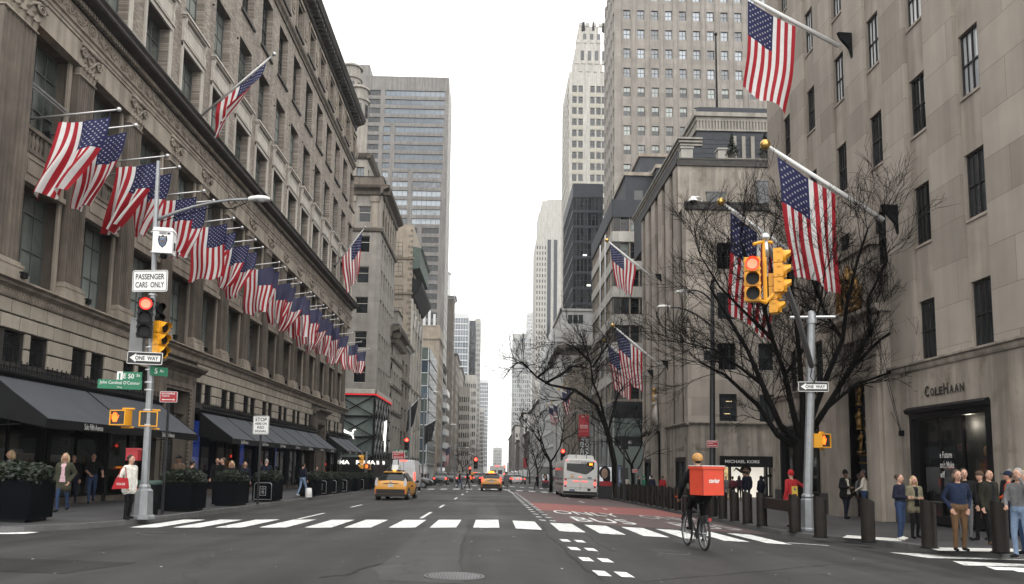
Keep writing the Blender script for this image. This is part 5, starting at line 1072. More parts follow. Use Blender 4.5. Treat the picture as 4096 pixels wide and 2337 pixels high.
sf = MB(); sf.box(x3 - .15, x3 + 14.1, 8.85, 30, z3t - 1.9, z3t - 1.7); sf.box(x3 - .1, x3 + 14.1, 8.9, 30, z3t - .9, z3t - .5); sf.box(x3 - .3, x3 + 14.3, 8.7, 30, z3t - .5, z3t - .1); sf.build('roof_moulding', M_('grey_stone'), t2)
ff = MB(); k = 0
while k < 46: ff.box(x3 + k * .3, x3 + k * .3 + .17, 8.88, 9.0, z3t - 1.7, z3t - .9); k += 1
ff.box(x3, x3 + 14, 9.0, 29, z3t - 1.7, z3t - .9); tag(ff.build('fluted_frieze', M_('grey_stone'), t2), kind='stuff')
cpn = MB(); cpn.box(x3 + .2, x3 + 13.8, 9.2, 29, z3t - .1, z3t + .6); cpn.build('roof_cap', M_('slate'), t2)
for px in (2936, 2972, 3008): xx = on_y(px, 560, Y3).x - XR; p_ = MB(); p_.box(xx - .17, xx + .17, 8.8, 9, H2, z3t - 2.4); p_.build('pilaster_strip', M_('grey_stone'), t2)
Y4 = Y2 + 5.2; x4 = on_y(2722, 600, Y4).x - XR; z4 = zat(2722, 575, Y4); x4b = on_y(2804, 590, Y4).x - XR
slates(x4, x4b, 5.2, 28, H2 - 2, z4 - .2, t2);
mm = MB()
for q in range(3): mm.box(x4 - .12 * q - .05, x4b + .1, 5.1 - .08 * q, 28, z4 - .2 + q * .28, z4 - .03 + q * .28)
mm.build('roof_moulding', M_('grey_stone'), t2)
for px, py in ((2745, 615), (2892, 620)): p_ = on_y(px, py, Y2 + 3.5); m = MB(); m.box(-.5, .5, 0, .8, -1.4, 0.35); m.box(-.58, .58, -.08, .88, .35, .5); m.build('chimney_block', M_('light_stone'), t2, (p_.x - XR, 3.2, p_.z))
# small conical evergreens on the parapet
def cone_tree(px, py, n_):
	p = on_y(px, py, Y2 + 3.2); t = thing('clipped_evergreen', 'small conical evergreen on the roof parapet ' + n_, 'shrub', (p.x, p.y, p.z), 0, 'evergreens on the roof terrace'); m = MB(); r = random.Random(int(px))
	for i in range(500):
		h = r.random() ** 1.4 * 1.9; a = r.uniform(0, 6.28); q = .62 * (1 - h / 2.0) * math.sqrt(r.random()); c = Vector((q * math.cos(a), q * math.sin(a), .15 + h)); s = .10
		d1 = Vector((r.uniform(-1, 1), r.uniform(-1, 1), r.uniform(-.2, 1))).normalized() * s; d2 = d1.cross(Vector((r.uniform(-1, 1), r.uniform(-1, 1), r.uniform(-1, 1)))).normalized() * s * .7; m.face([c - d1, c + d2, c + d1, c - d2])
	tag(m.build('crown', M_('leaf'), t), kind='stuff'); s_ = MB(); s_.tube([(0, 0, -.1), (0, 0, 1.2)], [.06, .03], 6); s_.build('trunk', M_('bark'), t); s_ = MB(); s_.lathe([(.3, -.3), (.36, .18), (.32, .18), (0, .15)], 10); s_.build('pot', M_('sooty_stone'), t)
rf = thing('roof_flagpole', 'thin dark flagpole standing on the slate roof', 'flagpole', on_y(2868, 440, Y2 + 14)); m = MB(); m.tube([(0, 0, 0), (0, 0, zat(2868, 140, Y2 + 14) - rf.location.z)], [.12, .07], 6); m.build('pole', M_('black_metal'), rf); m = MB(); m.ball((0, 0, zat(2868, 138, Y2 + 14) - rf.location.z), .18, 5); m.build('finial', M_('black_metal'), rf)
cone_tree(2928, 628, 'left of the slate pilasters'); cone_tree(3060, 628, 'at the right end by the flag ball')
cmr = thing('dome_camera', 'white dome security camera on the pavilion parapet', 'camera', (on_y(2762, 800, Y2 + .5).x, Y2 - .3, zat(2762, 800, Y2 - .3))); m = MB(); m.tube([(.8, .3, -.6), (.8, .3, .15), (.5, 0, .3), (.15, 0, .25)], .06, 6); m.build('arm', M_('white_paint'), cmr); m = MB(); m.lathe([(.12, .3), (.35, .0), (.38, -.12), (.25, -.12)], 12); m.build('housing', M_('white_paint'), cmr); m = MB(); m.ball((0, 0, -.15), .24, 6); m.build('lens', M_('black_paint'), cmr)
# ================================================================== banded corner block beyond the next street
Y5 = Yat(2453, XR, 1300); H5 = zat(2456, 800, Y5); L5 = Yat(2370, XR, 1300) - Y5
t, F, A = building('banded_office_block', 'corner office block with bands of stone and dark windows wrapping the corner', 'building', 'R', XR, Y5, 26, L5, H5, 'limestone')
fl = 116 * Y5 / FPX; zb0 = zat(2460, 900 + 690 / 1.941, Y5)          # underside of one window band
ws = flat_win(1.12, fl * .57, (), (.5,), .07, .07, 'frame_bronze', 'glass_dark'); ws2 = flat_win(1.12, fl * .57, (), (.5,), .07, .07, 'frame_bronze', 'glass_shop')
rows = [zb0 + fl * .0 + fl * k for k in range(-3, 8)]; rows = [r for r in rows if r + fl * .57 < H5 - .5]
zgr = zat(2460, 1606, Y5)
def put_rows(f, cols):
	ops = []; mb = MB()
	for i, z in enumerate(rows):
		if z < zgr: continue
		for j, u in enumerate(cols):
			ops.append((u - .56, u + .56, z, z + fl * .57)); f.put('window', ws2 if (i * 7 + j * 3) % 5 == 0 else ws, u, .2, z)
	facade_wall(mb, 0, f.len, zgr, H5, ops, .26); f.build(mb, 'wall', M_('limestone'))
	for z in rows:
		if z < zgr: continue
		run(f, 'stone_band', [(0, z + fl * .6), (-.16, z + fl * .6), (-.16, z + fl * .97), (0, z + fl * .97)], 'light_stone', .16 if f is F else 0, .16 if f is A else 0)
		box_on(f, 'window_pier', (0.05 if f is F else f.len - .95), (.95 if f is F else f.len - .05), -.05, .0, z, z + fl * .6, 'frame_bronze')
put_rows(F, [1.55 + 1.29 * k + (.35 if k > 2 else 0) for k in range(18)]); put_rows(A, [1.2 + 1.5 * k for k in range(int((L5 - 2) / 1.5))])
for f in (F, A):
	box_on(f, 'wall', 0, f.len, .02, .4, -4, zgr, 'dark_granite'); z0 = -1.2
	for i in range(6 if f is F else 5):
		w_ = f.len / (6 if f is F else 5);
		for za, zb_ in ((z0 + .4, zgr * .42), (zgr * .55, zgr - 2.2)): g = MB(); g.face([(i * w_ + .12, -.03, za), ((i + 1) * w_ - .12, -.03, za), ((i + 1) * w_ - .12, -.03, zb_), (i * w_ + .12, -.03, zb_)]); f.build(g, 'shop_pane', M_('glass_front'))
		box_on(f, 'shop_mullion', i * w_ - .1, i * w_ + .1, -.08, 0, z0, zgr - 2.1, 'aluminium')
	box_on(f, 'stone_course', 0, f.len, -.1, .02, zgr - .5, zgr + .003, 'dark_granite')
run(F, 'slate_band', [(0, H5 - 2.4), (-.2, H5 - 2.4), (-.2, H5), (0, H5)], 'slate', .2, 0); run(A, 'slate_band', [(0, H5 - 2.4), (-.2, H5 - 2.4), (-.2, H5), (0, H5)], 'slate', 0, .2)
for px, top, dy, d in ((2502, 690, 4, 20), (2560, 615, 11, 16), (2628, 660, 1.5, 18)):
	x_ = on_y(px, top + 60, Y5 + dy).x - XR; h_ = zat(px, top, Y5 + dy); s = MB(); s.box(x_, 25.8, dy, dy + 14, H5 - 1, h_ - .5); s.build('setback', M_('slate'), t); s = MB(); s.box(x_ - .25, 25.9, dy - .25, dy + 14, h_ - .5, h_); s.build('coping', M_('limestone'), t)
	for k in range(4): w_ = MB(); w_.box(x_ + 1.2 + k * 1.7, x_ + 2.4 + k * 1.7, dy - .06, dy - .002, h_ - 5.4, h_ - 2.6); w_.build('window', M_('glass_dark'), t)
for k in range(2):                       # bright pipes down the corner
	p_ = MB(); p_.tube([(-.12, 6 + 5 * k, -2), (-.12, 6 + 5 * k, H5 - 3)], .14, 6); p_.build('downpipe', M_('aluminium'), t)
# ---- grey slab of offices behind
Y6 = 144.; x6 = on_y(2458, 600, Y6).x; D6 = on_y(3190, 600, Y6).x - x6; ppm = FPX / Y6
t, F, A = building('office_tower', 'huge pale grey office tower with even rows of sash windows', 'tower', 'R', x6, Y6, D6, 14, 98, 'tower_stone', zb=-6)
rows = [zat(2510, p, Y6) - 42 / ppm for p in [40 - 77 * k for k in range(1, 3)][::-1] + [40 + 77 * k for k in range(13)]]; c0 = on_y(2508, 350, Y6).x - x6; cols = [c0 + 59.6 / ppm * k for k in range(12) if c0 + 59.6 / ppm * k < D6 - 1]
wA = flat_win(30 / ppm, 42 / ppm, (.5,), (.5,), .08, .07, 'frame_bronze', 'glass_sky'); wB_ = flat_win(30 / ppm, 42 / ppm, (.5,), (.5,), .08, .07, 'frame_bronze', 'glass_shop')
wD = MB(); wD.face([(-.62, .0, .08), (.62, .0, .08), (.62, .0, .9), (-.62, .0, .9)]); WDM = wD.mesh('lower_sash', M_('glass_dark'))
ops = []; mb = MB()
for i, z in enumerate(rows):
	for j, u in enumerate(cols):
		ops.append((u - 15 / ppm, u + 15 / ppm, z, z + 42 / ppm)); w_ = F.put('window', wA if i < 6 else wB_, u, .22, z)
		if i >= 6 and (i * 3 + j) % 4: link('lower_sash', WDM, w_, (0, .03, 0))
facade_wall(mb, 0, D6, -6, 98, ops, .3); F.build(mb, 'wall', M_('tower_stone'))
for u in cols:
	for s in (-1, 1): box_on(F, 'pier_edge', u + s * 20 / ppm - .06, u + s * 20 / ppm + .06, -.1, 0, -6, 98, 'tower_stone')
face(A, -6, 98, spread(0, 14, 5), rows, 1.3, 42 / ppm, flat_win(1.3, 42 / ppm, (.5,), (.5,), .08, .07), 'tower_stone', .3)
# ---- stepped pale tower with crown of spikes
Y7 = 230.; t, F, A, H, D = far_tower('crowned_tower', 'pale tower with stepped crown and black spikes left of the grey tower', Y7, 2274, 2425, 290, 'light_stone', 9, 3.62, 'glass_dark', Lz=24, side='R', acol=6, ww=.5, frontrows=26, zlim=20, cpx=(2296, 2321, 2369, 2394, 2416))
for px, px2, top, dy in ((2302, 2425, 255, 3), (2312, 2425, 172, 5), (2324, 2425, 105, 7)):
	xa = on_y(px, 300, Y7).x - on_y(2274, 900, Y7).x; h_ = zat(px, top, Y7 + dy); s = MB(); s.box(xa, D - dy * .2, dy, 24 - dy, H - 1 - dy * .1, h_); s.build('crown_tier', M_('light_stone'), t)
	for k in range(5): w_ = MB(); w_.box(xa + 1.4 + k * 2.3, xa + 2.5 + k * 2.3, dy - .08, dy - .002, h_ - 6, h_ - 2.6); w_.build('window', M_('glass_dark'), t)
	for k in range(6): q = MB(); q.box(xa + k * 2.2, xa + 1.3 + k * 2.2, dy - .2, dy + .6, h_, h_ + 1.1); q.build('battlement', M_('light_stone'), t)
for px, py in ((2331, 90), (2336, 88), (2373, 88), (2412, 92), (2415, 95)): s = MB(); p_ = on_y(px, py, Y7 + 7); s.tube([(p_.x - t.location.x, 7, p_.z - 3), (p_.x - t.location.x, 7, p_.z)], [.5, .25], 5); s.build('spike', M_('black_metal'), t)
sp = MB(); n = 9
for i in range(24):
	for p in (2308.5, 2381.5): u = on_y(p, 895, Y7).x - t.location.x; sp.box(u - 1.75, u + 1.75, -.06, -.01, H - 3 - (i + 1) * 3.62 - 1.25, H - 3 - (i + 1) * 3.62 - .15)
reg('yellow_stone', (.36, .34, .28), var=.2, scale=2)
tag(F.build(sp, 'ornate_spandrels', M_('yellow_stone')), kind='stuff')
# ---- the rest of the right-hand row
t, F, A, H, D = far_tower('black_glass_tower', 'black glass office tower with a few lit floors beside the banded block', 190, 2290, 2412, 735, 'slate', 8, 4.0, 'glass_dark', Lz=26, side='R', ww=.9, wh=.85, acol=8, frontrows=14)
for k in range(3): lt = MB(); lt.box(2.6 + k, 3.6 + k, -.02, -.005, H - 19 - k * 7.8, H - 18.6 - k * 7.8); F.build(lt, 'lit_floor', M_('white_lamp'))
t, F, A, H, D = far_tower('louvred_block', 'white ribbed building with three tall slot windows near its roof', 168, 2246, 2400, 1240, 'pale_panel', 4, 30, 'glass_dark', Lz=22, side='R', wh=.12, ww=.25, frontrows=1)
rb = MB()
for k in range(60): rb.box(k * .22, k * .22 + .1, -.06, -.002, H - 4.2, H - .3); rb.box(k * .22, k * .22 + .1, -.05, -.002, -2, H - 12)
tag(F.build(rb, 'ribs', M_('white_panel')), kind='stuff'); run(F, 'coping', [(0, H - .3), (-.4, H - .3), (-.4, H + .2), (0, H + .2)], 'pale_panel', .4, 0); run(A, 'coping', [(0, H - .3), (-.4, H - .3), (-.4, H + .2), (0, H + .2)], 'pale_panel', 0, .4)
for px in (2281, 2302, 2323): u = on_y(px, 1280, 168).x - t.location.x; box_on(F, 'slot_window', u - .5, u + .5, -.1, -.003, zat(px, 1295, 168), zat(px, 1260, 168), 'glass_dark')
t, F, A, H, D = far_tower('white_lattice_block', 'white lattice framed roof block behind the ribbed white building', 205, 2310, 2385, 1112, 'white_panel', 6, 3.2, 'glass_blue', 'white_panel', Lz=20, side='R', ww=.8, wh=.8, frontrows=9, cat='building')
t, F, A, H, D = far_tower('deco_tower', 'pale setback skyscraper with two dark upright stripes in the haze', 550, 2142, 2292, 960, 'light_stone', 14, 4.2, 'glass_dark', Lz=40, side='R', ww=.4, acol=8, frontrows=24)
for k, (px, top) in enumerate(((2156, 850), (2170, 800), (2192, 790))): xa = on_y(px, top, 550).x - t.location.x; s = MB(); s.box(xa, D - 1 - k, 4 + k * 2, 34 - k * 2, H - 1 + k, zat(px, top, 554)); s.build('setback', M_('light_stone'), t)
for px in (2197, 2222): u = on_y(px, 1000, 550).x - t.location.x; box_on(F, 'dark_stripe', u - 1.3, u + 1.3, -.3, -.01, 0, H, 'slate')
box_on(F, 'wall_strip', on_y(2190, 1000, 550).x - t.location.x, D, -.25, -.01, 0, H + .1, 'light_stone')
def simple_right(name, label, xa, xb, top, wall, ncol, fl, D=18, X=XR, wh=.6, ww=.5, cornice=None, py=1500, gm='glass_dark', group=None):
	Y = Yat(xb, X, py); L = Yat(xa, X, py) - Y; H = zat(xb, top, Y); t, F, A = building(name, label, 'building', 'R', X, Y, D, L, H, wall, group=group); z0 = -.0107 * Y - .4
	n = max(1, int((H - 1 - z0 - 5) / fl)); rows = [z0 + 5 + (i + .25) * fl for i in range(n)]; w = L / ncol * ww; me = flat_win(w, fl * wh, (.5,) if w > 1.3 else (), (.5,), .08, .07, 'frame_bronze', gm, .1)
	face(A, -14, H, spread(0, L, ncol), rows, w, fl * wh, me, wall, .35); w2 = D / 8 * ww; face(F, -14, H, spread(0, D, 8), rows, w2, fl * wh, flat_win(w2, fl * wh, (), (.5,), .08, .07, 'frame_bronze', gm), wall, .35)
	if cornice:
		for f in (A, F): run(f, 'cornice', [(0, H - cornice), (-.3, H - cornice * .6), (-cornice * .8, H - cornice * .2), (-cornice * .9, H), (0, H + .2)], 'limestone_dark', cornice * .9 if f is F else 0, cornice * .9 if f is A else 0)
	sg = MB(); sg.box(.3, L - .3, -.3, -.01, z0 + .4, z0 + 4); A.build(sg, 'shop_front', M_('glass_dark'))
	return t, F, A, Y, L, H
t, F, A, Y, L, H = simple_right('finned_block', 'long stone building with close upright fins behind the bare trees', 2262, 2362, 1400, 'grey_stone', 16, 4.4, ww=.5, wh=.85, py=1550)
for k in range(17): box_on(A, 'fin', k * L / 16 - .35, k * L / 16 + .35, -.5, 0, -6, H, 'limestone')
simple_right('corniced_house', 'pale ornate building with heavy cornice far along the right side', 2215, 2258, 1385, 'light_stone', 8, 4.3, cornice=2., py=1600)
simple_right('grid_office', 'greenish glass fronted office farther down the right side', 2160, 2212, 1300, 'white_panel', 12, 4.0, ww=.85, wh=.8, gm='glass_front', py=1500)
simple_right('pale_office', 'plain pale office block with rows of square windows on the right', 2118, 2157, 1600, 'pale_panel', 10, 4.2, py=1700, cornice=.8)
simple_right('dark_brown_house', 'dark brown old building under the far right trees', 2096, 2116, 1725, 'brown_stone', 8, 4.2, py=1780, cornice=1.)
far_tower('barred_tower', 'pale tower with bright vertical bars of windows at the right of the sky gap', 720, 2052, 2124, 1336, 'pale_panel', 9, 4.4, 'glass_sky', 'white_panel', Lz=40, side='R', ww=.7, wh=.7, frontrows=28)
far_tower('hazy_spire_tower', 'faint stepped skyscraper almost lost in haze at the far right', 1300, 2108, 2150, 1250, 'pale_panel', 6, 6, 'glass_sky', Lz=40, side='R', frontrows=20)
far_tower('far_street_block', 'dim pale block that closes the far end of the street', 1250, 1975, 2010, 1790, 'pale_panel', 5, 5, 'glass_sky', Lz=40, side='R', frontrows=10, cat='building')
for i, (xa, xb, tp, w_) in enumerate(((2034, 2046, 1740, 'grey_stone'), (2048, 2060, 1700, 'light_stone'), (2062, 2076, 1760, 'brown_stone'), (2078, 2094, 1650, 'pale_panel'))):
	simple_right('terrace_house', ('low grey', 'pale stone', 'squat brown', 'tall pale')[i] + ' building in the far right row before the street end', xa, xb, tp, w_, 8, 4.3, py=1790, cornice=.9, group='far row on the right')
# ================================================================== flags
def flag_material():
	m, n, b = _nodes('flag_cloth'); L = n.links.new
	tc = _new(n, 'ShaderNodeTexCoord'); sp = _new(n, 'ShaderNodeSeparateXYZ'); L(tc.outputs['UV'], sp.inputs[0]); t, s = sp.outputs[0], sp.outputs[1]
	def M(op, a, b_=None):
		x = _new(n, 'ShaderNodeMath', operation=op)
		for i, v in enumerate((a, b_)):
			if v is None: continue
			if isinstance(v, (int, float)): x.inputs[i].default_value = v
			else: L(v, x.inputs[i])
		return x.outputs[0]
	white = M('GREATER_THAN', M('FRACT', M('MULTIPLY', s, 6.5)), .5)
	can = M('MULTIPLY', M('LESS_THAN', s, 7 / 13), M('LESS_THAN', t, .40))
	a = M('MULTIPLY', t, 30.); c = M('MULTIPLY', s, 130 / 7)
	p = M('MULTIPLY', M('ADD', a, c), .5); q = M('MULTIPLY', M('SUBTRACT', a, c), .5)
	fp = M('SUBTRACT', M('FRACT', M('ADD', p, .5)), .5); fq = M('SUBTRACT', M('FRACT', M('ADD', q, .5)), .5)
	da = M('MULTIPLY', M('ADD', fp, fq), 1.0); db = M('MULTIPLY', M('SUBTRACT', fp, fq), .86)
	d = M('SQRT', M('ADD', M('MULTIPLY', da, da), M('MULTIPLY', db, db)))
	ang = M('ARCTAN2', db, da); rr = M('ADD', .22, M('MULTIPLY', M('COSINE', M('MULTIPLY', ang, 5.)), .09))
	inside = M('MULTIPLY', M('MULTIPLY', M('GREATER_THAN', a, .5), M('LESS_THAN', a, 11.5)), M('MULTIPLY', M('GREATER_THAN', c, .5), M('LESS_THAN', c, 9.5)))
	star = M('MULTIPLY', M('LESS_THAN', d, rr), inside)
	m1 = _new(n, 'ShaderNodeMixRGB'); L(white, m1.inputs[0]); m1.inputs[1].default_value = (.40, .008, .02, 1); m1.inputs[2].default_value = (.80, .79, .78, 1)
	m2 = _new(n, 'ShaderNodeMixRGB'); L(star, m2.inputs[0]); m2.inputs[1].default_value = (.012, .015, .08, 1); m2.inputs[2].default_value = (.5, .5, .52, 1)
	m3 = _new(n, 'ShaderNodeMixRGB'); L(can, m3.inputs[0]); L(m1.outputs[0], m3.inputs[1]); L(m2.outputs[0], m3.inputs[2])
	pos = _new(n, 'ShaderNodeNewGeometry'); nz = _new(n, 'ShaderNodeTexNoise'); nz.inputs['Scale'].default_value = 5; L(pos.outputs['Position'], nz.inputs['Vector']); mr = _new(n, 'ShaderNodeMapRange'); mr.inputs[3].default_value = .86; mr.inputs[4].default_value = 1.1; L(nz.outputs[0], mr.inputs[0])
	vs = _new(n, 'ShaderNodeVectorMath', operation='SCALE'); L(m3.outputs[0], vs.inputs[0]); L(mr.outputs[0], vs.inputs['Scale']); L(vs.outputs[0], b.inputs['Base Color']); b.inputs['Roughness'].default_value = .75
	tr = _new(n, 'ShaderNodeBsdfTranslucent'); L(vs.outputs[0], tr.inputs[0]); ms = _new(n, 'ShaderNodeMixShader'); ms.inputs[0].default_value = .28; L(b.outputs[0], ms.inputs[1]); L(tr.outputs[0], ms.inputs[2]); L(ms.outputs[0], n.nodes['Material Output'].inputs[0])
	return m
FLAGM = flag_material()
reg('black_cloth', (.012, .013, .016), rough=.9, var=.2)
def cloth(A, B, fly, drift, seed, amp=.12, gather=.12, twist=0., m=FLAGM, nf=2.2, curl=0., ns=22, nt=34):
	"""Cloth hung along A (top corner, at the pole tip) .. B; falls fly metres, drifting by the vector drift towards its foot."""
	r = random.Random(seed); ph = r.uniform(0, 6.28); ph2 = r.uniform(0, 6.28); A, B = Vector(A), Vector(B); e = (B - A); n = Vector((e.y, -e.x, 0)).normalized()
	if n.length < .1: n = Vector((0, 1, 0))
	drift = Vector(drift); vs = []; uv = []; mid = (A + B) / 2
	for j in range(nt + 1):
		t = j / nt
		for i in range(ns + 1):
			s = i / ns; g = 1 - gather * t ** 1.3; base = A + e * (.5 + (s - .5) * g); sag = -.10 * math.sin(math.pi * s) * (1 - t) * .6
			w = amp * (.15 + t) * (math.sin(2 * math.pi * nf * s + ph + 2.2 * t) + .45 * math.sin(2 * math.pi * nf * 2.1 * s + ph2 - 3 * t))
			th = twist * max(0, t - .25) ** 1.2; ce = e * (s - .5) * g
			off = Vector((0, 0, -fly * (t - .06 * t * abs(math.sin(ph + 5 * s)))))
			p = mid + ce * math.cos(th) + n * (ce.length * (1 if s > .5 else -1)) * math.sin(th) + off + drift * t ** 1.5 + n * w + Vector((0, 0, sag))
			p += Vector((0, 0, curl * max(0, t - .6) * s * fly)) + e.normalized() * (.06 * math.sin(7 * t + ph2) * t)
			vs.append(p); uv.append((t, s))
	me = bpy.data.meshes.new('cloth'); fs = [(j * (ns + 1) + i, j * (ns + 1) + i + 1, (j + 1) * (ns + 1) + i + 1, (j + 1) * (ns + 1) + i) for j in range(nt) for i in range(ns)]
	me.from_pydata(vs, [], fs); me.materials.append(m); ul = me.uv_layers.new(name='UVMap')
	ul.data.foreach_set('uv', [c for l in me.loops for c in uv[l.vertex_index]]); me.polygons.foreach_set('use_smooth', [True] * len(fs)); me.update(); return me
ORD = 'first second third fourth fifth sixth seventh eighth ninth tenth eleventh twelfth thirteenth fourteenth fifteenth sixteenth seventeenth eighteenth nineteenth twentieth twenty-first twenty-second twenty-third twenty-fourth'.split()
def flag_thing(base, tip, a, b, fly, drift, seed, label, group, name='national_flag', rod=.035, ball='steel_pole', bracket=None, m=FLAGM, drop=.22, pole_m='steel_pole', **kw):
	base, tip = Vector(base), Vector(tip); t = thing(name, label, 'flag', base, 0, group); z = Vector((0, 0, 0)); d = tip - base
	p = MB(); p.tube([z, d], [rod * 1.25, rod * .8], 8); p.build('pole', M_(pole_m), t, smooth=True)
	f = MB(); f.ball(d + d.normalized() * rod * 2.2, rod * 2.4, 6); f.build('finial', M_(ball), t, smooth=True)
	A_, B_ = d * a - Vector((0, 0, drop)), d * b - Vector((0, 0, drop * 1.1)); link('cloth', cloth(A_, B_, fly, drift, seed, m=m, **kw), t)
	c = MB()
	for q in (a, b): c.tube([d * q, d * q - Vector((0, 0, drop))], .008, 4)
	c.build('halyard', M_('dark_metal'), t)
	if bracket:
		k = MB(); k.prism(bracket, 'y', -.08, .08); k.build('bracket', M_('black_metal'), t)
	else:
		k = MB(); k.box(-.1, .12, -.07, .07, -.1, .1); k.build('bracket', M_('black_metal'), t)
	return t
YS = [25.6, 26.85, 29.55, 30.7, 33.4, 34.6, 37.35, 38.65, 40.85, 42.2, 45.5, 46.75, 49.4, 50.8, 53.6, 54.75, 57.7, 58.9, 61.6, 63.1, 65.6, 69.9, 74.7, 79.4]
for i, y in enumerate(YS):
	sd = 100 + i; k = {}
	dr = [-1.05, .1, 0] if i in (0,) else [-.75, .4, 0] if i == 1 else [-.95, .2, 0] if i in (2,) else [-.55, .5, .2] if i == 3 else [-.15, .2, 0] if i in (6, 10, 16) else [random.Random(i).uniform(-.8, .25), random.Random(i + 50).uniform(-.5, .7), random.Random(i + 70).uniform(0, .35)]
	tw = {0: .25, 1: .9, 2: .8, 3: 1.2, 5: .9, 7: 1.1, 9: 1.0, 11: 1.0, 13: 1.1}.get(i, random.Random(i * 3).uniform(-.4, 1.3))
	flag_thing((XL + .1, y, 13.0), (-13.03, y - .08, 13.38 + random.Random(i + 9).uniform(-.04, .04)), .93, .37, 2.75, dr, sd, ORD[i] + ' striped flag of the long row on the store front, counted from the street corner', 'row of flags on the store front', amp=.09 if i in (4, 6, 10, 16) else random.Random(i).uniform(.12, .24), gather=.06 if i in (4, 6, 10, 16) else random.Random(i + 3).uniform(.15, .5), twist=tw, nf=random.Random(i + 8).uniform(1.3, 2.8), curl=random.Random(i + 4).choice((0, 0, .12, .2)))
# two flags higher up on slanting poles
def slant(pxb, pxt, Y, lab, seed, drift, fly, a, b, tw):
	B0 = on_y(*pxb, Y); T0 = on_y(*pxt, Y); B0.x = max(B0.x, XL + .1)
	flag_thing(B0, T0, a, b, fly, drift, seed, lab, 'slanting flags above the cornice', rod=.05, amp=.14, gather=.35, twist=tw, drop=.1)
slant((765, 490), (1090, 222), 39.5, 'striped flag on a slanting pole above the cornice over the lamp arm', 7, (-1.0, .2, .25), 2.6, .92, .30, 1.0)
slant((1265, 1065), (1458, 912), 76., 'striped flag on a slanting pole above the cornice at the far store end', 8, (.2, .1, 0), 4.2, .92, .25, .4)
# big flags on the right-hand pavilions
BR = [(0, -.55), (.02, .6), (-.62, .62), (-.5, .35), (-.12, -.1)]
def pavilion_flag(Y, zb, tipX, tipz, lab, seed, fly, a, b, drift, br_s=1.0, X=XR, **kw):
	base = Vector((X - .55, Y, zb)); bk = [(x + .55, z) for x, z in BR]
	flag_thing(base, (tipX, Y, tipz), a, b, fly, drift, seed, lab, 'large flags on the limestone pavilions', rod=.085, ball='gold_ball', bracket=bk, drop=.18, pole_m='white_paint', **kw)
_t = on_y(2985, -15, 31.8); pavilion_flag(31.8, 20.05, _t.x, _t.z, 'largest striped flag high on the limestone pavilion at the top edge', 21, 4.3, .985, .47, (-.45, -.2, 0), amp=.08, gather=.12, nf=1.1)
pavilion_flag(28.64, 11.1, 10.65, 13.95, 'striped flag behind the bare tree on the pole nearest the shoe shop', 22, 4.4, .93, .42, (.35, .2, 0), amp=.14, gather=.25, nf=1.6, twist=.5)
pavilion_flag(35.5, 11.1, 10.95, 14.05, 'striped flag hanging behind the yellow traffic signals', 23, 4.8, .93, .35, (-.35, .2, 0), amp=.10, gather=.15, nf=1.5)
def px_flag(pb, pt, Xb, lab, seed, fly, a, b, drift, **kw):
	base = on_x(*pb, Xb); tip = on_y(*pt, base.y); base.x -= .5
	flag_thing(base, tip, a, b, fly, drift, seed, lab, 'large flags on the limestone pavilions', rod=.085, ball='gold_ball', bracket=[(x + .55, z) for x, z in BR], drop=.18, pole_m='white_paint', **kw)
px_flag((2645, 1122), (2434, 967), XR, 'striped flag on the garden pavilion, highest of its three', 31, 3.5, .97, .42, (.1, .2, 0), amp=.16, gather=.45, twist=.4)
px_flag((2672, 1470), (2458, 1308), XR, 'striped flag on the garden pavilion, lower pole to the right', 32, 4.0, .95, .42, (.3, .2, 0), amp=.13, gather=.25, twist=.2)
px_flag((2612, 1505), (2424, 1368), XR, 'striped flag on the garden pavilion, lower pole to the left', 33, 4.2, .95, .42, (.4, .2, 0), amp=.13, gather=.3, twist=.3)
for i, (pb, pt, lab) in enumerate((((2390, 1612), (2258, 1545), 'striped flag far behind the leaning tree, nearer of two'), ((2380, 1625), (2240, 1560), 'striped flag far behind the leaning tree, farther of two'), ((2268, 1648), (2210, 1612), 'small striped flag beyond the red banner, right one'), ((2255, 1655), (2192, 1622), 'small striped flag beyond the red banner, left one'))):
	Y = 150. if i < 2 else 170.; base = on_y(*pb, Y + i * 3); tip = on_y(*pt, Y + i * 3); flag_thing(base, tip, .95, .4, 4.6 if i < 2 else 4.2, (.4, .2, 0), 40 + i, lab, 'flags beyond the next street', rod=.09, ball='gold_ball', amp=.2, gather=.3, drop=.2, pole_m='white_paint', twist=.3)
# dark shop flags on the left beyond the next street
for i, (pb, pt, lab) in enumerate((((1600, 1672), (1672, 1598), 'black shop flag with pale lettering beyond the cat logo, nearer one'), ((1655, 1728), (1742, 1680), 'black shop flag beyond the cat logo, farther one'))):
	Y = Yat(1590 + i * 60, XL, 1600) + 2; flag_thing(on_y(*pb, Y), on_y(*pt, Y), 1.0, .45, 4.2, (-.5, .2, 0), 60 + i, lab, 'black shop flags', name='shop_flag', rod=.07, m=M_('black_cloth'), amp=.2, gather=.2, twist=.4, drop=.1)
Y = Yat(1770, XL, 1700); flag_thing(on_y(1755, 1815, Y), on_y(1798, 1785, Y), 1., .3, 5.5, (.2, 0, 0), 70, 'small striped flag far down the left row above the dark cars', 'flags beyond the next street', rod=.1, amp=.25, gather=.3, twist=.4)
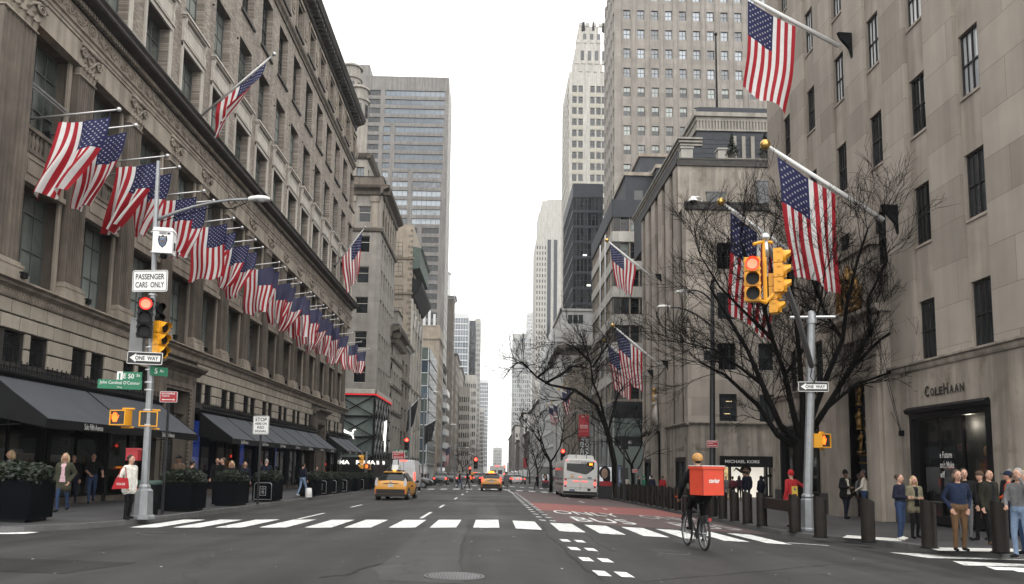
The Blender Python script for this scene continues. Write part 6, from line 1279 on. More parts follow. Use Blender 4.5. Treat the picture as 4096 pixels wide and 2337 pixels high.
# ================================================================== street furniture
def octa_pole(t, pts, r0, r1, name='pole', m='galvanised', n=8):
	p = MB(); k = len(pts); p.tube(pts, [r0 + (r1 - r0) * i / (k - 1) for i in range(k)], n); return p.build(name, M_(m), t)
def plate(par, name, w, h, m, loc=(0, 0, 0), rz=0., border=None, th=.012, rx=0.):
	"""Flat sign plate centred at loc, facing -y; rounded corners; optional border line."""
	def rr(w, h, r, n=4):
		o = []
		for cx, cz, a0 in ((w / 2 - r, h / 2 - r, 0), (-w / 2 + r, h / 2 - r, 90), (-w / 2 + r, -h / 2 + r, 180), (w / 2 - r, -h / 2 + r, 270)):
			for k in range(n + 1): a = rad(a0 + 90 * k / n); o.append((cx + r * math.cos(a), cz + r * math.sin(a)))
		return o
	r = min(w, h) * .09; b = MB(); b.prism(rr(w, h, r), 'y', 0, th); o = b.build(name, M_(m), par, loc, (rx, 0, rz))
	if border:
		q = MB(); o1, o2 = rr(w * .965, h - w * .035, r * .9), rr(w * .965 - .035, h - w * .035 - .035, r * .7); n = len(o1)
		for i in range(n): a, c = i, (i + 1) % n; q.face([(o1[a][0], -.003, o1[a][1]), (o1[c][0], -.003, o1[c][1]), (o2[c][0], -.003, o2[c][1]), (o2[a][0], -.003, o2[a][1])])
		q.build('border', M_(border), o)
	return o
def words(par, s, w, h, m, x, z, bold=.0): return link('lettering', text_mesh(s, w, h, M_(m), bold=bold), par, (x, -.004, z))
def arrow(par, x0, x1, z, h, m, head='l'):
	a = MB(); d = -1 if head == 'l' else 1; xt, xb = (x0, x1) if head == 'l' else (x1, x0); hl = h * .9
	a.face([(xt, -.003, z), (xt - d * hl, -.003, z + h), (xt - d * hl, -.003, z - h)]); a.face([(xt - d * hl, -.003, z + h * .55), (xb, -.003, z + h * .55), (xb, -.003, z - h * .55), (xt - d * hl, -.003, z - h * .55)])
	return a.build('arrow', M_(m), par)
def one_way(loc, rz, w, label, rx=0., right=False):
	t = tag(plate(None, 'one_way_sign', w, w * .335, 'sign_white', loc, rz, rx=rx), label, 'road sign'); h = w * .335
	b = MB(); b.box(-w * .485, w * .485, -.003, .0, -h * .45, h * .45); b.build('black_field', M_('sign_black'), t)
	a = MB(); x0 = -w * .43; s = -1 if right else 1
	P = lambda x, z: (s * x, -.005, z)
	a.face([P(x0, 0), P(x0 + w * .18, h * .36), P(x0 + w * .18, h * .24), P(w * .44, h * .24), P(w * .44, -h * .24), P(x0 + w * .18, -h * .24), P(x0 + w * .18, -h * .36)]); a.build('arrow', M_('sign_white'), t)
	link('lettering', text_mesh('ONE  WAY', w * .66, h * .33, M_('sign_black'), bold=.03), t, (s * w * .06, -.008, 0)); return t
def signal_head(label, loc, rz, housing='yellow_signal', lit=0, s=1.0, group=None, mark=None):
	"""Three-lens vehicle signal; origin at the middle of its back, facing -y."""
	t = thing('traffic_signal', label, 'traffic light', loc, rz, group)
	for i in range(3):
		z = (.36 - .36 * i) * s
		h = MB(); h.box(-.18 * s, .18 * s, -.20 * s, -.002, z - .172 * s, z + .172 * s); h.box(-.15 * s, .15 * s, -.225 * s, -.20 * s, z - .145 * s, z + .145 * s)
		for q in (-.1, .1): h.box(-.2 * s, -.18 * s, -.16 * s, -.1 * s, z + q * s - .03 * s, z + q * s + .03 * s); h.box(.18 * s, .2 * s, -.16 * s, -.1 * s, z + q * s - .03 * s, z + q * s + .03 * s)
		h.build('housing', M_(housing), t)
		l = MB(); n = 18; l.face([(.15 * s * math.cos(2 * math.pi * k / n), -.232 * s, z + .15 * s * math.sin(2 * math.pi * k / n)) for k in range(n)]); lens = l.build('lens', M_('red_lamp' if i == lit else 'black_paint'), t)
		if i == lit: c = MB(); c.face([(.12 * s * math.cos(2 * math.pi * k / n), -.236 * s, z + .12 * s * math.sin(2 * math.pi * k / n)) for k in range(n)]); c.build('lamp', M_('red_lamp_core'), lens)
		v = MB(); rows = []
		for d in (0, .5, 1): rows.append([((.152 + .004 * d) * s * math.cos(a), (-.225 - .17 * d * (1 if 2 < k < 10 else .4)) * s, z + (.152 + .004 * d) * s * math.sin(a) - .012 * d * s) for k, a in enumerate([rad(-50 + 280 * k / 12) for k in range(13)])])
		v.grid(rows); v.build('visor', [M_(housing)], t, smooth=True)
	return t
HAND = [(-.05, -.13), (.06, -.13), (.10, -.02), (.13, .06), (.10, .08), (.07, .02), (.07, .13), (.035, .14), (.03, .04), (.025, .165), (-.012, .165), (-.01, .04), (-.025, .15), (-.058, .14), (-.05, .03), (-.075, .10), (-.10, .085), (-.09, -.03)]
def ped_signal(label, loc, rz, lit=True, s=1.0):
	t = thing('pedestrian_signal', label, 'pedestrian signal', loc, rz); b = MB(); b.box(-.24 * s, .24 * s, -.30 * s, -.002, -.22 * s, .22 * s); b.build('housing', M_('yellow_signal'), t)
	f = MB(); f.box(-.205 * s, .205 * s, -.312 * s, -.3 * s, -.185 * s, .185 * s); f.build('screen', M_('dark_metal'), t)
	h = MB(); h.box(-.24 * s, .24 * s, -.34 * s, -.30 * s, .19 * s, .22 * s); h.box(-.24 * s, -.212 * s, -.34 * s, -.30 * s, -.22 * s, .19 * s); h.box(.212 * s, .24 * s, -.34 * s, -.30 * s, -.22 * s, .19 * s); h.box(-.212 * s, .212 * s, -.335 * s, -.30 * s, -.22 * s, -.195 * s); h.build('hood', M_('yellow_signal'), t)
	if lit: g = MB(); g.face([((x - .09) * s, -.316 * s, z * .95 * s) for x, z in HAND]); g.build('hand_symbol', M_('hand_lamp'), t)
	k = MB(); k.tube([(0, -.1 * s, .22 * s), (0, -.1 * s, .27 * s), (.32 * s, -.02, .27 * s)], .03 * s, 6); k.tube([(0, -.1 * s, -.22 * s), (0, -.1 * s, -.27 * s), (.32 * s, -.02, -.27 * s)], .03 * s, 6); k.build('mounting_arm', M_('yellow_signal'), t); return t
def cobra(t, start, end, up=.3, head=.62, m='galvanised', dark=False):
	s, e = Vector(start), Vector(end); pts = [s + (e - s) * f + Vector((0, 0, up * math.sin(math.pi * f ** .8 * .5) * 0 + up * 4 * f * (1 - f) * .35)) for f in (0, .2, .4, .6, .8, 1)]
	a = MB(); a.tube(pts, [.055, .05, .045, .042, .04, .038], 8); a.build('lamp_arm', M_(m), t, smooth=True); d = (pts[-1] - pts[-2]).normalized(); d.z *= .3; d.normalize(); sd = Vector((-d.y, d.x, 0)).normalized()
	h = MB(); rows = []
	for f, w, th in ((0, .05, .05), (.12, .1, .07), (.5, .15, .09), (.85, .14, .07), (1, .05, .03)):
		c = e + d * head * f; rows.append([c + sd * w + Vector((0, 0, -.02)), c + sd * w * .7 + Vector((0, 0, th)), c - sd * w * .7 + Vector((0, 0, th)), c - sd * w + Vector((0, 0, -.02)), c - sd * w * .6 + Vector((0, 0, -.05)), c + sd * w * .6 + Vector((0, 0, -.05))])
	h.grid(rows, 0, True); hh = h.build('lamp_head', M_('off_white'), t, smooth=True); l = MB(); l.ball(e + d * head * .6 + Vector((0, 0, -.05)), .1, 5, sc=(1, 1, .4)); l.build('lens', M_('off_white'), hh)
# ---- left corner pole with everything on it
PB = hit(571, 2076); Yp = PB.y
def at_pole(px, py, dy=0.): return on_y(px, py, Yp + dy)
top = at_pole(634, 645); t = thing('street_light_pole', 'grey street light pole with signals and signs at the left corner', 'lamp post', PB)
loc = lambda v: Vector(v) - PB
octa_pole(t, [(0, 0, .85), loc(at_pole(603, 1500)), loc(at_pole(622, 900)), loc(top)], .115, .055)
b = MB(); b.lathe([(.34, 0), (.34, .08), (.27, .12), (.24, .80), (.17, .86), (.17, .92), (.13, .98)], 8); b.build('base', M_('galvanised'), t)
rg = MB()
for py in (1700, 1640, 1560, 1530, 1480, 1390, 1180, 1090, 1010, 930): c = loc(at_pole(575 + (2076 - py) * .0405, py)); rg.lathe([(.125, -.02), (.125, .02)], 10, c)
rg.build('strap_band', M_('steel_pole'), t)
cobra(t, loc(at_pole(628, 880)), loc(at_pole(994, 797)), .45, .65)
cb = MB(); cb.tube([loc(at_pole(640, 888)), loc(at_pole(720, 862)), loc(at_pole(860, 828)), loc(at_pole(930, 835)), loc(at_pole(985, 812))], .015, 4); cb.build('cable', M_('black_metal'), t)
# police camera box with shield
c = at_pole(658, 972, -.25); bx = thing('camera_box', 'white police camera box with shield badge strapped to the pole', 'camera box', c, rad(8)); m = MB(); m.box(-.27, .27, -.2, .2, -.35, .3); m.prism([(-.29, .30), (.29, .30), (.25, .40), (-.25, .40)], 'y', -.22, .22); m.build('case', M_('white_paint'), bx); m = MB(); m.ball((0, 0, -.38), .11, 6); m.build('camera_dome', M_('black_paint'), bx)
sh_ = [(-.10, .14), (-.05, .12), (0, .16), (.05, .12), (.10, .14), (.115, .02), (.08, -.10), (0, -.18), (-.08, -.10), (-.115, .02)]
m = MB(); m.face([(x * 1.15, -.203, z * 1.15) for x, z in sh_]); o = m.build('shield', M_('sign_black'), bx); m = MB(); m.face([(x * .8, -.206, z * .8 - .02) for x, z in sh_]); reg('badge_blue', (.10, .14, .22), var=.4, scale=30); m.build('shield_field', M_('badge_blue'), o); m = MB(); m.torus((0, -.207, -.02), .045, .012, 'y', 12, 4); m.build('shield_seal', M_('gold'), o)
link('lettering', text_mesh('POLICE', .15, .035, M_('sign_white')), o, (0, -.21, .10))
m = MB()
for i in range(4): m.box(-.1, .1, -.206, -.2, .2 + i * .022, .21 + i * .022)
m.box(.12, .2, -.206, -.2, .2, .26); m.build('vents', M_('dark_metal'), bx)
m = MB(); m.box(.27, .3, -.05, .05, -.22, .0); m.build('latch', M_('dark_metal'), bx)
# signs on the pole
c = at_pole(600, 1124, -.2); s = tag(plate(None, 'regulation_sign', 1.03, .64, 'sign_white', c, rad(-2), 'sign_black', rx=0), 'white passenger cars only sign high on the left pole', 'road sign'); s.rotation_euler[1] = rad(-1.2); words(s, 'PASSENGER', .84, .17, 'sign_black', 0, .125, .02); words(s, 'CARS  ONLY', .84, .17, 'sign_black', 0, -.115, .02)
o = one_way(at_pole(579, 1433, -.24), rad(-6), 1.06, 'black and white one way sign pointing left on the corner pole'); o.rotation_euler[1] = rad(2.5)
c = at_pole(479, 1538, -.18); s = tag(plate(None, 'street_name_sign', 1.24, .27, 'sign_green', c, rad(2)), 'long green street name sign with a cardinal\'s name', 'street sign'); s.rotation_euler[1] = rad(1.2); words(s, "John Cardinal O'Connor", 1.13, .125, 'sign_white', 0, .04); words(s, 'Way', .15, .055, 'sign_white', 0, -.085)
c = at_pole(518, 1505, -.16); s = tag(plate(None, 'street_name_sign', .70, .25, 'sign_green', c, rad(2)), 'short green E 50 street name sign above the long one', 'street sign'); s.rotation_euler[1] = rad(1.2); words(s, 'E 50', .30, .14, 'sign_white', -.02, 0, .01); words(s, 'St', .10, .08, 'sign_white', .25, .03); b = MB(); b.box(-.35, -.19, -.004, -.001, -.125, .125); b.build('white_emblem', M_('sign_white'), s); b = MB(); b.face([(-.29, -.006, -.11), (-.25, -.006, -.11), (-.25, -.006, .03), (-.235, -.006, .1), (-.26, -.006, .06), (-.29, -.006, .09), (-.30, -.006, .02)]); b.build('emblem_figure', M_('sign_green'), s)
c = at_pole(614, 1484, -.05); s = tag(plate(None, 'street_name_sign', .55, .26, 'sign_green', c + Vector((.12, .1, 0)), rad(55)), 'small green 5 Av sign turned edgeways on the corner pole', 'street sign'); words(s, '5', .09, .15, 'sign_white', -.1, 0); words(s, 'Av', .13, .09, 'sign_white', .08, .02)
# signals on the pole
lens = at_pole(583, 1220, -.45); signal_head('black traffic signal showing red on the left corner pole', lens + Vector((-.08, .2, -.36)), rad(22), 'black_paint', s=1.08)
lens = at_pole(640, 1285, -.2); signal_head('yellow traffic signal turned sideways on the left corner pole', at_pole(622, 1360) + Vector((.05, .0, 0)), rad(70), 'yellow_signal', lit=-1)
signal_head('black traffic signal seen from the side behind the lit red one', at_pole(612, 1275, .15) + Vector((0, .05, .0)), rad(62), 'black_paint', lit=-1, s=.9)
c = at_pole(545, 1345, .1); bx2 = MB(); bx2.box(-.19, .19, .0, .2, -.52, .5); bx2.box(-.2, .2, -.02, .22, .5, .54); reg('cabinet_grey', (.20, .205, .205), rough=.6, var=.1); tag(bx2.build('control_cabinet', M_('cabinet_grey'), None, c), 'grey metal control box on the left pole behind the black signals', 'control box')
ped_signal('lit orange hand pedestrian signal on the left corner pole', at_pole(481, 1671, -.05) + Vector((0, .25, 0)), rad(-8)); ped_signal('pedestrian signal seen edge on to the right of the left pole', at_pole(575, 1676, .0) + Vector((0.02, .2, 0)), rad(28), False)
# litter bin and red alarm box behind the pole
p = hit(592, 2058); t = thing('litter_bin', 'dark green litter bin behind the left corner pole', 'litter bin', p); m = MB(); m.lathe([(.27, 0), (.32, .9), (.33, .95)], 16); m.build('body', M_('black_metal'), t, smooth=True); m = MB(); m.lathe([(.36, .93), (.37, 1.02), (.3, 1.06), (.2, 1.06)], 16); reg('bin_green', (.02, .05, .04), rough=.5); m.build('rim', M_('bin_green'), t, smooth=True)
p = hit(520, 2050); c = on_y(521, 1820, p.y); t = thing('alarm_box', 'red fire alarm box on a post behind the woman in white', 'alarm box', p); m = MB(); m.tube([(0, 0, 0), (0, 0, c.z - p.z)], .05, 8); m.build('post', M_('dark_metal'), t); m = MB(); m.box(-.19, .19, -.14, .14, c.z - p.z - .18, c.z - p.z + .16); m.prism([(-.21, c.z - p.z + .16), (.21, c.z - p.z + .16), (.18, c.z - p.z + .22), (-.18, c.z - p.z + .22)], 'y', -.16, .16); m.build('box', M_('sign_red'), t)
def no_stopping(name, base_px, sign_px, w, label, post=True, Y=None, rz=0.):
	b = hit(*base_px) if Y is None else None; Y = Y or b.y; c = on_y(*sign_px, Y)
	if post:
		t = thing('sign_post', 'dark steel sign post ' + label.split(' on ')[-1], 'sign post', b); m = MB(); h = c.z - b.z + w * .4; m.box(-.035, .035, 0, .025, 0, h); m.box(-.035, -.022, -.03, 0, 0, h); m.box(.022, .035, -.03, 0, 0, h); m.build('channel', M_('dark_metal'), t)
		c.x = b.x
	s = tag(plate(None, 'no_stopping_sign', w, w * .63, 'sign_white', c + Vector((0, -.04, 0)), rz), label, 'road sign'); r = MB(); r.box(-w * .475, w * .475, -.003, 0, -w * .29, w * .29); r.build('red_field', M_('sign_red'), s)
	link('lettering', text_mesh('NO STOPPING', w * .75, w * .10, M_('sign_white'), bold=.03), s, (-.02 * w, -.006, w * .19)); link('lettering', text_mesh('Anytime', w * .45, w * .11, M_('sign_white'), bold=.02), s, (-w * .17, -.006, w * .05))
	a = MB();
	for d in (-1, 1): a.face([(d * w * .38, -.006, -w * .16), (d * w * .28, -.006, -w * .10), (d * w * .28, -.006, -w * .22)])
	a.face([(-w * .29, -.006, -w * .14), (w * .29, -.006, -w * .14), (w * .29, -.006, -w * .18), (-w * .29, -.006, -w * .18)]); a.build('arrow', M_('sign_white'), s)
no_stopping('a', (648, 2058), (646, 1588), .55, 'red no stopping sign on the dark post behind the left corner pole')
b = hit(1030, 2018); c = on_y(1045, 1701, b.y); t = thing('sign_post', 'dark sign post standing between two bushy planters', 'sign post', b); m = MB(); h = c.z - b.z + .45; m.box(-.04, .04, 0, .03, 0, h); m.box(-.04, -.025, -.035, 0, 0, h); m.box(.025, .04, -.035, 0, 0, h); m.build('channel', M_('dark_metal'), t)
c.x = b.x; s = tag(plate(None, 'regulation_sign', .70, .80, 'sign_white', c + Vector((0, -.05, 0)), rad(-4), 'sign_black'), 'white stop here on red signal sign between the planters', 'road sign')
for i, (q, w_, h_) in enumerate((('STOP', .50, .16), ('HERE ON', .50, .105), ('RED', .30, .105), ('SIGNAL', .52, .105))): words(s, q, w_, h_, 'sign_black', 0, (.24, .06, -.10, -.26)[i], .02)
# ---- planters with clipped bushes
def bush_mesh(lx, ly, h, seed, n):
	r = random.Random(seed); m = MB()
	for i in range(n):
		u, v = r.uniform(-1, 1), r.uniform(-1, 1); hh = h * (1 - .35 * max(abs(u), abs(v)) ** 4) * (.86 + .14 * noise.noise(Vector((u * 3 + seed, v * 3, 0))))
		q = r.random() ** .4; x, y, z = u * lx, v * ly, hh * q
		k = 1.0 if q > .75 else .95 + .1 * r.random(); x *= k; y *= k
		if q < .6 and max(abs(u), abs(v)) < .75: z = hh * (.8 + .2 * r.random())
		a = .055 * r.uniform(.7, 1.3); c = Vector((x, y, z)); d1 = Vector((r.uniform(-1, 1), r.uniform(-1, 1), r.uniform(-.3, 1))).normalized() * a; d2 = d1.cross(Vector((r.uniform(-1, 1), r.uniform(-1, 1), r.uniform(-1, 1)))).normalized() * a * .55
		m.face([c - d1, c + d2, c + d1, c - d2])
	return m.mesh('bush', M_('leaf'))
reg('planter_black', (.0028, .0036, .005), rough=.9, var=.2, spec=.05)
BUSH = [bush_mesh(.56, .62, .62, s, 3200) for s in range(3)]
def planter(x0, x1, y0, y1, label, k, h=.98, panel=False, bh=1.0):
	xc, yc = (x0 + x1) / 2, (y0 + y1) / 2; z = gz(xc, yc); t = thing('planter', label, 'planter', (xc, yc, z), 0, 'planters along the store pavement'); a, b = (x1 - x0) / 2, (y1 - y0) / 2
	m = MB(); m.prism([(-a, .08), (a, .08), (a * .96, .09), (a, h), (a - .06, h), (a - .06, h - .1), (-a + .06, h - .1), (-a + .06, h), (-a, h)], 'y', -b, b); m.box(-a, a, -b, -b + .05, h - .1, h); m.box(-a, a, b - .05, b, h - .1, h); m.build('box', M_('planter_black'), t); m = MB(); m.box(-a * .85, a * .85, -b * .85, b * .85, 0, .08); m.build('foot', M_('black_paint'), t)
	if panel:
		f = MB(); o = [(-.42, .12), (.42, .12), (.42, .80), (.34, .88), (-.34, .88), (-.42, .80)]
		for (p, q), (p2, q2) in zip(o, o[1:] + o[:1]): f.tube([(p * a / .5 * .95, -b - .012, q), (p2 * a / .5 * .95, -b - .012, q2)], .012, 4)
		f.box(-.14, .14, -b - .015, -b, .3, .32); f.box(-.14, .14, -b - .015, -b, .70, .72); f.box(-.14, -.12, -b - .015, -b, .32, .70); f.box(.12, .14, -b - .015, -b, .32, .70); scroll(f, 0, -b - .012, .58, .08, 1, .012, 1.4, 12); scroll(f, 0, -b - .012, .43, .08, -1, .012, 1.4, 12); f.build('emblem', M_('aluminium'), t)
	tag(link('bush', BUSH[k % 3], t, (0, 0, h - .12), (0, 0, 1.57 * (k % 2) * 2), (a / .56, b / .62, bh)), kind='stuff')
planter(-13.5, -11.62, 19.9, 21.0, 'large dark planter with a broad bush at the left edge', 0, 1.05, bh=1.1)
planter(-11.15, -10.05, 26.3, 27.7, 'dark planter with bush just right of the no stopping post', 1); planter(-11.05, -10.05, 31.0, 32.5, 'dark planter with bush before the stop here sign post', 2)
planter(-10.95, -9.97, 35.8, 37.4, 'dark planter with framed white emblem on its face', 0, panel=True)
for i, (y0, y1, pn) in enumerate(((44.2, 45.9, 0), (47.6, 49.0, 1), (50.6, 52.1, 1), (54.3, 55.8, 1), (58.0, 59.5, 0), (61.4, 62.9, 1), (65.0, 66.6, 0))):
	planter(-10.95, -9.98, y0, y1, ('plain dark planter right behind the upturned bucket', 'dark planter with emblem, second past the bucket', 'dark planter with emblem, third past the bucket', 'dark planter with emblem, fourth past the bucket', 'plain dark planter, fifth past the bucket', 'dark planter with emblem, sixth past the bucket', 'dark planter farthest along, beside the taxi')[i], i, panel=bool(pn))
p = hit(1234, 1992); t = thing('bucket', 'white bucket turned upside down on a board at the kerb', 'bucket', p); m = MB(); m.lathe([(.19, .04), (.185, .12), (.19, .13), (.15, .52), (.13, .53), (0, .53)], 18); m.build('body', M_('off_white'), t, smooth=True); m = MB(); m.box(-.3, .3, -.2, .2, 0, .04); m.build('board', M_('dark_metal'), t)
# ---- right corner: mast pole, signals, bollards
PB = hit(3235, 2122); Yr = PB.y; loc = lambda v: Vector(v) - PB
t = thing('signal_mast', 'grey signal mast with leaning arm beside the bare tree', 'signal pole', PB); top = on_y(3246, 1255, Yr)
octa_pole(t, [(0, 0, 1.15), loc(on_y(3241, 1600, Yr)), loc(top)], .15, .125, n=12); b = MB(); b.lathe([(.30, 0), (.30, .06), (.26, .1), (.235, 1.0), (.19, 1.05), (.22, 1.1), (.2, 1.16), (.15, 1.2)], 8); b.build('base', M_('galvanised'), t)
cp = MB(); z = loc(top).z; cp.lathe([(.17, z - .35), (.17, z - .2), (.14, z - .15), (.14, z), (.1, z + .08), (0, z + .12)], 12, (loc(top).x, 0, 0)); cp.build('cap', M_('galvanised'), t, smooth=True)
E1 = on_y(3062, 962, 17.9); S1 = on_y(3246, 1465, Yr - .15); am = MB(); pts = [loc(S1), loc(S1 + (E1 - S1) * .35 + Vector((0, 0, .35))), loc(S1 + (E1 - S1) * .7 + Vector((0, 0, .35))), loc(E1)]; am.tube(pts, [.09, .085, .075, .065], 8); am.build('mast_arm', M_('galvanised'), t, smooth=True)
k = MB(); e = loc(E1); k.ball(e + Vector((0, 0, .08)), .11, 6); k.tube([e, e + Vector((.02, 0, -.4))], .06, 8); k.build('arm_cap', M_('aluminium'), t, smooth=True)
k = MB(); k.tube([loc(on_y(3160, 1270, Yr)), loc(on_y(3340, 1268, Yr))], .05, 8); k.build('cross_bar', M_('aluminium'), t)
for py in (1480, 1520): k = MB(); k.lathe([(.16, -.05), (.16, .05)], 10, loc(on_y(3243, py, Yr))); k.build('clamp', M_('galvanised'), t)
k = MB(); c0 = loc(on_y(3250, 1465, Yr - .2)); k.tube([c0, c0 + Vector((-.1, -.05, -.35)), c0 + Vector((.02, -.05, -.55)), c0 + Vector((.12, 0, -.3))], .018, 5); k.build('cable', M_('black_metal'), t)
lens = on_y(3030, 1055, 17.7); r1 = rad(-16); signal_head('yellow traffic signal showing red over the crossing on the right', lens + Vector((-.06, .23, -.36)), r1, 'yellow_signal')
signal_head('yellow traffic signal turned right, upper of the pair behind the red light', on_y(3098, 1085, 17.95) + Vector((0, .05, .0)), rad(68), 'yellow_signal', lit=-1); signal_head('yellow traffic signal hung lowest behind the lit red one', on_y(3078, 1178, 18.1), rad(64), 'yellow_signal', lit=-1, s=.9)
k = MB(); c = on_y(3060, 1010, 17.85); m_ = MB(); m_.tube([(-.28, 0, .2), (0, .05, .28), (.2, .05, .26)], .04, 6); m_.tube([(-.28, 0, -1.12), (0, .05, -1.22), (.2, .05, -1.0)], .045, 6); m_.tube([(0, .05, .28), (0, .05, -1.2)], .05, 6); tag(m_.build('signal_bracket', M_('yellow_signal'), None, c), 'yellow bracket that joins the three hanging signals', 'bracket')
one_way(on_y(3254, 1547, Yr - .22), rad(-4), .98, 'black and white one way sign pointing left on the signal mast')
ped_signal('lit orange hand pedestrian signal on the signal mast', on_y(3276, 1763, Yr - .1) + Vector((.02, .2, 0)), rad(32), s=1.05)
reg('bronze', (.014, .011, .0085), rough=.45, metal=.5, var=.25, scale=5)
bm_ = MB(); n = 20; R_ = .18; lo = [(R_ * math.cos(2 * math.pi * k / n), R_ * math.sin(2 * math.pi * k / n), 0) for k in range(n)]; hi = [(x, y, 1.12 - .55 * (x * .75 + y * .3)) for x, y, _ in lo]; bm_.grid([lo, hi], 0, True); bm_.face(hi); BOLM = bm_.mesh('tube', M_('bronze')); weld_smooth(BOLM)
bb = MB(); bb.lathe([(.22, 0), (.22, .02), (.18, .03)], 20); BOBM = bb.mesh('collar', M_('black_metal'))
BOL = [(11.9, 17.95, 'bollard at the right edge in front of the man with the olive jacket'), (10.87, 19.1, 'bollard beside the woman in the olive jacket'), (10.2, 20.85, 'bollard between the signal mast and the woman in navy'), (9.6, 22.5, 'bollard just right of the signal mast'), (9.68, 24.6, 'bollard just left of the signal mast at the beam end')]
y = 27.45; nm = 0
while y < 60: BOL.append((9.62, y, ORD[nm] + ' bollard beyond the steel beam, going away from the signal mast')); y += 1.55; nm += 1
for x, y, lab in BOL:
	t = thing('bollard', lab, 'bollard', (x, y, gz(x, y)), 0, 'bronze bollards along the kerb'); link('tube', BOLM, t); link('collar', BOBM, t)
for ya, yb, lab in ((24.6, 27.45, 'flat steel barrier beam between bollards left of the signal mast'), (41.4, 44.5, 'flat steel barrier beam between far bollards behind the cyclist')):
	z = gz(9.65, ya); m = MB(); m.box(-.06, .06, .17, yb - ya - .17, .62, .98); o = tag(m.build('barrier_beam', M_('bronze'), None, (9.65, ya, z)), lab, 'barrier')
# ---- dark twin lamp post on the right pavement
Yl = 35.; X_l = on_y(2843, 1600, Yl).x; zb = gz(X_l, Yl); t = thing('twin_lamp_post', 'dark twin armed street lamp behind the cyclist', 'lamp post', (X_l, Yl, zb)); loc = lambda v: Vector(v) - t.location
octa_pole(t, [(0, 0, 0), loc(on_y(2850, 1120, Yl))], .16, .085, m='dark_metal'); b = MB(); b.lathe([(.26, 0), (.26, .7), (.2, .8), (.16, .9)], 10); b.build('base', M_('dark_metal'), t)
for s_, e_ in (((2850, 1209), (2752, 1166)), ((2848, 1308), (2681, 1229))): cobra(t, loc(on_y(*s_, Yl)), loc(on_y(*e_, Yl)), .7, .6, 'dark_metal')
k = MB(); c = loc(on_y(2845, 1422, Yl)); k.box(c.x - .3, c.x + .3, -.2, .2, c.z - .2, c.z + .2); k.build('control_box', M_('dark_metal'), t)
no_stopping('b', None, (2849, 1776), .5, 'red no stopping sign strapped to the twin lamp post', False, Yl - .2, rad(-6))
no_stopping('c', (2540, 2000), (2543, 1884), .4, 'small red parking sign far along the bollards', True)
# ---- banner pole, kiosks, posts beyond
Yb = 77.; xb = on_y(2361, 1750, Yb).x; t = thing('banner_pole', 'grey lamp pole that carries the red banner', 'lamp post', (xb, Yb, gz(xb, Yb))); loc = lambda v: Vector(v) - t.location
octa_pole(t, [(0, 0, 0), loc(on_y(2362, 1560, Yb))], .14, .09); cobra(t, loc(on_y(2361, 1640, Yb)), loc(on_y(2192, 1690, Yb)) + Vector((1.2, 0, .6)), .5, .8)
bn = tag(plate(None, 'banner', 1.05, 2.65, 'sign_red', on_y(2336, 1713, Yb - .1)), 'tall red museum banner on the grey lamp pole', 'banner');
for q, w_, h_, z_ in (('NYC', .45, .14, 1.15), ('GERHARD', .8, .16, .25), ('RICHTER', .75, .16, .05), ('painting after all', .85, .06, -.3), ('museum', .5, .09, -.95), ('of art', .5, .09, -1.1)): words(bn, q, w_, h_, 'sign_white', 0, z_)
b2 = tag(plate(None, 'banner', 1.05, 2.65, 'poster_dark', on_y(2338, 1800, Yb - .1), 0), 'dark lettered banner hung below the red one', 'banner');
for i, q in enumerate(('FENDY', 'ROYALE')): o = words(b2, q, 2.2, .34, 'sign_white', -.25 + .5 * i, 0); o.rotation_euler = (0, rad(90), 0)
Y_ = 240.; b3 = tag(plate(None, 'banner', 1.3, 3.0, 'sign_red', on_y(2101, 1851, Y_)), 'distant small red banner far down the right side', 'banner'); pp3 = thing('banner_pole', 'distant thin pole holding the small red banner', 'lamp post', (on_y(2110, 1850, Y_).x, Y_, gz(10, Y_))); octa_pole(pp3, [(0, 0, 0), (0, 0, 9)], .14, .1)
reg('poster_face', (.30, .20, .15), var=.3, scale=2); reg('ad_glow', (.55, .58, .6), var=.2, emit=.35)
def kiosk(x0, x1, py0, py1, Y, label, face_=True, blue=False):
	a, b = on_y(x0, py0, Y), on_y(x1, py1, Y); xc = (a.x + b.x) / 2; zg = gz(xc, Y); t = thing('advert_kiosk', label, 'kiosk', (xc, Y, zg)); w = (b.x - a.x) / 2; h0, h1 = b.z - zg, a.z - zg
	m = MB(); m.box(-w - .06, w + .06, 0, .3, 0, h1 + .08); m.build('case', M_('dark_metal'), t); m = MB(); m.box(-w, w, -.02, 0, max(h0, .3), h1); m.build('screen', M_('sign_green' if False else ('badge_blue' if blue else 'ad_glow')), t)
	if face_:
		hh = h1 - max(h0, .3); z0 = max(h0, .3); m = MB(); m.ball((-w * .15, -.03, z0 + hh * .66), hh * .24, 8, sc=(.72, .05, 1.1)); m.build('advert_face', M_('poster_face'), t); m = MB(); m.ball((-w * .1, -.022, z0 + hh * .7), hh * .33, 8, sc=(.9, .02, 1)); m.ball((w * .2, -.022, z0 + hh * .45), hh * .3, 8, sc=(.7, .02, 1.2)); m.build('advert_hair', M_('black_paint'), t); m = MB(); m.box(-w, w, -.04, -.03, z0, z0 + hh * .25); m.build('advert_shirt', M_('sign_red'), t)
	if blue: link('lettering', text_mesh('LinkNYC', (h1 - h0) * .6, w * .9, M_('sign_white')), t, (0, -.03, (h0 + h1) / 2), (0, rad(90), 0))
kiosk(2398, 2446, 1868, 1945, 62., 'lit advertising panel with a long haired face behind the bus'); kiosk(2472, 2486, 1866, 1945, 58., 'narrow blue kiosk beside the leaning tree', False, True); kiosk(2170, 2194, 1898, 1930, 110., 'small lit advertising panel on the far right pavement')
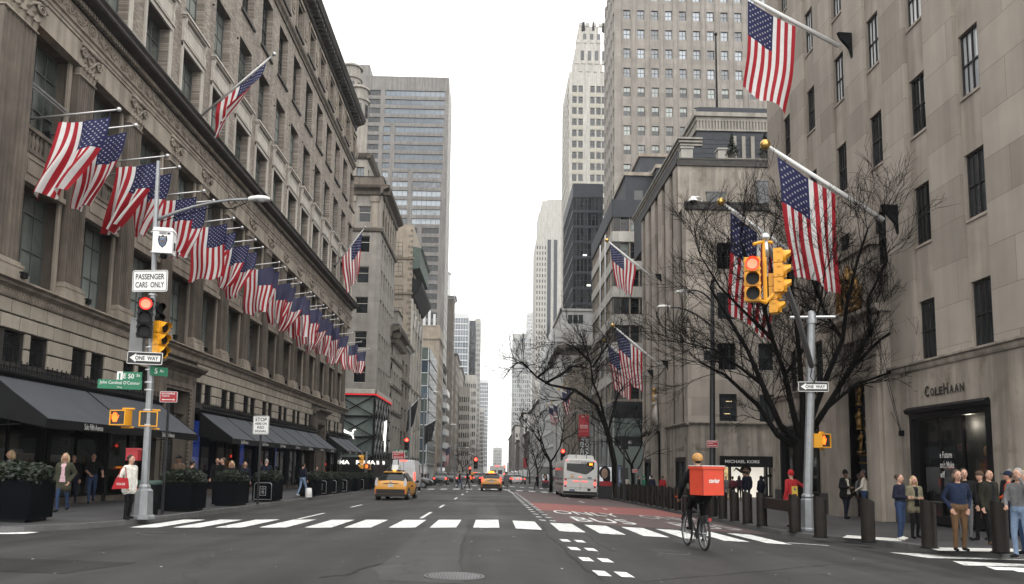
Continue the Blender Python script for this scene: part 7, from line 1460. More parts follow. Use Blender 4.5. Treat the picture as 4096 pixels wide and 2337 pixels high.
# ---- signals at the next street
def far_signal(px, py, Y, label, rz=0., housing='black_paint', lit=0, pole=None, s=1.1):
	c = on_y(px, py, Y); signal_head(label, c + Vector((0, .23 * s, -.36 * s)), rz, housing, lit, s)
	if pole:
		b = on_y(pole[0], pole[1], Y); t = thing('signal_pole', pole[2], 'signal pole', (b.x, Y + .3, gz(b.x, Y))); h = c.z - t.location.z + pole[3]; octa_pole(t, [(0, 0, 0), (0, 0, h)], .13, .09)
		if abs(c.x - b.x) > .4: m = MB(); m.tube([(0, 0, h - .2), ((c.x - b.x) * .5, 0, h + .2), (c.x - b.x, 0, c.z - t.location.z + .3)], [.08, .07, .05], 6); m.build('mast_arm', M_('dark_metal'), t)
far_signal(1627, 1760, 80., 'red traffic signal on the far left corner before the cat logo shop', pole=(1632, 1900, 'grey signal pole on the far left corner', 4.), s=1.25)
far_signal(1453, 1829, 66., 'yellow traffic signal seen from the side at the store far corner', rad(-75), 'yellow_signal', -1, pole=(1461, 1900, 'thin pole at the store far corner', .5))
ped_signal('small lit pedestrian signal at the store far corner', on_y(1470, 1866, 66.), rad(12)); far_signal(1903, 1838, 92., 'red traffic signal hung on a long arm over the far crossing', pole=(1818, 1900, 'dark mast with long arm at the far left crossing', .6), s=1.25)
far_signal(1880, 1873, 150., 'tiny red traffic signal left of the far taxis', s=1.3, pole=(1866, 1900, 'far thin signal pole beside the walking pair', .8)); far_signal(2017, 1867, 165., 'tiny red traffic signal right of the far taxi', s=1.6, pole=(2030, 1900, 'far signal pole right of the second taxi', .8))
far_signal(2252, 1805, 84., 'red traffic signal just above the bus roof', s=1.3, pole=(2262, 1900, 'signal pole hidden behind the bus', .5))
one_way(on_y(1622, 1828, 82.), 0, 1.0, 'small one way sign pointing right at the far left corner', right=True); one_way(on_y(2507, 1770, 76.), 0, .95, 'small one way sign pointing right beside the leaning tree', right=True)
s = tag(plate(None, 'street_name_sign', 1.5, .3, 'sign_green', on_y(1606, 1804, 80.)), 'small green street sign under the far left red signal', 'street sign'); words(s, 'E 49 St', 1.1, .2, 'sign_white', 0, 0)
no_stopping('d', (1590, 1975), (1587, 1821), .9, 'small red no stopping sign on the far left corner post', True)
def far_lamp(px, py, tx, ty, Y, label):
	b = on_y(px, py, Y); t = thing('street_lamp', label, 'lamp post', (b.x, Y, gz(b.x, Y))); e = on_y(tx, ty, Y) - t.location; octa_pole(t, [(0, 0, 0), (0, 0, e.z - .3)], .13, .08); cobra(t, (0, 0, e.z - .5), e, .5, .8)
far_lamp(1765, 1900, 1802, 1698, 105., 'far left street lamp above the black shop flag'); far_lamp(1800, 1900, 1860, 1790, 140., 'far left street lamp beside the hanging red signal'); far_lamp(1690, 1900, 1728, 1568, 95., 'tall far left street lamp before the glass bands')
far_lamp(2225, 1900, 2165, 1683, 100., 'far right street lamp over the bus top')
b = hit(2497, 2005); t = thing('signal_pole', 'dark short signal pole right of the leaning tree', 'signal pole', b); octa_pole(t, [(0, 0, 0), (0, 0, 4.6)], .1, .07, m='dark_metal'); m = MB(); m.box(-.25, .25, -.3, -.1, 3.6, 4.5); m.build('signal_back', M_('black_paint'), t); m = MB(); m.box(-.25, .25, -.25, .1, 1.5, 2.3); m.build('control_box', M_('dark_metal'), t)
# ================================================================== vehicles
reg('taxi_yellow', (.60, .27, .018), rough=.38, var=.05, coat=.5); reg('van_white', (.66, .67, .68), rough=.4, var=.05, coat=.3); reg('car_black', (.012, .013, .015), rough=.25, var=.1, coat=.8); reg('car_grey', (.10, .105, .11), rough=.3, var=.1, coat=.5); reg('bus_white', (.62, .62, .60), rough=.45, var=.07, scale=1.5, dirt=((.34, .33, .31), .68, 1.5)); reg('car_trim', (.006, .006, .0065), rough=.6, var=.15); reg('plate_white', (.62, .62, .58), rough=.5); reg('clear_lamp', (.55, .55, .55), rough=.15, var=.1)
MATS['car_glass'] = glassmat('car_glass', (.006, .008, .009), (.016, .019, .02), p=.5, spec=.35)
def loft(stations, tags, cap0='body', cap1='body'):
	"""stations: (y, half cross-section [(x, z) ...] from sill to roof centre). Returns a MB for every tag."""
	out = {}; rows = []
	for y, sec in stations: rows.append([(x, y, z) for x, z in sec] + [(-x, y, z) for x, z in sec[::-1][1 if abs(sec[-1][0]) < 1e-6 else 0:]])
	k = len(rows[0])
	for i in range(len(rows) - 1):
		for j in range(k - 1):
			h = j if j < k / 2 - .5 else k - 2 - j
			out.setdefault(tags(i, h), MB()).face([rows[i][j], rows[i][j + 1], rows[i + 1][j + 1], rows[i + 1][j]])
	out.setdefault(cap0, MB()).face(rows[0]); out.setdefault(cap1, MB()).face(rows[-1][::-1])
	for i in range(len(rows) - 1): out['body'].face([rows[i][0], rows[i + 1][0], rows[i + 1][-1], rows[i][-1]])
	return out
def wheel(t, x, y, r, w, s):
	o = MB(); o.lathe([(r * .62, -w / 2), (r * .96, -w / 2), (r, -w * .3), (r, w * .3), (r * .96, w / 2), (r * .62, w / 2)], 24); M = Matrix.Translation((x, y, r)) @ Matrix.Rotation(rad(90), 4, 'Y'); wb = o.xf(M).build('wheel', M_('rubber'), t, smooth=False)
	q = MB(); q.lathe([(r * .64, 0), (r * .6, .02), (0.05, .03), (0, .03)], 20)
	for k in range(5):
		a = 2 * math.pi * k / 5; c, sn = math.cos(a), math.sin(a); q.box(-.03, .03, -.03, .03, .02, .03) if 0 else q.tube([(.04 * c, .04 * sn, .045), (r * .6 * c, r * .6 * sn, .04)], [.05, .03], 5)
	q.xf(Matrix.Translation((x + s * w * .42, y, r)) @ Matrix.Rotation(rad(90 * s), 4, 'Y')).build('rim', M_('galvanised'), wb)
def section(w, wr, zs, zb, zt, lip=.0):
	return [(w * .9, zs), (w * .985, zs + .14), (w, (zs + zb) / 2), (w * .975, zb), (w * .94, zb + (zt - zb) * .12), (wr + (w - wr) * .45, zb + (zt - zb) * .55), (wr, zb + (zt - zb) * .90), (wr * .82, zt - .015), (wr * .4, zt + .006), (0, zt + .012)]
def car(name, label, cat, loc, rz, paint, prof, w=.885, wr=.58, zs=.22, glass=None, wheels=(.62, 3.4), r=.32, hatch=True, lights=True, group=None, taillit=False, kind='hatch'):
	t = thing(name, label, cat, loc, rz, group)
	st = [(y, section(w * ww, wr * ww * (1 if zt - zb > .3 else 1.25), zs + zo, zb, zt)) for y, ww, zb, zt, zo in prof]
	g0, g1, r0, r1, f0, f1 = glass                 # station ranges: side glass, rear glass, windscreen
	def tags(i, h):
		if g0 <= i < g1 and h in (4, 5): return 'side_window'
		if r0 <= i < r1 and h in (6, 7, 8): return 'rear_window'
		if f0 <= i < f1 and h in (6, 7, 8): return 'windscreen'
		return 'body'
	o = loft(st, tags)
	for k, mb in o.items():
		me = mb.mesh(k, M_(paint if k == 'body' else 'car_glass')); weld_smooth(me, 38); link(k, me, t)
	for y in wheels:
		for s in (-1, 1): wheel(t, s * (w - .09), y, r, .2, s); a = MB(); a.torus((s * (w - .02), y, r), r * 1.1, .045, 'x', 20, 5); a.build('wheel_arch', M_('car_trim'), t)
	for s in (-1, 1): m = MB(); m.ball((s * (w + .1), prof[-5][0] - .05, 1.0), .1, 6, sc=(1, .6, .75)); m.tube([(s * (w - .05), prof[-5][0], .97), (s * (w + .08), prof[-5][0] - .03, .98)], .03, 5); m.build('mirror', M_('car_trim'), t, smooth=True)
	if taillit:
		for s in (-1, 1): m = MB(); m.box(s * (w - .2) - .1, s * (w - .2) + .1, -.03, .03, .82, 1.02); m.build('tail_light', M_('tail_lamp'), t)
	return t
HB = [(0.0, .95, .72, .80, .06), (.03, .985, .86, .95, .0), (.10, .99, .93, 1.07, 0), (.26, 1., .96, 1.22, 0), (.52, 1., .97, 1.44, 0), (.66, 1., .97, 1.53, 0), (.90, 1., .97, 1.555, 0), (1.7, 1., .95, 1.575, 0), (2.3, 1., .93, 1.56, 0), (2.8, 1., .92, 1.46, 0), (3.3, .99, .91, 1.20, 0), (3.62, .98, .89, 1.00, 0), (4.1, .96, .82, .90, 0), (4.45, .90, .70, .76, .04), (4.6, .78, .58, .60, .08)]
def taxi(label, loc, rz, lit=False, sign=True, big=True):
	t = car('taxi', label, 'taxi', loc, rz, 'taxi_yellow', HB, glass=(3, 9, 2, 5, 9, 11), group='yellow taxis', wheels=(.75, 3.55))
	b = MB(); b.box(-.80, .80, -.075, .08, .36, .60); b.build('bumper_guard', M_('car_trim'), t); b = MB(); b.box(-.84, .84, -.03, .3, .20, .34); b.build('bumper_skirt', M_('car_trim'), t)
	b = MB(); b.prism([(-.86, .34), (.86, .34), (.87, .70), (-.87, .70)], 'y', -.04, .1); me = b.mesh('bumper', M_('taxi_yellow')); link('bumper', me, t)
	for s in (-1, 1):
		m = MB(); m.prism([(s * .72, .78), (s * .875, .80), (s * .86, 1.06), (s * .78, 1.24), (s * .74, 1.10)], 'y', -.0, .18); me = m.mesh('tail_light', M_('tail_lamp' if lit else 'clear_lamp')); link('tail_light', me, t)
		m = MB(); m.box(s * .80 - .03, s * .80 + .03, -.085, -.04, .40, .56); m.build('reflector', M_('sign_red'), t)
	m = MB(); m.box(-.155, .155, -.02, .03, .72, .88); o = m.build('number_plate', M_('plate_white'), t); link('lettering', text_mesh('T6158C', .26, .08, M_('badge_blue')), o, (0, -.024, .80))
	m = MB(); m.torus((0, .03, .985), .06, .014, 'y', 14, 4, ); m.ball((0, .035, .985), .03, 4); m.build('badge', M_('chrome'), t); m = MB(); m.box(-.42, .42, -.012, .03, .905, .93); m.build('trim_strip', M_('car_trim'), t)
	m = MB(); m.prism([(.50, 1.535), (.86, 1.575), (.86, 1.545), (.52, 1.505)], 'x', -.52, .52); m.build('spoiler', M_('taxi_yellow'), t); m = MB(); m.tube([(0, .12, 1.03), (.25, .28, 1.18)], .012, 4); m.build('wiper', M_('car_trim'), t)
	for s in (-1, 1): m = MB(); m.box(s * .884 - .004, s * .884 + .004, 1.6, 2.3, .72, .82); o = m.build('door_lettering', M_('car_trim'), t)
	if sign:
		m = MB(); m.prism([(-.62, 0), (.62, 0), (.45, .30), (-.45, .30)], 'x', -.17, .17); o = m.xf(Matrix.Translation((0, 1.75, 1.64))).build('roof_sign', M_('off_white'), t); m = MB(); m.box(-.34, .34, 1.06, 1.18, 1.58, 1.66); m.build('roof_light', M_('car_trim'), t); m = MB(); m.box(-.09, .09, 1.04, 1.06, 1.60, 1.66); m.build('roof_lamp', M_('amber_lamp'), t); m = MB(); m.box(-.4, .4, 1.2, 2.3, 1.585, 1.64); m.build('roof_rack', M_('car_trim'), t)
	else: m = MB(); m.box(-.3, .3, .55, .62, 1.50, 1.54); m.build('brake_lamp', M_('tail_lamp'), t); m = MB(); m.box(-.25, .25, 1.3, 1.5, 1.58, 1.72); m.build('roof_sign', M_('amber_lamp'), t)
	return t
def slope(o): o.rotation_euler[0] = math.atan(-SL) * math.cos(o.rotation_euler[2]); return o
X, Y = -5.55, 42.8; slope(taxi('near yellow taxi hatchback with pale roof sign heading away', (X, Y, road_z(X, Y)), rad(-3)))
X, Y = -.02, 67.2; slope(taxi('yellow taxi with lit tail lights at the far crossing, middle of the road', (X, Y, road_z(X, Y)), rad(1), True, False))
def van(name, label, loc, rz, paint, w, h, L, group=None, cat='van', lit=True, hood=True, tl='tail_lamp'):
	t = thing(name, label, cat, loc, rz, group); pr = [(0, .985, h - .03), (.06, 1., h), (L * .6, 1, h), (L * .74, 1, h - .1), (L * .86, .98, h * .68), (L * .90, .97, h * .50), (L * .98, .94, h * .42), (L, .85, h * .34)]
	st = [(y, [(w * ww * .96, .34), (w * ww, .5), (w * ww, h * .5), (w * ww * .985, min(h * .55, zt - .1)), (w * ww * .93, max(min(h * .86, zt - .06), .4)), (w * ww * .86, zt - .03), (w * ww * .5, zt), (0, zt)]) for y, ww, zt in pr]
	o = loft(st, lambda i, h_: 'side_window' if i in (2, 3) and h_ == 3 else 'windscreen' if i in (3, 4) and h_ in (5, 6) else 'body')
	for k, mb in o.items(): me = mb.mesh(k, M_(paint if k == 'body' else 'car_glass')); weld_smooth(me, 35); link(k, me, t)
	for y in (1.0, L - 1.0):
		for s in (-1, 1): wheel(t, s * (w - .12), y, .36, .24, s)
	m = MB(); m.box(-w * .95, w * .95, -.1, .1, .30, .52); m.build('rear_bumper', M_('car_trim'), t)
	for s in (-1, 1):
		m = MB(); m.box(s * w * .93 - .07, s * w * .93 + .06, -.03, .06, h * .36, h * .60); m.build('tail_light', M_(tl), t); m = MB(); m.box(s * (w + .14) - .1, s * (w + .14) + .1, L * .77, L * .79, h * .45, h * .58); m.build('mirror', M_('car_trim'), t)
	m = MB(); m.box(-.012, .012, -.012, .01, .5, h - .12); m.box(-w * .9, w * .9, -.010, .01, h * .38, h * .39); m.build('door_gap', M_('car_trim'), t); m = MB(); m.box(-.3, .3, -.03, .02, h - .1, h - .03); m.build('brake_lamp', M_('tail_lamp' if lit else 'sign_red'), t); m = MB(); m.box(-.2, .2, -.03, 0, .62, .76); m.build('number_plate', M_('plate_white'), t)
	m = MB();
	for s in (-1, 1): m.box(s * .45 - .3, s * .45 + .3, -.014, 0, h * .56, h * .76)
	m.build('rear_window', M_('car_glass' if paint != 'van_white' else 'off_white'), t); return t
X, Y = -7.35, 64.5; slope(van('delivery_van', 'white high roofed delivery van ahead of the near taxi', (X, Y, road_z(X, Y)), 0, 'van_white', 1.02, 2.62, 5.9))
X, Y = -2.9, 138.; slope(van('taxi_van', 'yellow taxi van far ahead with red tail lights', (X, Y, road_z(X, Y)), 0, 'taxi_yellow', .93, 1.85, 4.8, 'yellow taxis', 'taxi'))
X, Y = .75, 112.; slope(van('ambulance', 'boxy pale truck far ahead with red lamps along its top', (X, Y, road_z(X, Y)), 0, 'bus_white', 1.15, 2.75, 7, cat='truck'))
SUV = [(0.0, .93, .80, .92, .06), (.03, .98, .95, 1.08, .0), (.10, .99, 1.02, 1.25, 0), (.25, 1., 1.05, 1.45, 0), (.45, 1., 1.06, 1.66, 0), (.6, 1., 1.06, 1.71, 0), (.9, 1., 1.06, 1.74, 0), (1.8, 1., 1.04, 1.75, 0), (2.4, 1., 1.03, 1.72, 0), (2.9, 1., 1.02, 1.60, 0), (3.4, .99, 1.0, 1.22, 0), (3.7, .98, .99, 1.10, 0), (4.3, .96, .92, 1.0, 0), (4.65, .90, .78, .84, .04), (4.8, .78, .62, .66, .08)]
for lab, X, Y, rz, pt in (('black car turning out of the side street beside the white van', -10.9, 81., -88, 'car_black'), ('second black car farther out in the far crossing', -6.6, 99., 0, 'car_black'), ('dark car far ahead beside the yellow taxi van', -.9, 108., 0, 'car_black')): slope(car('car', lab, 'car', (X, Y, road_z(X, Y)), rad(rz), pt, SUV, w=.95, wr=.62, r=.37, zs=.26, glass=(3, 9, 2, 5, 9, 11), wheels=(.85, 3.75), group='dark cars', taillit=True))
for i, (X, Y, pt) in enumerate(((-6.5, 140., 'car_grey'), (2.5, 130., 'car_black'), (-2.6, 150., 'car_black'), (5.5, 145., 'car_grey'), (.8, 175., 'car_black'), (-6, 190., 'car_grey'), (4., 200., 'taxi_yellow'))):
	slope(car('car', ('grey car far down the left lane', 'black car far ahead in the right lanes', 'black car far ahead left of the middle', 'grey car far down the bus lane', 'tiny black car in the far middle', 'tiny grey car in the far left lane', 'tiny yellow car in the far right lane')[i], 'car', (X, Y, road_z(X, Y)), 0, pt, HB, glass=(3, 9, 2, 5, 9, 11), wheels=(.75, 3.55), group='far traffic', taillit=True))
rr = random.Random(6)
for i in range(14):
	X, Y = (-6.3, -2.2, 1.0, 4.6)[i % 4] + rr.uniform(-.4, .4), 118 + i * 9.; slope(car('car', '%s car of the distant queue, counted from the far crossing' % ORD[i], 'car', (X, Y, road_z(X, Y)), 0, rr.choice(('car_black', 'car_black', 'car_grey', 'van_white')), SUV, w=.95, wr=.62, r=.37, zs=.26, glass=(3, 9, 2, 5, 9, 11), wheels=(.85, 3.75), group='distant queue of cars', taillit=True))
# ---- the bus
X, Y = 6.72, 59.0; B = thing('city_bus', 'white and grey city bus pulled in at the right kerb seen from behind', 'bus', (X, Y, road_z(X, Y) - .04)); B.rotation_euler = (math.atan(-SL), .03, rad(-1.5)); bw, bh, bl = 1.29, 2.98, 12.2
sec = [(bw * .97, .32), (bw, .45), (bw, 1.2), (bw, 2.3), (bw * .985, 2.75), (bw * .93, 2.92), (bw * .8, bh), (0, bh + .03)]
o = loft([(0.0, [(x * .985, z if z < 2.8 else z - .04) for x, z in sec]), (.06, sec), (bl - .2, sec), (bl, [(x * .96, z if z < 2.8 else z - .06) for x, z in sec])], lambda i, h: 'body')
me = o['body'].mesh('body', M_('bus_white')); weld_smooth(me, 35); link('body', me, B)
ru = MB(); ru.prism([(-1.05, bh), (1.05, bh), (.98, bh + .28), (.85, bh + .36), (-.85, bh + .36), (-.98, bh + .28)], 'y', .35, 5.5); me = ru.mesh('roof_unit', M_('bus_white')); link('roof_unit', me, B)
for x in (-.35, .45): m = MB(); m.box(x - .02, x + .02, .33, .35, bh + .1, bh + .34); m.build('roof_rib', M_('car_trim'), B)
m = MB(); m.prism([(-1.06, 2.66), (.52, 2.66), (.66, 2.52), (1.02, 2.46), (1.02, 2.30), (.55, 1.92), (.38, 1.86), (-1.02, 2.12), (-1.08, 2.2)], 'y', -.02, .05); m.build('rear_window', M_('car_glass'), B)
m = MB(); m.box(.46, 1.02, -.035, .02, 2.50, 2.80); s = m.build('route_display', M_('black_paint'), B); link('lettering', text_mesh('M4', .25, .19, M_('amber_lamp'), bold=.03), s, (.78, -.04, 2.65))
link('lettering', text_mesh('4258', .42, .17, M_('car_trim')), B, (.20, -.012, 2.76)); link('lettering', text_mesh('New York City Bus', .66, .09, M_('car_trim')), B, (-.45, -.012, 2.78))
for s in (-1, 1):
	m = MB(); m.prism([(s * 1.0, .75), (s * 1.24, .75), (s * 1.24, 1.62), (s * 1.0, 1.62)], 'y', -.025, .03); l = m.build('lamp_panel', M_('bus_white'), B)
	for z, mt in ((.92, 'sign_red'), (1.18, 'tail_lamp'), (1.44, 'sign_red')): q = MB(); q.face([(s * 1.12 + .095 * math.cos(k * math.pi / 8), -.03, z + .095 * math.sin(k * math.pi / 8)) for k in range(16)]); q.build('tail_light', M_(mt), l)
	m = MB(); m.box(s * .32 + (.0) - .2, s * .32 + .2, -.022, .01, 1.30, 1.34); m.build('brake_strip', M_('tail_lamp'), B)
	m = MB(); m.box(s * 1.05 - .06, s * 1.05 + .06, -.02, .01, 2.86, 2.89); m.build('marker_lamp', M_('tail_lamp'), B)
m = MB(); m.box(-.06, .06, -.022, .01, 1.62, 1.70); m.build('brake_lamp', M_('tail_lamp'), B); m = MB(); m.box(-.8, -.45, -.03, .01, 1.82, 1.92); m.box(-.75, -.5, -.025, .01, 1.62, 1.72); m.build('plate_housing', M_('off_white'), B); m = MB(); m.box(-.75, -.5, -.03, -.025, 1.62, 1.72); m.build('number_plate', M_('amber_lamp' if False else 'yellow_signal'), B)
m = MB(); m.box(.55, .85, -.02, .01, 1.56, 1.66); m.box(-.82, -.4, -.02, .01, .58, .70); m.build('blue_sticker', M_('badge_blue'), B); m = MB(); m.box(.56, .8, -.02, .01, .62, .8); m.build('notice', M_('car_trim'), B)
m = MB(); m.box(-1.27, 1.27, -.09, .1, .36, .56); m.build('rear_bumper', M_('car_trim'), B); m = MB(); m.box(-1.15, 1.15, .1, bl - .1, .18, .34); m.build('underbody', M_('black_paint'), B); m = MB(); m.box(-1.22, 1.22, -.012, .01, 1.50, 1.515); m.box(-1.22, 1.22, -.012, .01, .84, .85); m.build('panel_gap', M_('car_trim'), B)
for s in (-1, 1):
	for k in range(6): m = MB(); m.box(s * bw - .01, s * bw + .012, 1.2 + k * 1.75, 2.8 + k * 1.75, 1.35, 2.35); m.build('side_window', M_('car_glass'), B)
	m = MB(); m.box(s * bw - .01, s * bw + .015, .2, 11.8, .95, 1.15); m.build('side_stripe', M_('car_grey'), B)
	for y in (3.4, 9.6): wheel(B, s * (bw - .17), y, .48, .3, s)
# ================================================================== trees
def bare_tree(name, label, base, trunk, limbs, seed, depth=5, twig=1.0, spread=.5, up=.25, lean=None, shrink=.74, kids=(2, 3)):
	"""trunk: points with radii; limbs: (index on trunk, direction, length, radius). Boughs fork again and again into twigs."""
	r = random.Random(seed); t = thing(name, label, 'tree', base); tk = MB(); tk.tube([p for p, _ in trunk], [q for _, q in trunk], 10); tk.build('trunk', M_('bark'), t, smooth=True)
	big, fine = MB(), MB()
	def grow(p, d, ln, rad_, lv):
		n = 4 if lv > 1 else 3; pts = [p]; q = p
		for i in range(n):
			d = (d + Vector((r.gauss(0, .16), r.gauss(0, .16), r.gauss(0, .12) + up * .25))).normalized(); q = q + d * ln / n; pts.append(q)
		tip = rad_ * (.62 if lv else .3); mb = big if rad_ > .02 else fine
		mb.tube(pts, [rad_ + (tip - rad_) * i / n for i in range(n + 1)], 6 if rad_ > .03 else 4 if rad_ > .012 else 3, cap=False)
		if lv == 0: return
		for i in range(r.randint(*kids) + (1 if lv <= 2 else 0)):
			f = r.choice((1., 1., .75, .5)) if i else 1.; src = pts[max(1, round(f * n))]; a = Vector((r.gauss(0, 1), r.gauss(0, 1), r.gauss(0, .7))); a = (a - d * a.dot(d)).normalized()
			grow(src, (d + a * r.uniform(.35, 1.0) * spread * 2 + Vector((0, 0, up * .4))).normalized(), ln * r.uniform(shrink - .1, shrink + .1), max(rad_ * r.uniform(.5, .68), .0045 * twig), lv - 1)
	for p, d, ln, rd in limbs: grow(Vector(p), Vector(d).normalized(), ln, rd, depth)
	tag(big.build('boughs', M_('bark'), t, smooth=True), kind='stuff'); tag(fine.build('crown', M_('bark'), t), kind='stuff'); return t
# big bare tree by the signal mast: trunk forks low, boughs fan out and up
b = hit(3200, 2088); YT = b.y; tp = lambda px, py, dy=0.: on_y(px, py, YT + dy) - b
trunk = [((0, 0, 0), .27), (tp(3196, 1900), .22), (tp(3193, 1830), .22), (tp(3205, 1760), .25)]
def limb(pts, r0, r1): return pts, r0, r1
T = bare_tree('bare_tree', 'large leafless tree with fanning black boughs beside the signal mast', b, trunk, [], 5)
MAIN = [[(3205, 1780), (3120, 1700), (3050, 1540), (2990, 1400), (2900, 1250), (2840, 1150)], [(3205, 1770), (3170, 1640), (3140, 1500), (3090, 1360), (3060, 1240), (3000, 1080), (2960, 960)], [(3210, 1760), (3210, 1600), (3195, 1400), (3180, 1240), (3150, 1100), (3180, 940)], [(3215, 1765), (3265, 1620), (3310, 1500), (3370, 1360), (3390, 1200), (3430, 1040), (3470, 920)], [(3215, 1770), (3300, 1640), (3400, 1480), (3480, 1330), (3580, 1180), (3680, 1030)], [(3200, 1800), (3110, 1740), (3030, 1620), (2900, 1500), (2800, 1450)], [(3300, 1640), (3420, 1540), (3560, 1490), (3680, 1430)], [(3400, 1480), (3520, 1360), (3640, 1280), (3760, 1200)], [(3140, 1500), (3230, 1380), (3280, 1220), (3300, 1080)], [(3050, 1540), (2960, 1470), (2860, 1400), (2740, 1370)], [(3090, 1360), (2990, 1260), (2880, 1150), (2800, 1020)], [(3370, 1360), (3300, 1250), (3240, 1100), (3250, 960)], [(3480, 1330), (3470, 1200), (3560, 1020), (3620, 900)], [(3060, 1240), (3090, 1100), (3070, 980)]]
rr = random.Random(12); big, fine = MB(), MB()
def twigs(p, d, ln, rd, lv, r, up=.12, spread=.55, end=0):
	n = 4; pts = [p]; q = p
	for i in range(n): d = (d + Vector((r.gauss(0, .13), r.gauss(0, .13), r.gauss(0, .10) + up * .3))).normalized(); q = q + d * ln / n; pts.append(q)
	(big if rd > .016 else fine).tube(pts, [rd * (1 - .45 * i / n) for i in range(n + 1)], 5 if rd > .02 else 3, cap=False)
	if lv == 0: return
	for i in range(3 if lv > 1 else 4):
		src = pts[(4, 2, 3, 1)[i]]; a = Vector((r.gauss(0, 1), r.gauss(0, 1), r.gauss(0, .8))); a = (a - d * a.dot(d)).normalized()
		twigs(src, (d + a * r.uniform(.3, .9) * spread * 1.6).normalized(), ln * r.uniform(.55, .85), max(rd * .6, .0085), lv - 1, r, up, spread)
for i, L_ in enumerate(MAIN):
	dys = [rr.uniform(-1.6, 1.6) * k / len(L_) for k in range(len(L_))]; s = rr.uniform(-1.5, 1.5); pts = [tp(px, py, s * k * .32 * (k > 0)) for k, (px, py) in enumerate(L_)]; r0 = .14 if i < 6 else .075; n = len(pts)
	big.tube(pts, [r0 * (1 - .72 * k / (n - 1)) for k in range(n)], 8, cap=False)
	for k in range(1, n):
		d = (pts[k] - pts[k - 1]); m = 4 if k < n - 1 else 7
		if k == 1 and i < 6: continue
		for q in range(m):
			f = rr.random(); p = pts[k - 1] + d * f if k < n - 1 or q < 3 else pts[k]; a = Vector((rr.gauss(0, 1), rr.gauss(0, .8), rr.gauss(.15, .7))); a = (a - d.normalized() * a.dot(d.normalized())).normalized()
			twigs(p, (d.normalized() * .8 + a * rr.uniform(.35, .9)).normalized(), rr.uniform(.9, 1.6), .026 * (1.1 - .5 * k / n), 3, rr)
tag(big.build('boughs', M_('bark'), T, smooth=True), kind='stuff'); tag(fine.build('crown', M_('bark'), T), kind='stuff')
for o in list(T.children):
	if o.type == 'MESH' and len(o.data.polygons) == 0: bpy.data.objects.remove(o)
# leaning dark tree behind the bus
b = hit(2465, 1993); Y_ = b.y; q = lambda px, py, dy=0.: on_y(px, py, Y_ + dy) - b; T2 = thing('leaning_tree', 'leaning leafless tree with long bough reaching left over the bus', 'tree', b)
m = MB(); tr_ = [(2465, 1993), (2457, 1850), (2432, 1730), (2385, 1620), (2300, 1560), (2200, 1540), (2180, 1530)]; m.tube([q(*p) for p in tr_], [.26, .22, .19, .15, .12, .09, .06], 10); m.build('trunk', M_('bark'), T2, smooth=True); big, fine = MB(), MB(); rr = random.Random(4)
for L_ in ([(2432, 1730), (2400, 1600), (2372, 1530), (2362, 1450), (2340, 1390), (2320, 1330)], [(2200, 1540), (2150, 1510), (2110, 1470), (2060, 1445)], [(2180, 1535), (2240, 1500), (2290, 1465), (2340, 1470), (2362, 1480)], [(2370, 1470), (2410, 1410), (2440, 1370)], [(2300, 1560), (2260, 1600), (2230, 1590)], [(2362, 1450), (2300, 1390), (2250, 1370)], [(2110, 1470), (2090, 1450), (2050, 1455)], [(2432, 1730), (2470, 1580), (2500, 1540)], [(2150, 1510), (2200, 1470), (2230, 1450)]):
	s = rr.uniform(-.6, .6); pts = [q(px, py, s * k) for k, (px, py) in enumerate(L_)]; n = len(pts); big.tube(pts, [.11 * (1 - .7 * k / (n - 1)) for k in range(n)], 7, cap=False)
	for k in range(1, n):
		d = pts[k] - pts[k - 1]
		for z in range(4): a = Vector((rr.gauss(0, 1), rr.gauss(0, .8), rr.gauss(.1, .7))); twigs(pts[k - 1] + d * rr.random(), (d.normalized() * .7 + a.normalized() * .8).normalized(), rr.uniform(1.0, 1.9), .034, 3, rr)
tag(big.build('boughs', M_('bark'), T2, smooth=True), kind='stuff'); tag(fine.build('crown', M_('bark'), T2), kind='stuff')
for i, (px, py, h, lab) in enumerate(((2203, 1990, 9., 'black leafless tree left of the bus'), (2530, 1985, 8., 'thin leafless tree against the dark granite block'), (2150, 1960, 8., 'leafless tree far on the right pavement, nearer of two'), (2118, 1945, 8., 'leafless tree far on the right pavement, farther of two'), (1850, 1935, 9., 'leafless tree far on the left pavement'))):
	Y = (78., 66., 120., 160., 180.)[i]; p = on_y(px, py, Y); p.z = gz(p.x, Y); s = h / 9
	bare_tree('bare_street_tree', lab, p, [((0, 0, 0), .2 * s), ((.05, 0, 1.5 * s), .16 * s), ((-.05, 0, 3. * s), .15 * s)], [((-.05, 0, 2.9 * s), (-.8, .1, .9), 2.4 * s, .1 * s), ((-.05, 0, 3. * s), (.6, -.3, 1), 2.4 * s, .1 * s), ((-.03, 0, 2.6 * s), (-.2, .5, 1), 2.6 * s, .11 * s), ((0, 0, 2.2 * s), (.9, .3, .7), 2.1 * s, .08 * s)], 20 + i, depth=4, twig=3 if i > 1 else 2, spread=.55, up=.2)
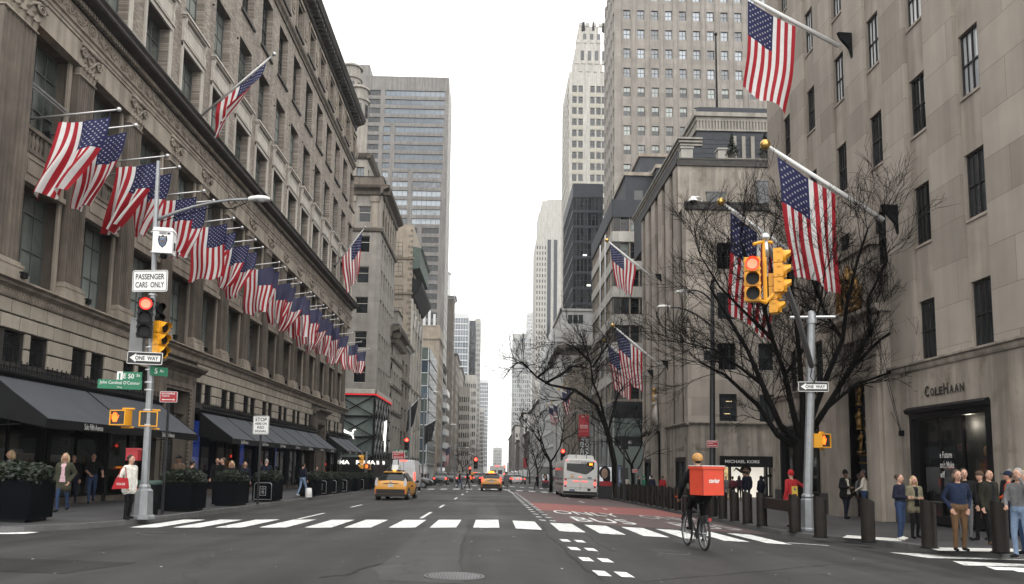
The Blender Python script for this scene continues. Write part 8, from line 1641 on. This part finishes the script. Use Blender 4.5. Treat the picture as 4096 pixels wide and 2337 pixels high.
# ================================================================== people
import numpy as np
CLO = dict(black=(.0055, .0055, .0065), navy=(.008, .010, .022), blue=(.011, .018, .042), jeans=(.024, .042, .09), paleblue=(.16, .22, .32), white=(.62, .60, .55), cream=(.50, .46, .40), grey=(.13, .13, .135), olive=(.042, .042, .028), darkolive=(.016, .016, .011), tan=(.11, .064, .033), brown=(.07, .045, .03), red=(.32, .02, .025), maroon=(.10, .02, .03), pink=(.50, .33, .36), orange=(.45, .06, .02), green=(.02, .16, .09), sand=(.15, .135, .09), plum=(.06, .02, .04))
def clo(n):
	k = 'cloth_' + n
	if k not in MATS: reg(k, CLO[n], rough=.88, var=.18, scale=14, bump=.25, bscale=40, spec=.2)
	return MATS[k]
for n_, c_ in (('dark_hair', (.012, .009, .008)), ('brown_hair', (.05, .03, .018)), ('blond_hair', (.30, .21, .12)), ('grey_hair', (.25, .24, .23)), ('ochre', (.38, .20, .06))): reg(n_, c_, rough=.65, var=.3, scale=25)
ARM = dict(down=((.235, .03, 1.14), (.25, -.05, .90)), phone=((.23, .03, 1.14), (.06, -.23, 1.14)), pocket=((.28, .08, 1.16), (.18, -.05, .93)), up=((.34, -.05, 1.24), (.40, -.22, 1.46)), front=((.22, -.06, 1.15), (.12, -.26, 1.03)), swf=((.22, -.09, 1.16), (.20, -.27, .98)), swb=((.25, .13, 1.16), (.26, .17, .92)), face=((.27, -.12, 1.22), (.11, -.17, 1.56)), side=((.30, .04, 1.16), (.30, -.14, 1.02)))
def v3(*a): return Vector(a)
PEOPLE = []
def person(label, at, h, rz, top='black', legs='black', arms=('down', 'down'), walk=0., hair='dark_hair', style='short', skin='skin', coat=None, shoes='black', fat=1.0, J=None, near=True, inner=None, hat=None, name='person', z=None, group=None):
	x, y = at[:2] if len(at) == 2 and abs(at[0]) < 60 else tuple(hit(*at))[:2]; s = h / 1.75 * (1.1 if y < 48 else 1.)
	t = thing(name, label, 'person', (x, y, gz(x, y) if z is None else z), rad(rz), group); caps = []; A = lambda a, b, r0, r1, m: caps.append((Vector(a), Vector(b), r0, r1, m)); J = J or {}
	K = .012 if top not in ('skin',) else 0; jk = .014 if coat else .004
	for sg in (-1, 1):
		fy = sg * walk * .26; hip = v3(sg * .085, 0, .92); ank = J.get('ank%d' % sg, v3(sg * .095, fy + .03, .09 + max(0, fy) * .35)); kn = J.get('kn%d' % sg, (hip + ank) / 2 + v3(sg * .01, -.03 - abs(fy) * .18, .0)); hip = J.get('hip', v3(0, 0, 0)) + hip
		A(hip, kn, .088 * fat, .062, 1); A(kn, ank, .06, .045, 1); toe = ank + J.get('toe%d' % sg, v3(sg * .02, -.15, -.045)); A(ank + v3(0, .02, -.03), toe, .042, .036, 2)
		el, wr = ARM[arms[0 if sg < 0 else 1]]; el = J.get('el%d' % sg, v3(sg * el[0], el[1], el[2])); wr = J.get('wr%d' % sg, v3(sg * wr[0], wr[1], wr[2])); sh = J.get('sh', v3(0, 0, 0)) + v3(sg * .175, 0, 1.415)
		A(sh, el, .056 + jk, .047 + jk, 0); A(el, wr, .045 + jk, .032 + jk, 3 if 't-shirt' in label else 0); d = (wr - el).normalized(); hd = wr + d * .075; A(wr + d * .01, hd, .027, .03, 3)
		J['hd%d' % sg] = (hd, d, sg)
	o, sh = J.get('hip', v3(0, 0, 0)), J.get('sh', v3(0, 0, 0)); m_ = (o + sh) / 2; f = fat
	for q in (-1, 1):
		A(o + v3(q * .055, 0, .95), o + v3(q * .055, 0, .98), .118 * f, .115 * f, 1 if not coat else 0); A(o + v3(q * .05, 0, 1.03), m_ + v3(q * .055, 0, 1.18), (.105 + jk) * f, (.106 + jk) * f, 0); A(m_ + v3(q * .055, 0, 1.18), sh + v3(q * .075, 0, 1.34), (.106 + jk) * f, .105 + jk, 0)
		if coat: A(o + v3(q * .07, 0, 1.0), o + v3(q * .10, .0, coat), .115 * f, .125 * f, 0)
	A(sh + v3(-.15, 0, 1.415), sh + v3(.15, 0, 1.415), .062 + jk, .062 + jk, 0); hc = J.get('head', sh + v3(0, -.02, 1.635)); A(sh + v3(0, .01, 1.43), hc + v3(0, .02, -.08), .053, .05, 3)
	mb = MB()
	for a, b, r0, r1, m in caps:
		if (b - a).length > 1e-4: mb.tube([a, b], [r0, r1], 9)
		mb.ball(a, r0, 5); mb.ball(b, r1, 5)
	mb.ball(hc, .1, 7, sc=(.76, .92, 1.15)); mb.ball(hc + v3(0, -.04, -.07), .05, 5, sc=(.9, .9, .9)); mb.tube([hc + v3(0, -.085, .02), hc + v3(0, -.112, -.02)], [.012, .018], 5); mb.ball(hc + v3(0, -.105, -.02), .02, 4)
	for sg in (-1, 1): mb.ball(hc + v3(sg * .077, .01, -.005), .026, 4, sc=(.5, .8, 1.2))
	me = mb.mesh('body', [clo(top), clo(legs), clo(shoes), M_(skin), M_('dark_hair'), clo(inner or top)]); ob = link('body', me, t, scale=(s, s, s))
	PEOPLE.append((ob, caps, hc, near, J, inner)); H_ = MB(); hm = hair
	if style == 'bald': H_.ball(hc + v3(0, .03, .03), .1, 6, sc=(.74, .7, .95))
	else: H_.ball(hc + v3(0, .036, .034), .1, 8, sc=(.84, .90, 1.06));
	if style in ('long', 'bob'):
		zl = -.30 if style == 'long' else -.15
		for q in (-1, 1): H_.tube([hc + v3(q * .07, .035, .05), hc + v3(q * .088, .03, -.06), hc + v3(q * .085, .03, zl)], [.035, .04, .02], 7)
		H_.tube([hc + v3(0, .07, .05), hc + v3(0, .09, -.08), hc + v3(0, .09, zl - .02)], [.075, .08, .04], 8)
	if style == 'bun': H_.ball(hc + v3(0, .11, .04), .05, 6)
	if style == 'tail': H_.tube([hc + v3(0, .1, .04), hc + v3(0, .14, -.08), hc + v3(0, .12, -.3)], [.03, .035, .015], 6)
	if hat not in ('beanie', 'hood'): H_.build('hair', M_(hm), t, smooth=True).scale = (s, s, s)
	if hat:
		B = MB(); hmat = clo(hat_col.get(label, 'black')) if label in hat_col else clo('black')
		if hat == 'beanie': B.ball(hc + v3(0, .015, .04), .108, 8, sc=(.86, .93, 1.08)); B.torus(hc + v3(0, .0, .02), .085, .022, 'z', 16, 6)
		elif hat == 'hood': B.ball(hc + v3(0, .04, .02), .125, 8, sc=(.9, .95, 1.1)); B.torus(hc + v3(0, .03, -.12), .09, .045, 'z', 14, 6)
		elif hat == 'helmet': B.ball(hc + v3(0, .01, .055), .125, 8, sc=(.9, 1.1, .85)); hmat = M_('ochre')
		else: B.ball(hc + v3(0, .015, .05), .105, 8, sc=(.88, .96, .85)); B.prism([(-.07, -.06), (.07, -.06), (.055, -.18), (-.055, -.18)], 'z', hc.z + .045, hc.z + .06)
		B.build('hat', hmat, t, smooth=True).scale = (s, s, s)
	return t
hat_col = {}
G1, G2, G3, G4 = 'people on the store pavement', 'people at the near right corner', 'crowd by the garden pavilion', 'people far down the street'
# -- left pavement
L_ = 'woman in white coat and black leggings waiting at the left kerb'; person(L_, (508, 2093), 1.62, 72, 'white', 'black', ('pocket', 'pocket'), .15, 'dark_hair', 'bun', coat=.80, group=G1)
person('long haired woman in pink top and olive parka walking forward', (246, 2050), 1.66, 8, 'olive', 'jeans', ('down', 'pocket'), .5, 'blond_hair', 'long', coat=.72, inner='pink', group=G1); person('dark clothed person close behind the woman in the parka', (284, 2018), 1.68, 10, 'black', 'navy', ('down', 'down'), .3, group=G1, hair='dark_hair')
person('man in black t-shirt and jeans striding by the shop window', (362, 2016), 1.75, 35, 'black', 'jeans', ('front', 'side'), .8, group=G1); p = on_y(42, 1840, 25.5); person('blond person whose head shows over the left planter', (p.x, 25.5), 1.72, -70, 'grey', 'navy', hair='blond_hair', style='bob', group=G1)
person('man in brown coat and dark cap behind the first small planter', (705, 2030), 1.74, -10, 'brown', 'black', ('down', 'front'), .3, skin='skin_brown', coat=.7, hat='cap', group=G1); p = on_y(768, 1870, 31.); person('person in a pale cap hidden behind the planter bush', (p.x, 31.), 1.6, 160, 'black', 'black', hat='cap', group=G1); hat_col['person in a pale cap hidden behind the planter bush'] = 'cream'
person('man in black with one arm raised to his head', (862, 1998), 1.78, 15, 'black', 'black', ('down', 'face'), .6, group=G1); person('man in dark jacket and brown trousers between the planters', (884, 2010), 1.76, -60, 'black', 'tan', ('down', 'down'), .5, hair='brown_hair', shoes='sand', group=G1)
for px, Y, lab, st, hr, tp_ in ((927, 34., 'fair haired woman just right of the man in brown trousers', 'long', 'blond_hair', 'black'), (980, 36., 'woman with light brown hair over the second small planter', 'long', 'brown_hair', 'navy')): p = on_y(px, 1870, Y); person(lab, (p.x, Y), 1.64, 20, tp_, 'black', style=st, hair=hr, group=G1)
p = on_y(1066, 1860, 37.5); person('bald man in navy coat seen from behind by the stop sign post', (p.x, 37.5), 1.8, 175, 'navy', 'black', style='bald', hair='grey_hair', coat=.75, group=G1); person('person in dark jacket and pale jeans walking by the bucket', (1208, 1990), 1.7, 150, 'navy', 'paleblue', ('down', 'swf'), .8, shoes='white', group=G1); p = on_y(1266, 1890, 55.); person('man in dark suit at the far stone portal', (p.x, 55.), 1.75, 60, 'black', 'black', group=G1)
# -- near right corner
person('woman in navy sweater and blue jeans looking at her phone', (3606, 2162), 1.66, 32, 'navy', 'jeans', ('phone', 'phone'), .12, 'brown_hair', 'bun', shoes='white', group=G2); person('woman in olive jacket with long fair hair beside the woman in navy', (3664, 2156), 1.6, 5, 'sand', 'black', ('phone', 'phone'), .1, 'blond_hair', 'long', coat=.82, inner='black', group=G2)
person('person in blue sweater and tan trousers with hands in pockets', (3843, 2208), 1.74, -8, 'blue', 'tan', ('pocket', 'pocket'), .08, 'brown_hair', 'bob', fat=1.12, group=G2); person('man in dark clothes half hidden behind the blue sweater', (3868, 2168), 1.78, -20, 'black', 'grey', ('front', 'down'), .2, 'brown_hair', group=G2)
L_ = 'man in brown flat cap behind the olive jacket'; hat_col[L_] = 'brown'; person(L_, (3932, 2166), 1.72, -75, 'black', 'black', ('down', 'down'), .3, hat='cap', shoes='black', group=G2); person('man in dark olive jacket holding a bottle by the bollard', (3968, 2182), 1.75, 12, 'darkolive', 'black', ('down', 'pocket'), .3, style='bald', hair='dark_hair', shoes='tan', coat=.85, inner='black', group=G2)
L_ = 'person in orange jacket and bright blue cap'; hat_col[L_] = 'blue'; person(L_, (4046, 2156), 1.72, -120, 'orange', 'navy', ('down', 'front'), .2, hat='cap', group=G2); person('grey haired man just behind the orange jacket', (4052, 2145), 1.78, 170, 'black', 'black', hair='grey_hair', group=G2); person('person in black jacket and jeans cut by the right edge', (4090, 2236), 1.76, -60, 'grey', 'paleblue', ('front', 'face'), .2, hair='grey_hair', group=G2); person('person in navy top partly out of frame at the right edge', (4112, 2222), 1.72, -90, 'navy', 'jeans', ('down', 'down'), .1, hair='blond_hair', group=G2)
person('big man in black vest over grey shirt looking at his phone', (3386, 2078), 1.80, 22, 'black', 'navy', ('phone', 'down'), .3, skin='skin_brown', fat=1.28, coat=.85, inner='cream', shoes='black', hat='beanie', group=G2); person('man in cream sweatshirt standing behind the bollard', (3462, 2080), 1.80, -125, 'cream', 'jeans', ('pocket', 'front'), .1, skin='skin_brown', shoes='white', fat=1.1, group=G2); person('person with yellow sleeve beyond the cream sweatshirt', (3442, 2070), 1.66, 40, 'grey', 'black', ('down', 'front'), .1, skin='skin_brown', group=G2)
L_ = 'person in red jacket and red knit cap holding up a paper by the signal mast'; hat_col[L_] = 'red'; RJ = person(L_, (3170, 2112), 1.78, 205, 'red', 'black', ('up', 'down'), .15, J={'el-1': v3(-.48, -.02, 1.27), 'wr-1': v3(-.74, -.12, 1.36)}, hat='beanie', coat=.80, fat=1.15, shoes='black', group=G2)
m = MB(); m.box(-.13, .13, .135, .15, 1.02, 1.42); reg('yellow_print', (.62, .45, .06), var=.2, scale=9); o = m.build('back_print', M_('yellow_print'), RJ); m = MB(); m.prism([(0, 1.26), (.06, 1.32), (0, 1.38), (-.06, 1.32)], 'y', .15, .153); m.build('print_mark', M_('badge_blue'), o); m = MB(); m.box(-.09, .09, .15, .153, 1.08, 1.16); m.build('print_block', M_('cloth_maroon') if 'cloth_maroon' in MATS else clo('maroon'), o)
# -- crowd by the gardens
for px, py, h, rz, tp_, lg, lab, kw in ((2868, 2026, 1.80, 5, 'black', 'black', 'man in long black coat and beanie walking out of the gardens', dict(hat='beanie', coat=.6, walk=.4)), (2990, 2018, 1.84, 178, 'navy', 'jeans', 'tall man in dark jacket seen from behind before the shop', dict(coat=.85)), (3046, 2014, 1.70, 185, 'navy', 'black', 'person in navy parka with furry hood seen from behind', dict(hat='hood', coat=.75)), (2905, 2000, 1.7, 20, 'grey', 'grey', 'fair person in grey just right of the black coat', dict(hair='blond_hair')), (2932, 2006, 1.68, 170, 'maroon', 'black', 'person in maroon jacket left of the tall man', {}), (2958, 2004, 1.72, 190, 'plum', 'black', 'dark haired person close beside the tall man', dict(style='long')), (2888, 1996, 1.74, 10, 'cream', 'grey', 'grey haired man in pale jacket behind the black coat', dict(hair='grey_hair')), (2576, 1994, 1.72, 100, 'green', 'green', 'green costumed performer at the bollards', dict(hat='beanie')), (2608, 1996, 1.75, 175, 'navy', 'black', 'man in dark jacket beside the green performer', dict(coat=.8)), (2651, 1998, 1.72, 182, 'red', 'black', 'person in red jacket with dark ponytail', dict(style='tail')), (2556, 1988, 1.7, 60, 'black', 'black', 'person in black left of the green performer', {}), (2508, 1984, 1.65, 0, 'cream', 'grey', 'person in pale coat by the blue kiosk', dict(coat=.7)), (2492, 1982, 1.72, 10, 'grey', 'black', 'person in grey close by the blue kiosk', {}), (2975, 1998, 1.6, 0, 'black', 'black', 'short dark person in the crowd before the handbag shop', dict(style='long'))):
	if lab.startswith('green'): hat_col[lab] = 'green'
	person(lab, (px, py), h, rz, tp_, lg, group=G3, near=False, **kw)
# -- walkers at the far crossing and beyond
for X, Y, h, rz, tp_, lg, lab, kw in ((-3.15, 76.2, 1.78, 90, 'black', 'jeans', 'walker in black at the far crossing, left of the pair', dict(walk=.95)), (-2.4, 76.6, 1.82, 90, 'black', 'black', 'walker in black at the far crossing, right of the pair', dict(walk=.9)), (1.4, 74.8, 1.75, 178, 'grey', 'grey', 'person in long pale coat beside the far taxi', dict(coat=.5, walk=.3)), (5.0, 86., 1.75, -80, 'black', 'black', 'person stepping off behind the bus', dict(walk=.9))): person(lab, (X, Y), h, rz, tp_, lg, near=False, group=G4, **kw)
rr = random.Random(31)
for i in range(11):
	X = (10.2 + .25 * i, -10.8 - .2 * i)[i % 2]; Y = 104 + i * 5.5; person('dark figure on the far %s pavement, %s along' % (('right', 'left')[i % 2], ORD[i // 2]), (X, Y), rr.uniform(1.62, 1.85), rr.choice((0, 180)), rr.choice(('black', 'navy', 'grey', 'brown')), rr.choice(('black', 'navy', 'jeans')), near=False, walk=.4, group=G4, coat=rr.choice((None, .7)))
# -- cyclist: rider, bicycle and delivery box
hd = rad(4); CP = v3(4.70, 17.1, 0); CP.z = road_z(CP.x, CP.y); fw = v3(-math.sin(hd), math.cos(hd), 0)
BK = thing('bicycle', 'dark city bicycle ridden away across the intersection', 'bicycle', CP, hd); BK.scale = (1.08, 1.08, 1.08)
WR = .345
for y in (0., 1.08):
	m = MB(); m.torus((0, y, WR), WR - .022, .026, 'x', 36, 8); w = m.build('wheel', M_('rubber'), BK, smooth=True); m = MB(); m.torus((0, y, WR), WR - .055, .013, 'x', 32, 5); m.tube([(-.05, y, WR), (.05, y, WR)], .025, 8); m.build('rim', M_('galvanised'), w); m = MB()
	for k in range(18): a = k * math.pi / 9; m.tube([(.02 if k % 2 else -.02, y, WR), (0, y + (WR - .05) * math.cos(a), WR + (WR - .05) * math.sin(a))], .0025, 3)
	m.build('spokes', M_('steel_pole'), w)
	m = MB(); rows = []
	for k in range(13): a = rad((20 if y else 30) + 130 * k / 12) if y else rad(40 + 140 * k / 12); q = WR + .03; rows.append([(sx, y - q * math.cos(a) * (1 if y == 0 else 1), WR + q * math.sin(a)) for sx in (-.03, 0, .03)])
	m.grid(rows); m.build('mudguard', M_('car_trim'), BK)
fr = MB(); bb_, st_, hdt, ht2 = v3(0, .44, .29), v3(0, .27, .82), v3(0, .92, .90), v3(0, .97, .76)
for a, b, r in ((bb_, st_, .019), (bb_, ht2, .024), (st_ + v3(0, .02, -.08), hdt + v3(0, 0, -.05), .02), (hdt + v3(0, -.01, .04), ht2, .024)): fr.tube([a, b], r, 8)
for s in (-1, 1): fr.tube([(s * .06, 0, WR), bb_], .012, 6); fr.tube([(s * .06, 0, WR), st_ + v3(0, 0, -.06)], .011, 6); fr.tube([ht2, (s * .05, 1.03, .5), (s * .05, 1.08, WR)], .014, 6)
fr.build('frame', M_('dark_metal'), BK, smooth=True); m = MB(); m.tube([st_, st_ + v3(0, -.02, .12)], .015, 6); m.ball(st_ + v3(0, -.03, .15), .1, 6, sc=(.9, 1.4, .4)); m.build('saddle', M_('black_paint'), BK, smooth=True)
m = MB(); m.tube([hdt, hdt + v3(0, .0, .16)], .016, 6); m.tube([(-.30, .84, 1.06), (-.12, .90, 1.07), (.12, .90, 1.07), (.30, .84, 1.06)], .014, 6); m.build('handlebar', M_('dark_metal'), BK); m = MB()
for s in (-1, 1): m.tube([(s * .22, .86, 1.06), (s * .33, .83, 1.06)], .02, 6)
m.build('grips', M_('orange_grip') if 'orange_grip' in MATS else clo('orange'), BK); m = MB(); m.tube([(-.02, .44, .29), (.02, .44, .29)], .09, 16); m.tube([(.06, .44, .29), (.09, .50, .43)], .012, 5); m.tube([(-.06, .44, .29), (-.09, .38, .15)], .012, 5); m.box(.08, .18, .47, .53, .42, .45); m.box(-.18, -.08, .35, .41, .13, .16); m.build('crank', M_('dark_metal'), BK); m = MB(); m.box(-.07, .07, -.10, .02, .55, .70); m.build('motor_pack', M_('car_trim'), BK); m = MB(); m.box(-.03, .03, -.36, -.34, .62, .68); m.build('reflector', M_('sign_red'), BK)
# rider faces +y of the bicycle: built facing -y, so turn by half a circle
JR = {'hip': v3(0, -.22, .18), 'sh': v3(0, -.30, .16), 'kn1': v3(.12, -.55, .82), 'ank1': v3(.13, -.44, .45), 'kn-1': v3(-.11, -.40, .66), 'ank-1': v3(-.13, -.36, .22), 'el1': v3(.30, -.45, 1.25), 'wr1': v3(.27, -.72, 1.03), 'el-1': v3(-.30, -.45, 1.25), 'wr-1': v3(-.27, -.72, 1.03), 'head': v3(0, -.35, 1.80)}
RD = person('cyclist in dark clothes and ochre helmet riding away', (CP.x, CP.y), 1.75, math.degrees(hd) + 180, 'black', 'black', J=JR, hat='helmet', coat=.93, z=CP.z, shoes='black', fat=1.35, group=None)
C2 = CP + fw * .0; DB = thing('delivery_box', 'orange insulated delivery box on the cyclist\'s back', 'delivery box', (C2.x, C2.y, CP.z + 1.22), hd + rad(17)); DB.scale = (1.14, 1.14, 1.14); reg('box_orange', (.56, .05, .018), rough=.6, var=.06, scale=6, bump=.1, bscale=10); DB.location.x += .04
m = MB(); m.box(-.245, .245, -.26, .16, 0, .50); m.build('box', M_('box_orange'), DB); m = MB(); m.box(-.262, .262, -.277, .18, .50, .56); m.build('lid', M_('box_orange'), DB); m = MB(); m.box(-.266, .266, -.28, .183, .555, .57); m.build('lid_strip', M_('off_white'), DB);
for x in (-.245, .245): m = MB(); m.box(x - .006, x + .006, -.266, -.26, 0, .5); m.build('seam', M_('cloth_maroon'), DB)
link('lettering', text_mesh('caviar', .25, .085, M_('sign_white'), bold=.02), DB, (.02, -.264, .28))
# -- things people hold
p = hit(500, 2084); t = thing('shopping_bag', 'red tote bag under the arm of the woman in white', 'bag', (p.x - .10, p.y - .15, p.z + .86), rad(20)); m = MB(); m.prism([(-.22, 0), (.2, .02), (.16, .30), (-.12, .32)], 'y', -.06, .06); m.build('body', clo('red'), t); m = MB(); m.tube([(-.08, 0, .30), (-.02, 0, .58), (.08, 0, .6), (.12, 0, .30)], .012, 5); m.build('strap', clo('red'), t); link('lettering', text_mesh('ROUGE', .2, .06, M_('sign_white')), t, (0, -.064, .14))
def held(nm, lab, who, off, size, m, cat): q = Matrix.Rotation(who.rotation_euler[2], 3, 'Z') @ Vector(off); b = MB(); b.box(-size[0] / 2, size[0] / 2, -size[1] / 2, size[1] / 2, 0, size[2]); tag(b.build(nm, m, None, who.location + q, (rad(-25), 0, who.rotation_euler[2])), lab, cat)
held('newspaper', 'folded paper held up by the person in red', RJ, (-.90, -.16, 1.52), (.10, .03, .28), M_('off_white'), 'paper')
# turn the joined limbs into one skin, then give each patch its cloth
bpy.context.view_layer.update()
for ob, caps, hc, near, J, inner in PEOPLE:
	r = ob.modifiers.new('r', 'REMESH'); r.mode = 'VOXEL'; r.voxel_size = .019 if near else .028; q = ob.modifiers.new('s', 'SMOOTH'); q.iterations = 4; q.factor = .5
dg = bpy.context.evaluated_depsgraph_get()
for ob, caps, hc, near, J, inner in PEOPLE:
	old = ob.data; me = bpy.data.meshes.new_from_object(ob.evaluated_get(dg)); ob.modifiers.clear(); me.materials.clear()
	for m in old.materials: me.materials.append(m)
	n = len(me.polygons); c = np.empty(n * 3, 'f'); me.polygons.foreach_get('center', c); c = c.reshape(-1, 3); best = np.full(n, 9.); idx = np.zeros(n, 'i')
	for a, b, r0, r1, m in caps:
		a, b = np.array(a), np.array(b); d = b - a; L2_ = max(float(d @ d), 1e-9); tt = np.clip(((c - a) @ d) / L2_, 0, 1); ds = np.linalg.norm(c - (a + tt[:, None] * d), axis=1) - (r0 + (r1 - r0) * tt); k = ds < best; best[k] = ds[k]; idx[k] = m
	hd_ = np.linalg.norm((c - np.array(hc)) / np.array([.082, .1, .125]), axis=1) < 1.12; idx[hd_] = 3
	if inner: k = (idx == 0) & (c[:, 1] < -.05) & (np.abs(c[:, 0]) < .065 + .02 * np.sin(c[:, 2] * 9)) & (c[:, 2] > .9) & (c[:, 2] < 1.45); idx[k] = 5
	v = me.vertices; pre = None
	me.polygons.foreach_set('material_index', idx.astype('i')); me.polygons.foreach_set('use_smooth', [True] * n)
	if near:                                                   # fingers and the marks of the face
		ex = MB()
		for sg in (-1, 1):
			p, d, s = J['hd%d' % sg]; sd = d.cross(v3(0, -1, .3)).normalized()
			for k in range(4): q = p + sd * (.018 * (k - 1.5)); ex.tube([q - d * .02, q + d * (.05 + .012 * (1.5 - abs(k - 1.5))), q + d * .075 + v3(-s * .012, -.01, -.006)], [.0085, .008, .006], 5, 3)
			q = p - d * .03 + sd * .028; ex.tube([q, q + d * .03 + sd * .018, q + d * .055 + sd * .02], [.01, .009, .007], 5, 3)
		for sg in (-1, 1): ex.ball(hc + v3(sg * .03, -.088, .012), .009, 4, 4); ex.box(hc.x + sg * .03 - .016, hc.x + sg * .03 + .016, hc.y - .098, hc.y - .088, hc.z + .03, hc.z + .036, 4)
		ex.box(hc.x - .022, hc.x + .022, hc.y - .096, hc.y - .085, hc.z - .056, hc.z - .05, 4)
		bm = bmesh.new(); bm.from_mesh(me); tmp = ex.mesh('x', list(old.materials)); bm.from_mesh(tmp); bm.to_mesh(me); bm.free(); bpy.data.meshes.remove(tmp)
	ob.data = me; bpy.data.meshes.remove(old); me.name = 'body'
# ================================================================== air between the towers
hz = MB(); hz.box(-420, 420, -45, 1480, -24, 262); HZ = tag(hz.build('haze', None), kind='stuff'); HZ.data.materials.clear()
m = bpy.data.materials.new('haze_air'); m.use_nodes = True; n = m.node_tree; n.nodes.remove(n.nodes['Principled BSDF']); pv = n.nodes.new('ShaderNodeVolumePrincipled'); pv.inputs['Color'].default_value = (.93, .96, 1, 1); pv.inputs['Density'].default_value = .0002; pv.inputs['Anisotropy'].default_value = .2
n.links.new(pv.outputs[0], n.nodes['Material Output'].inputs['Volume']); HZ.data.materials.append(m)
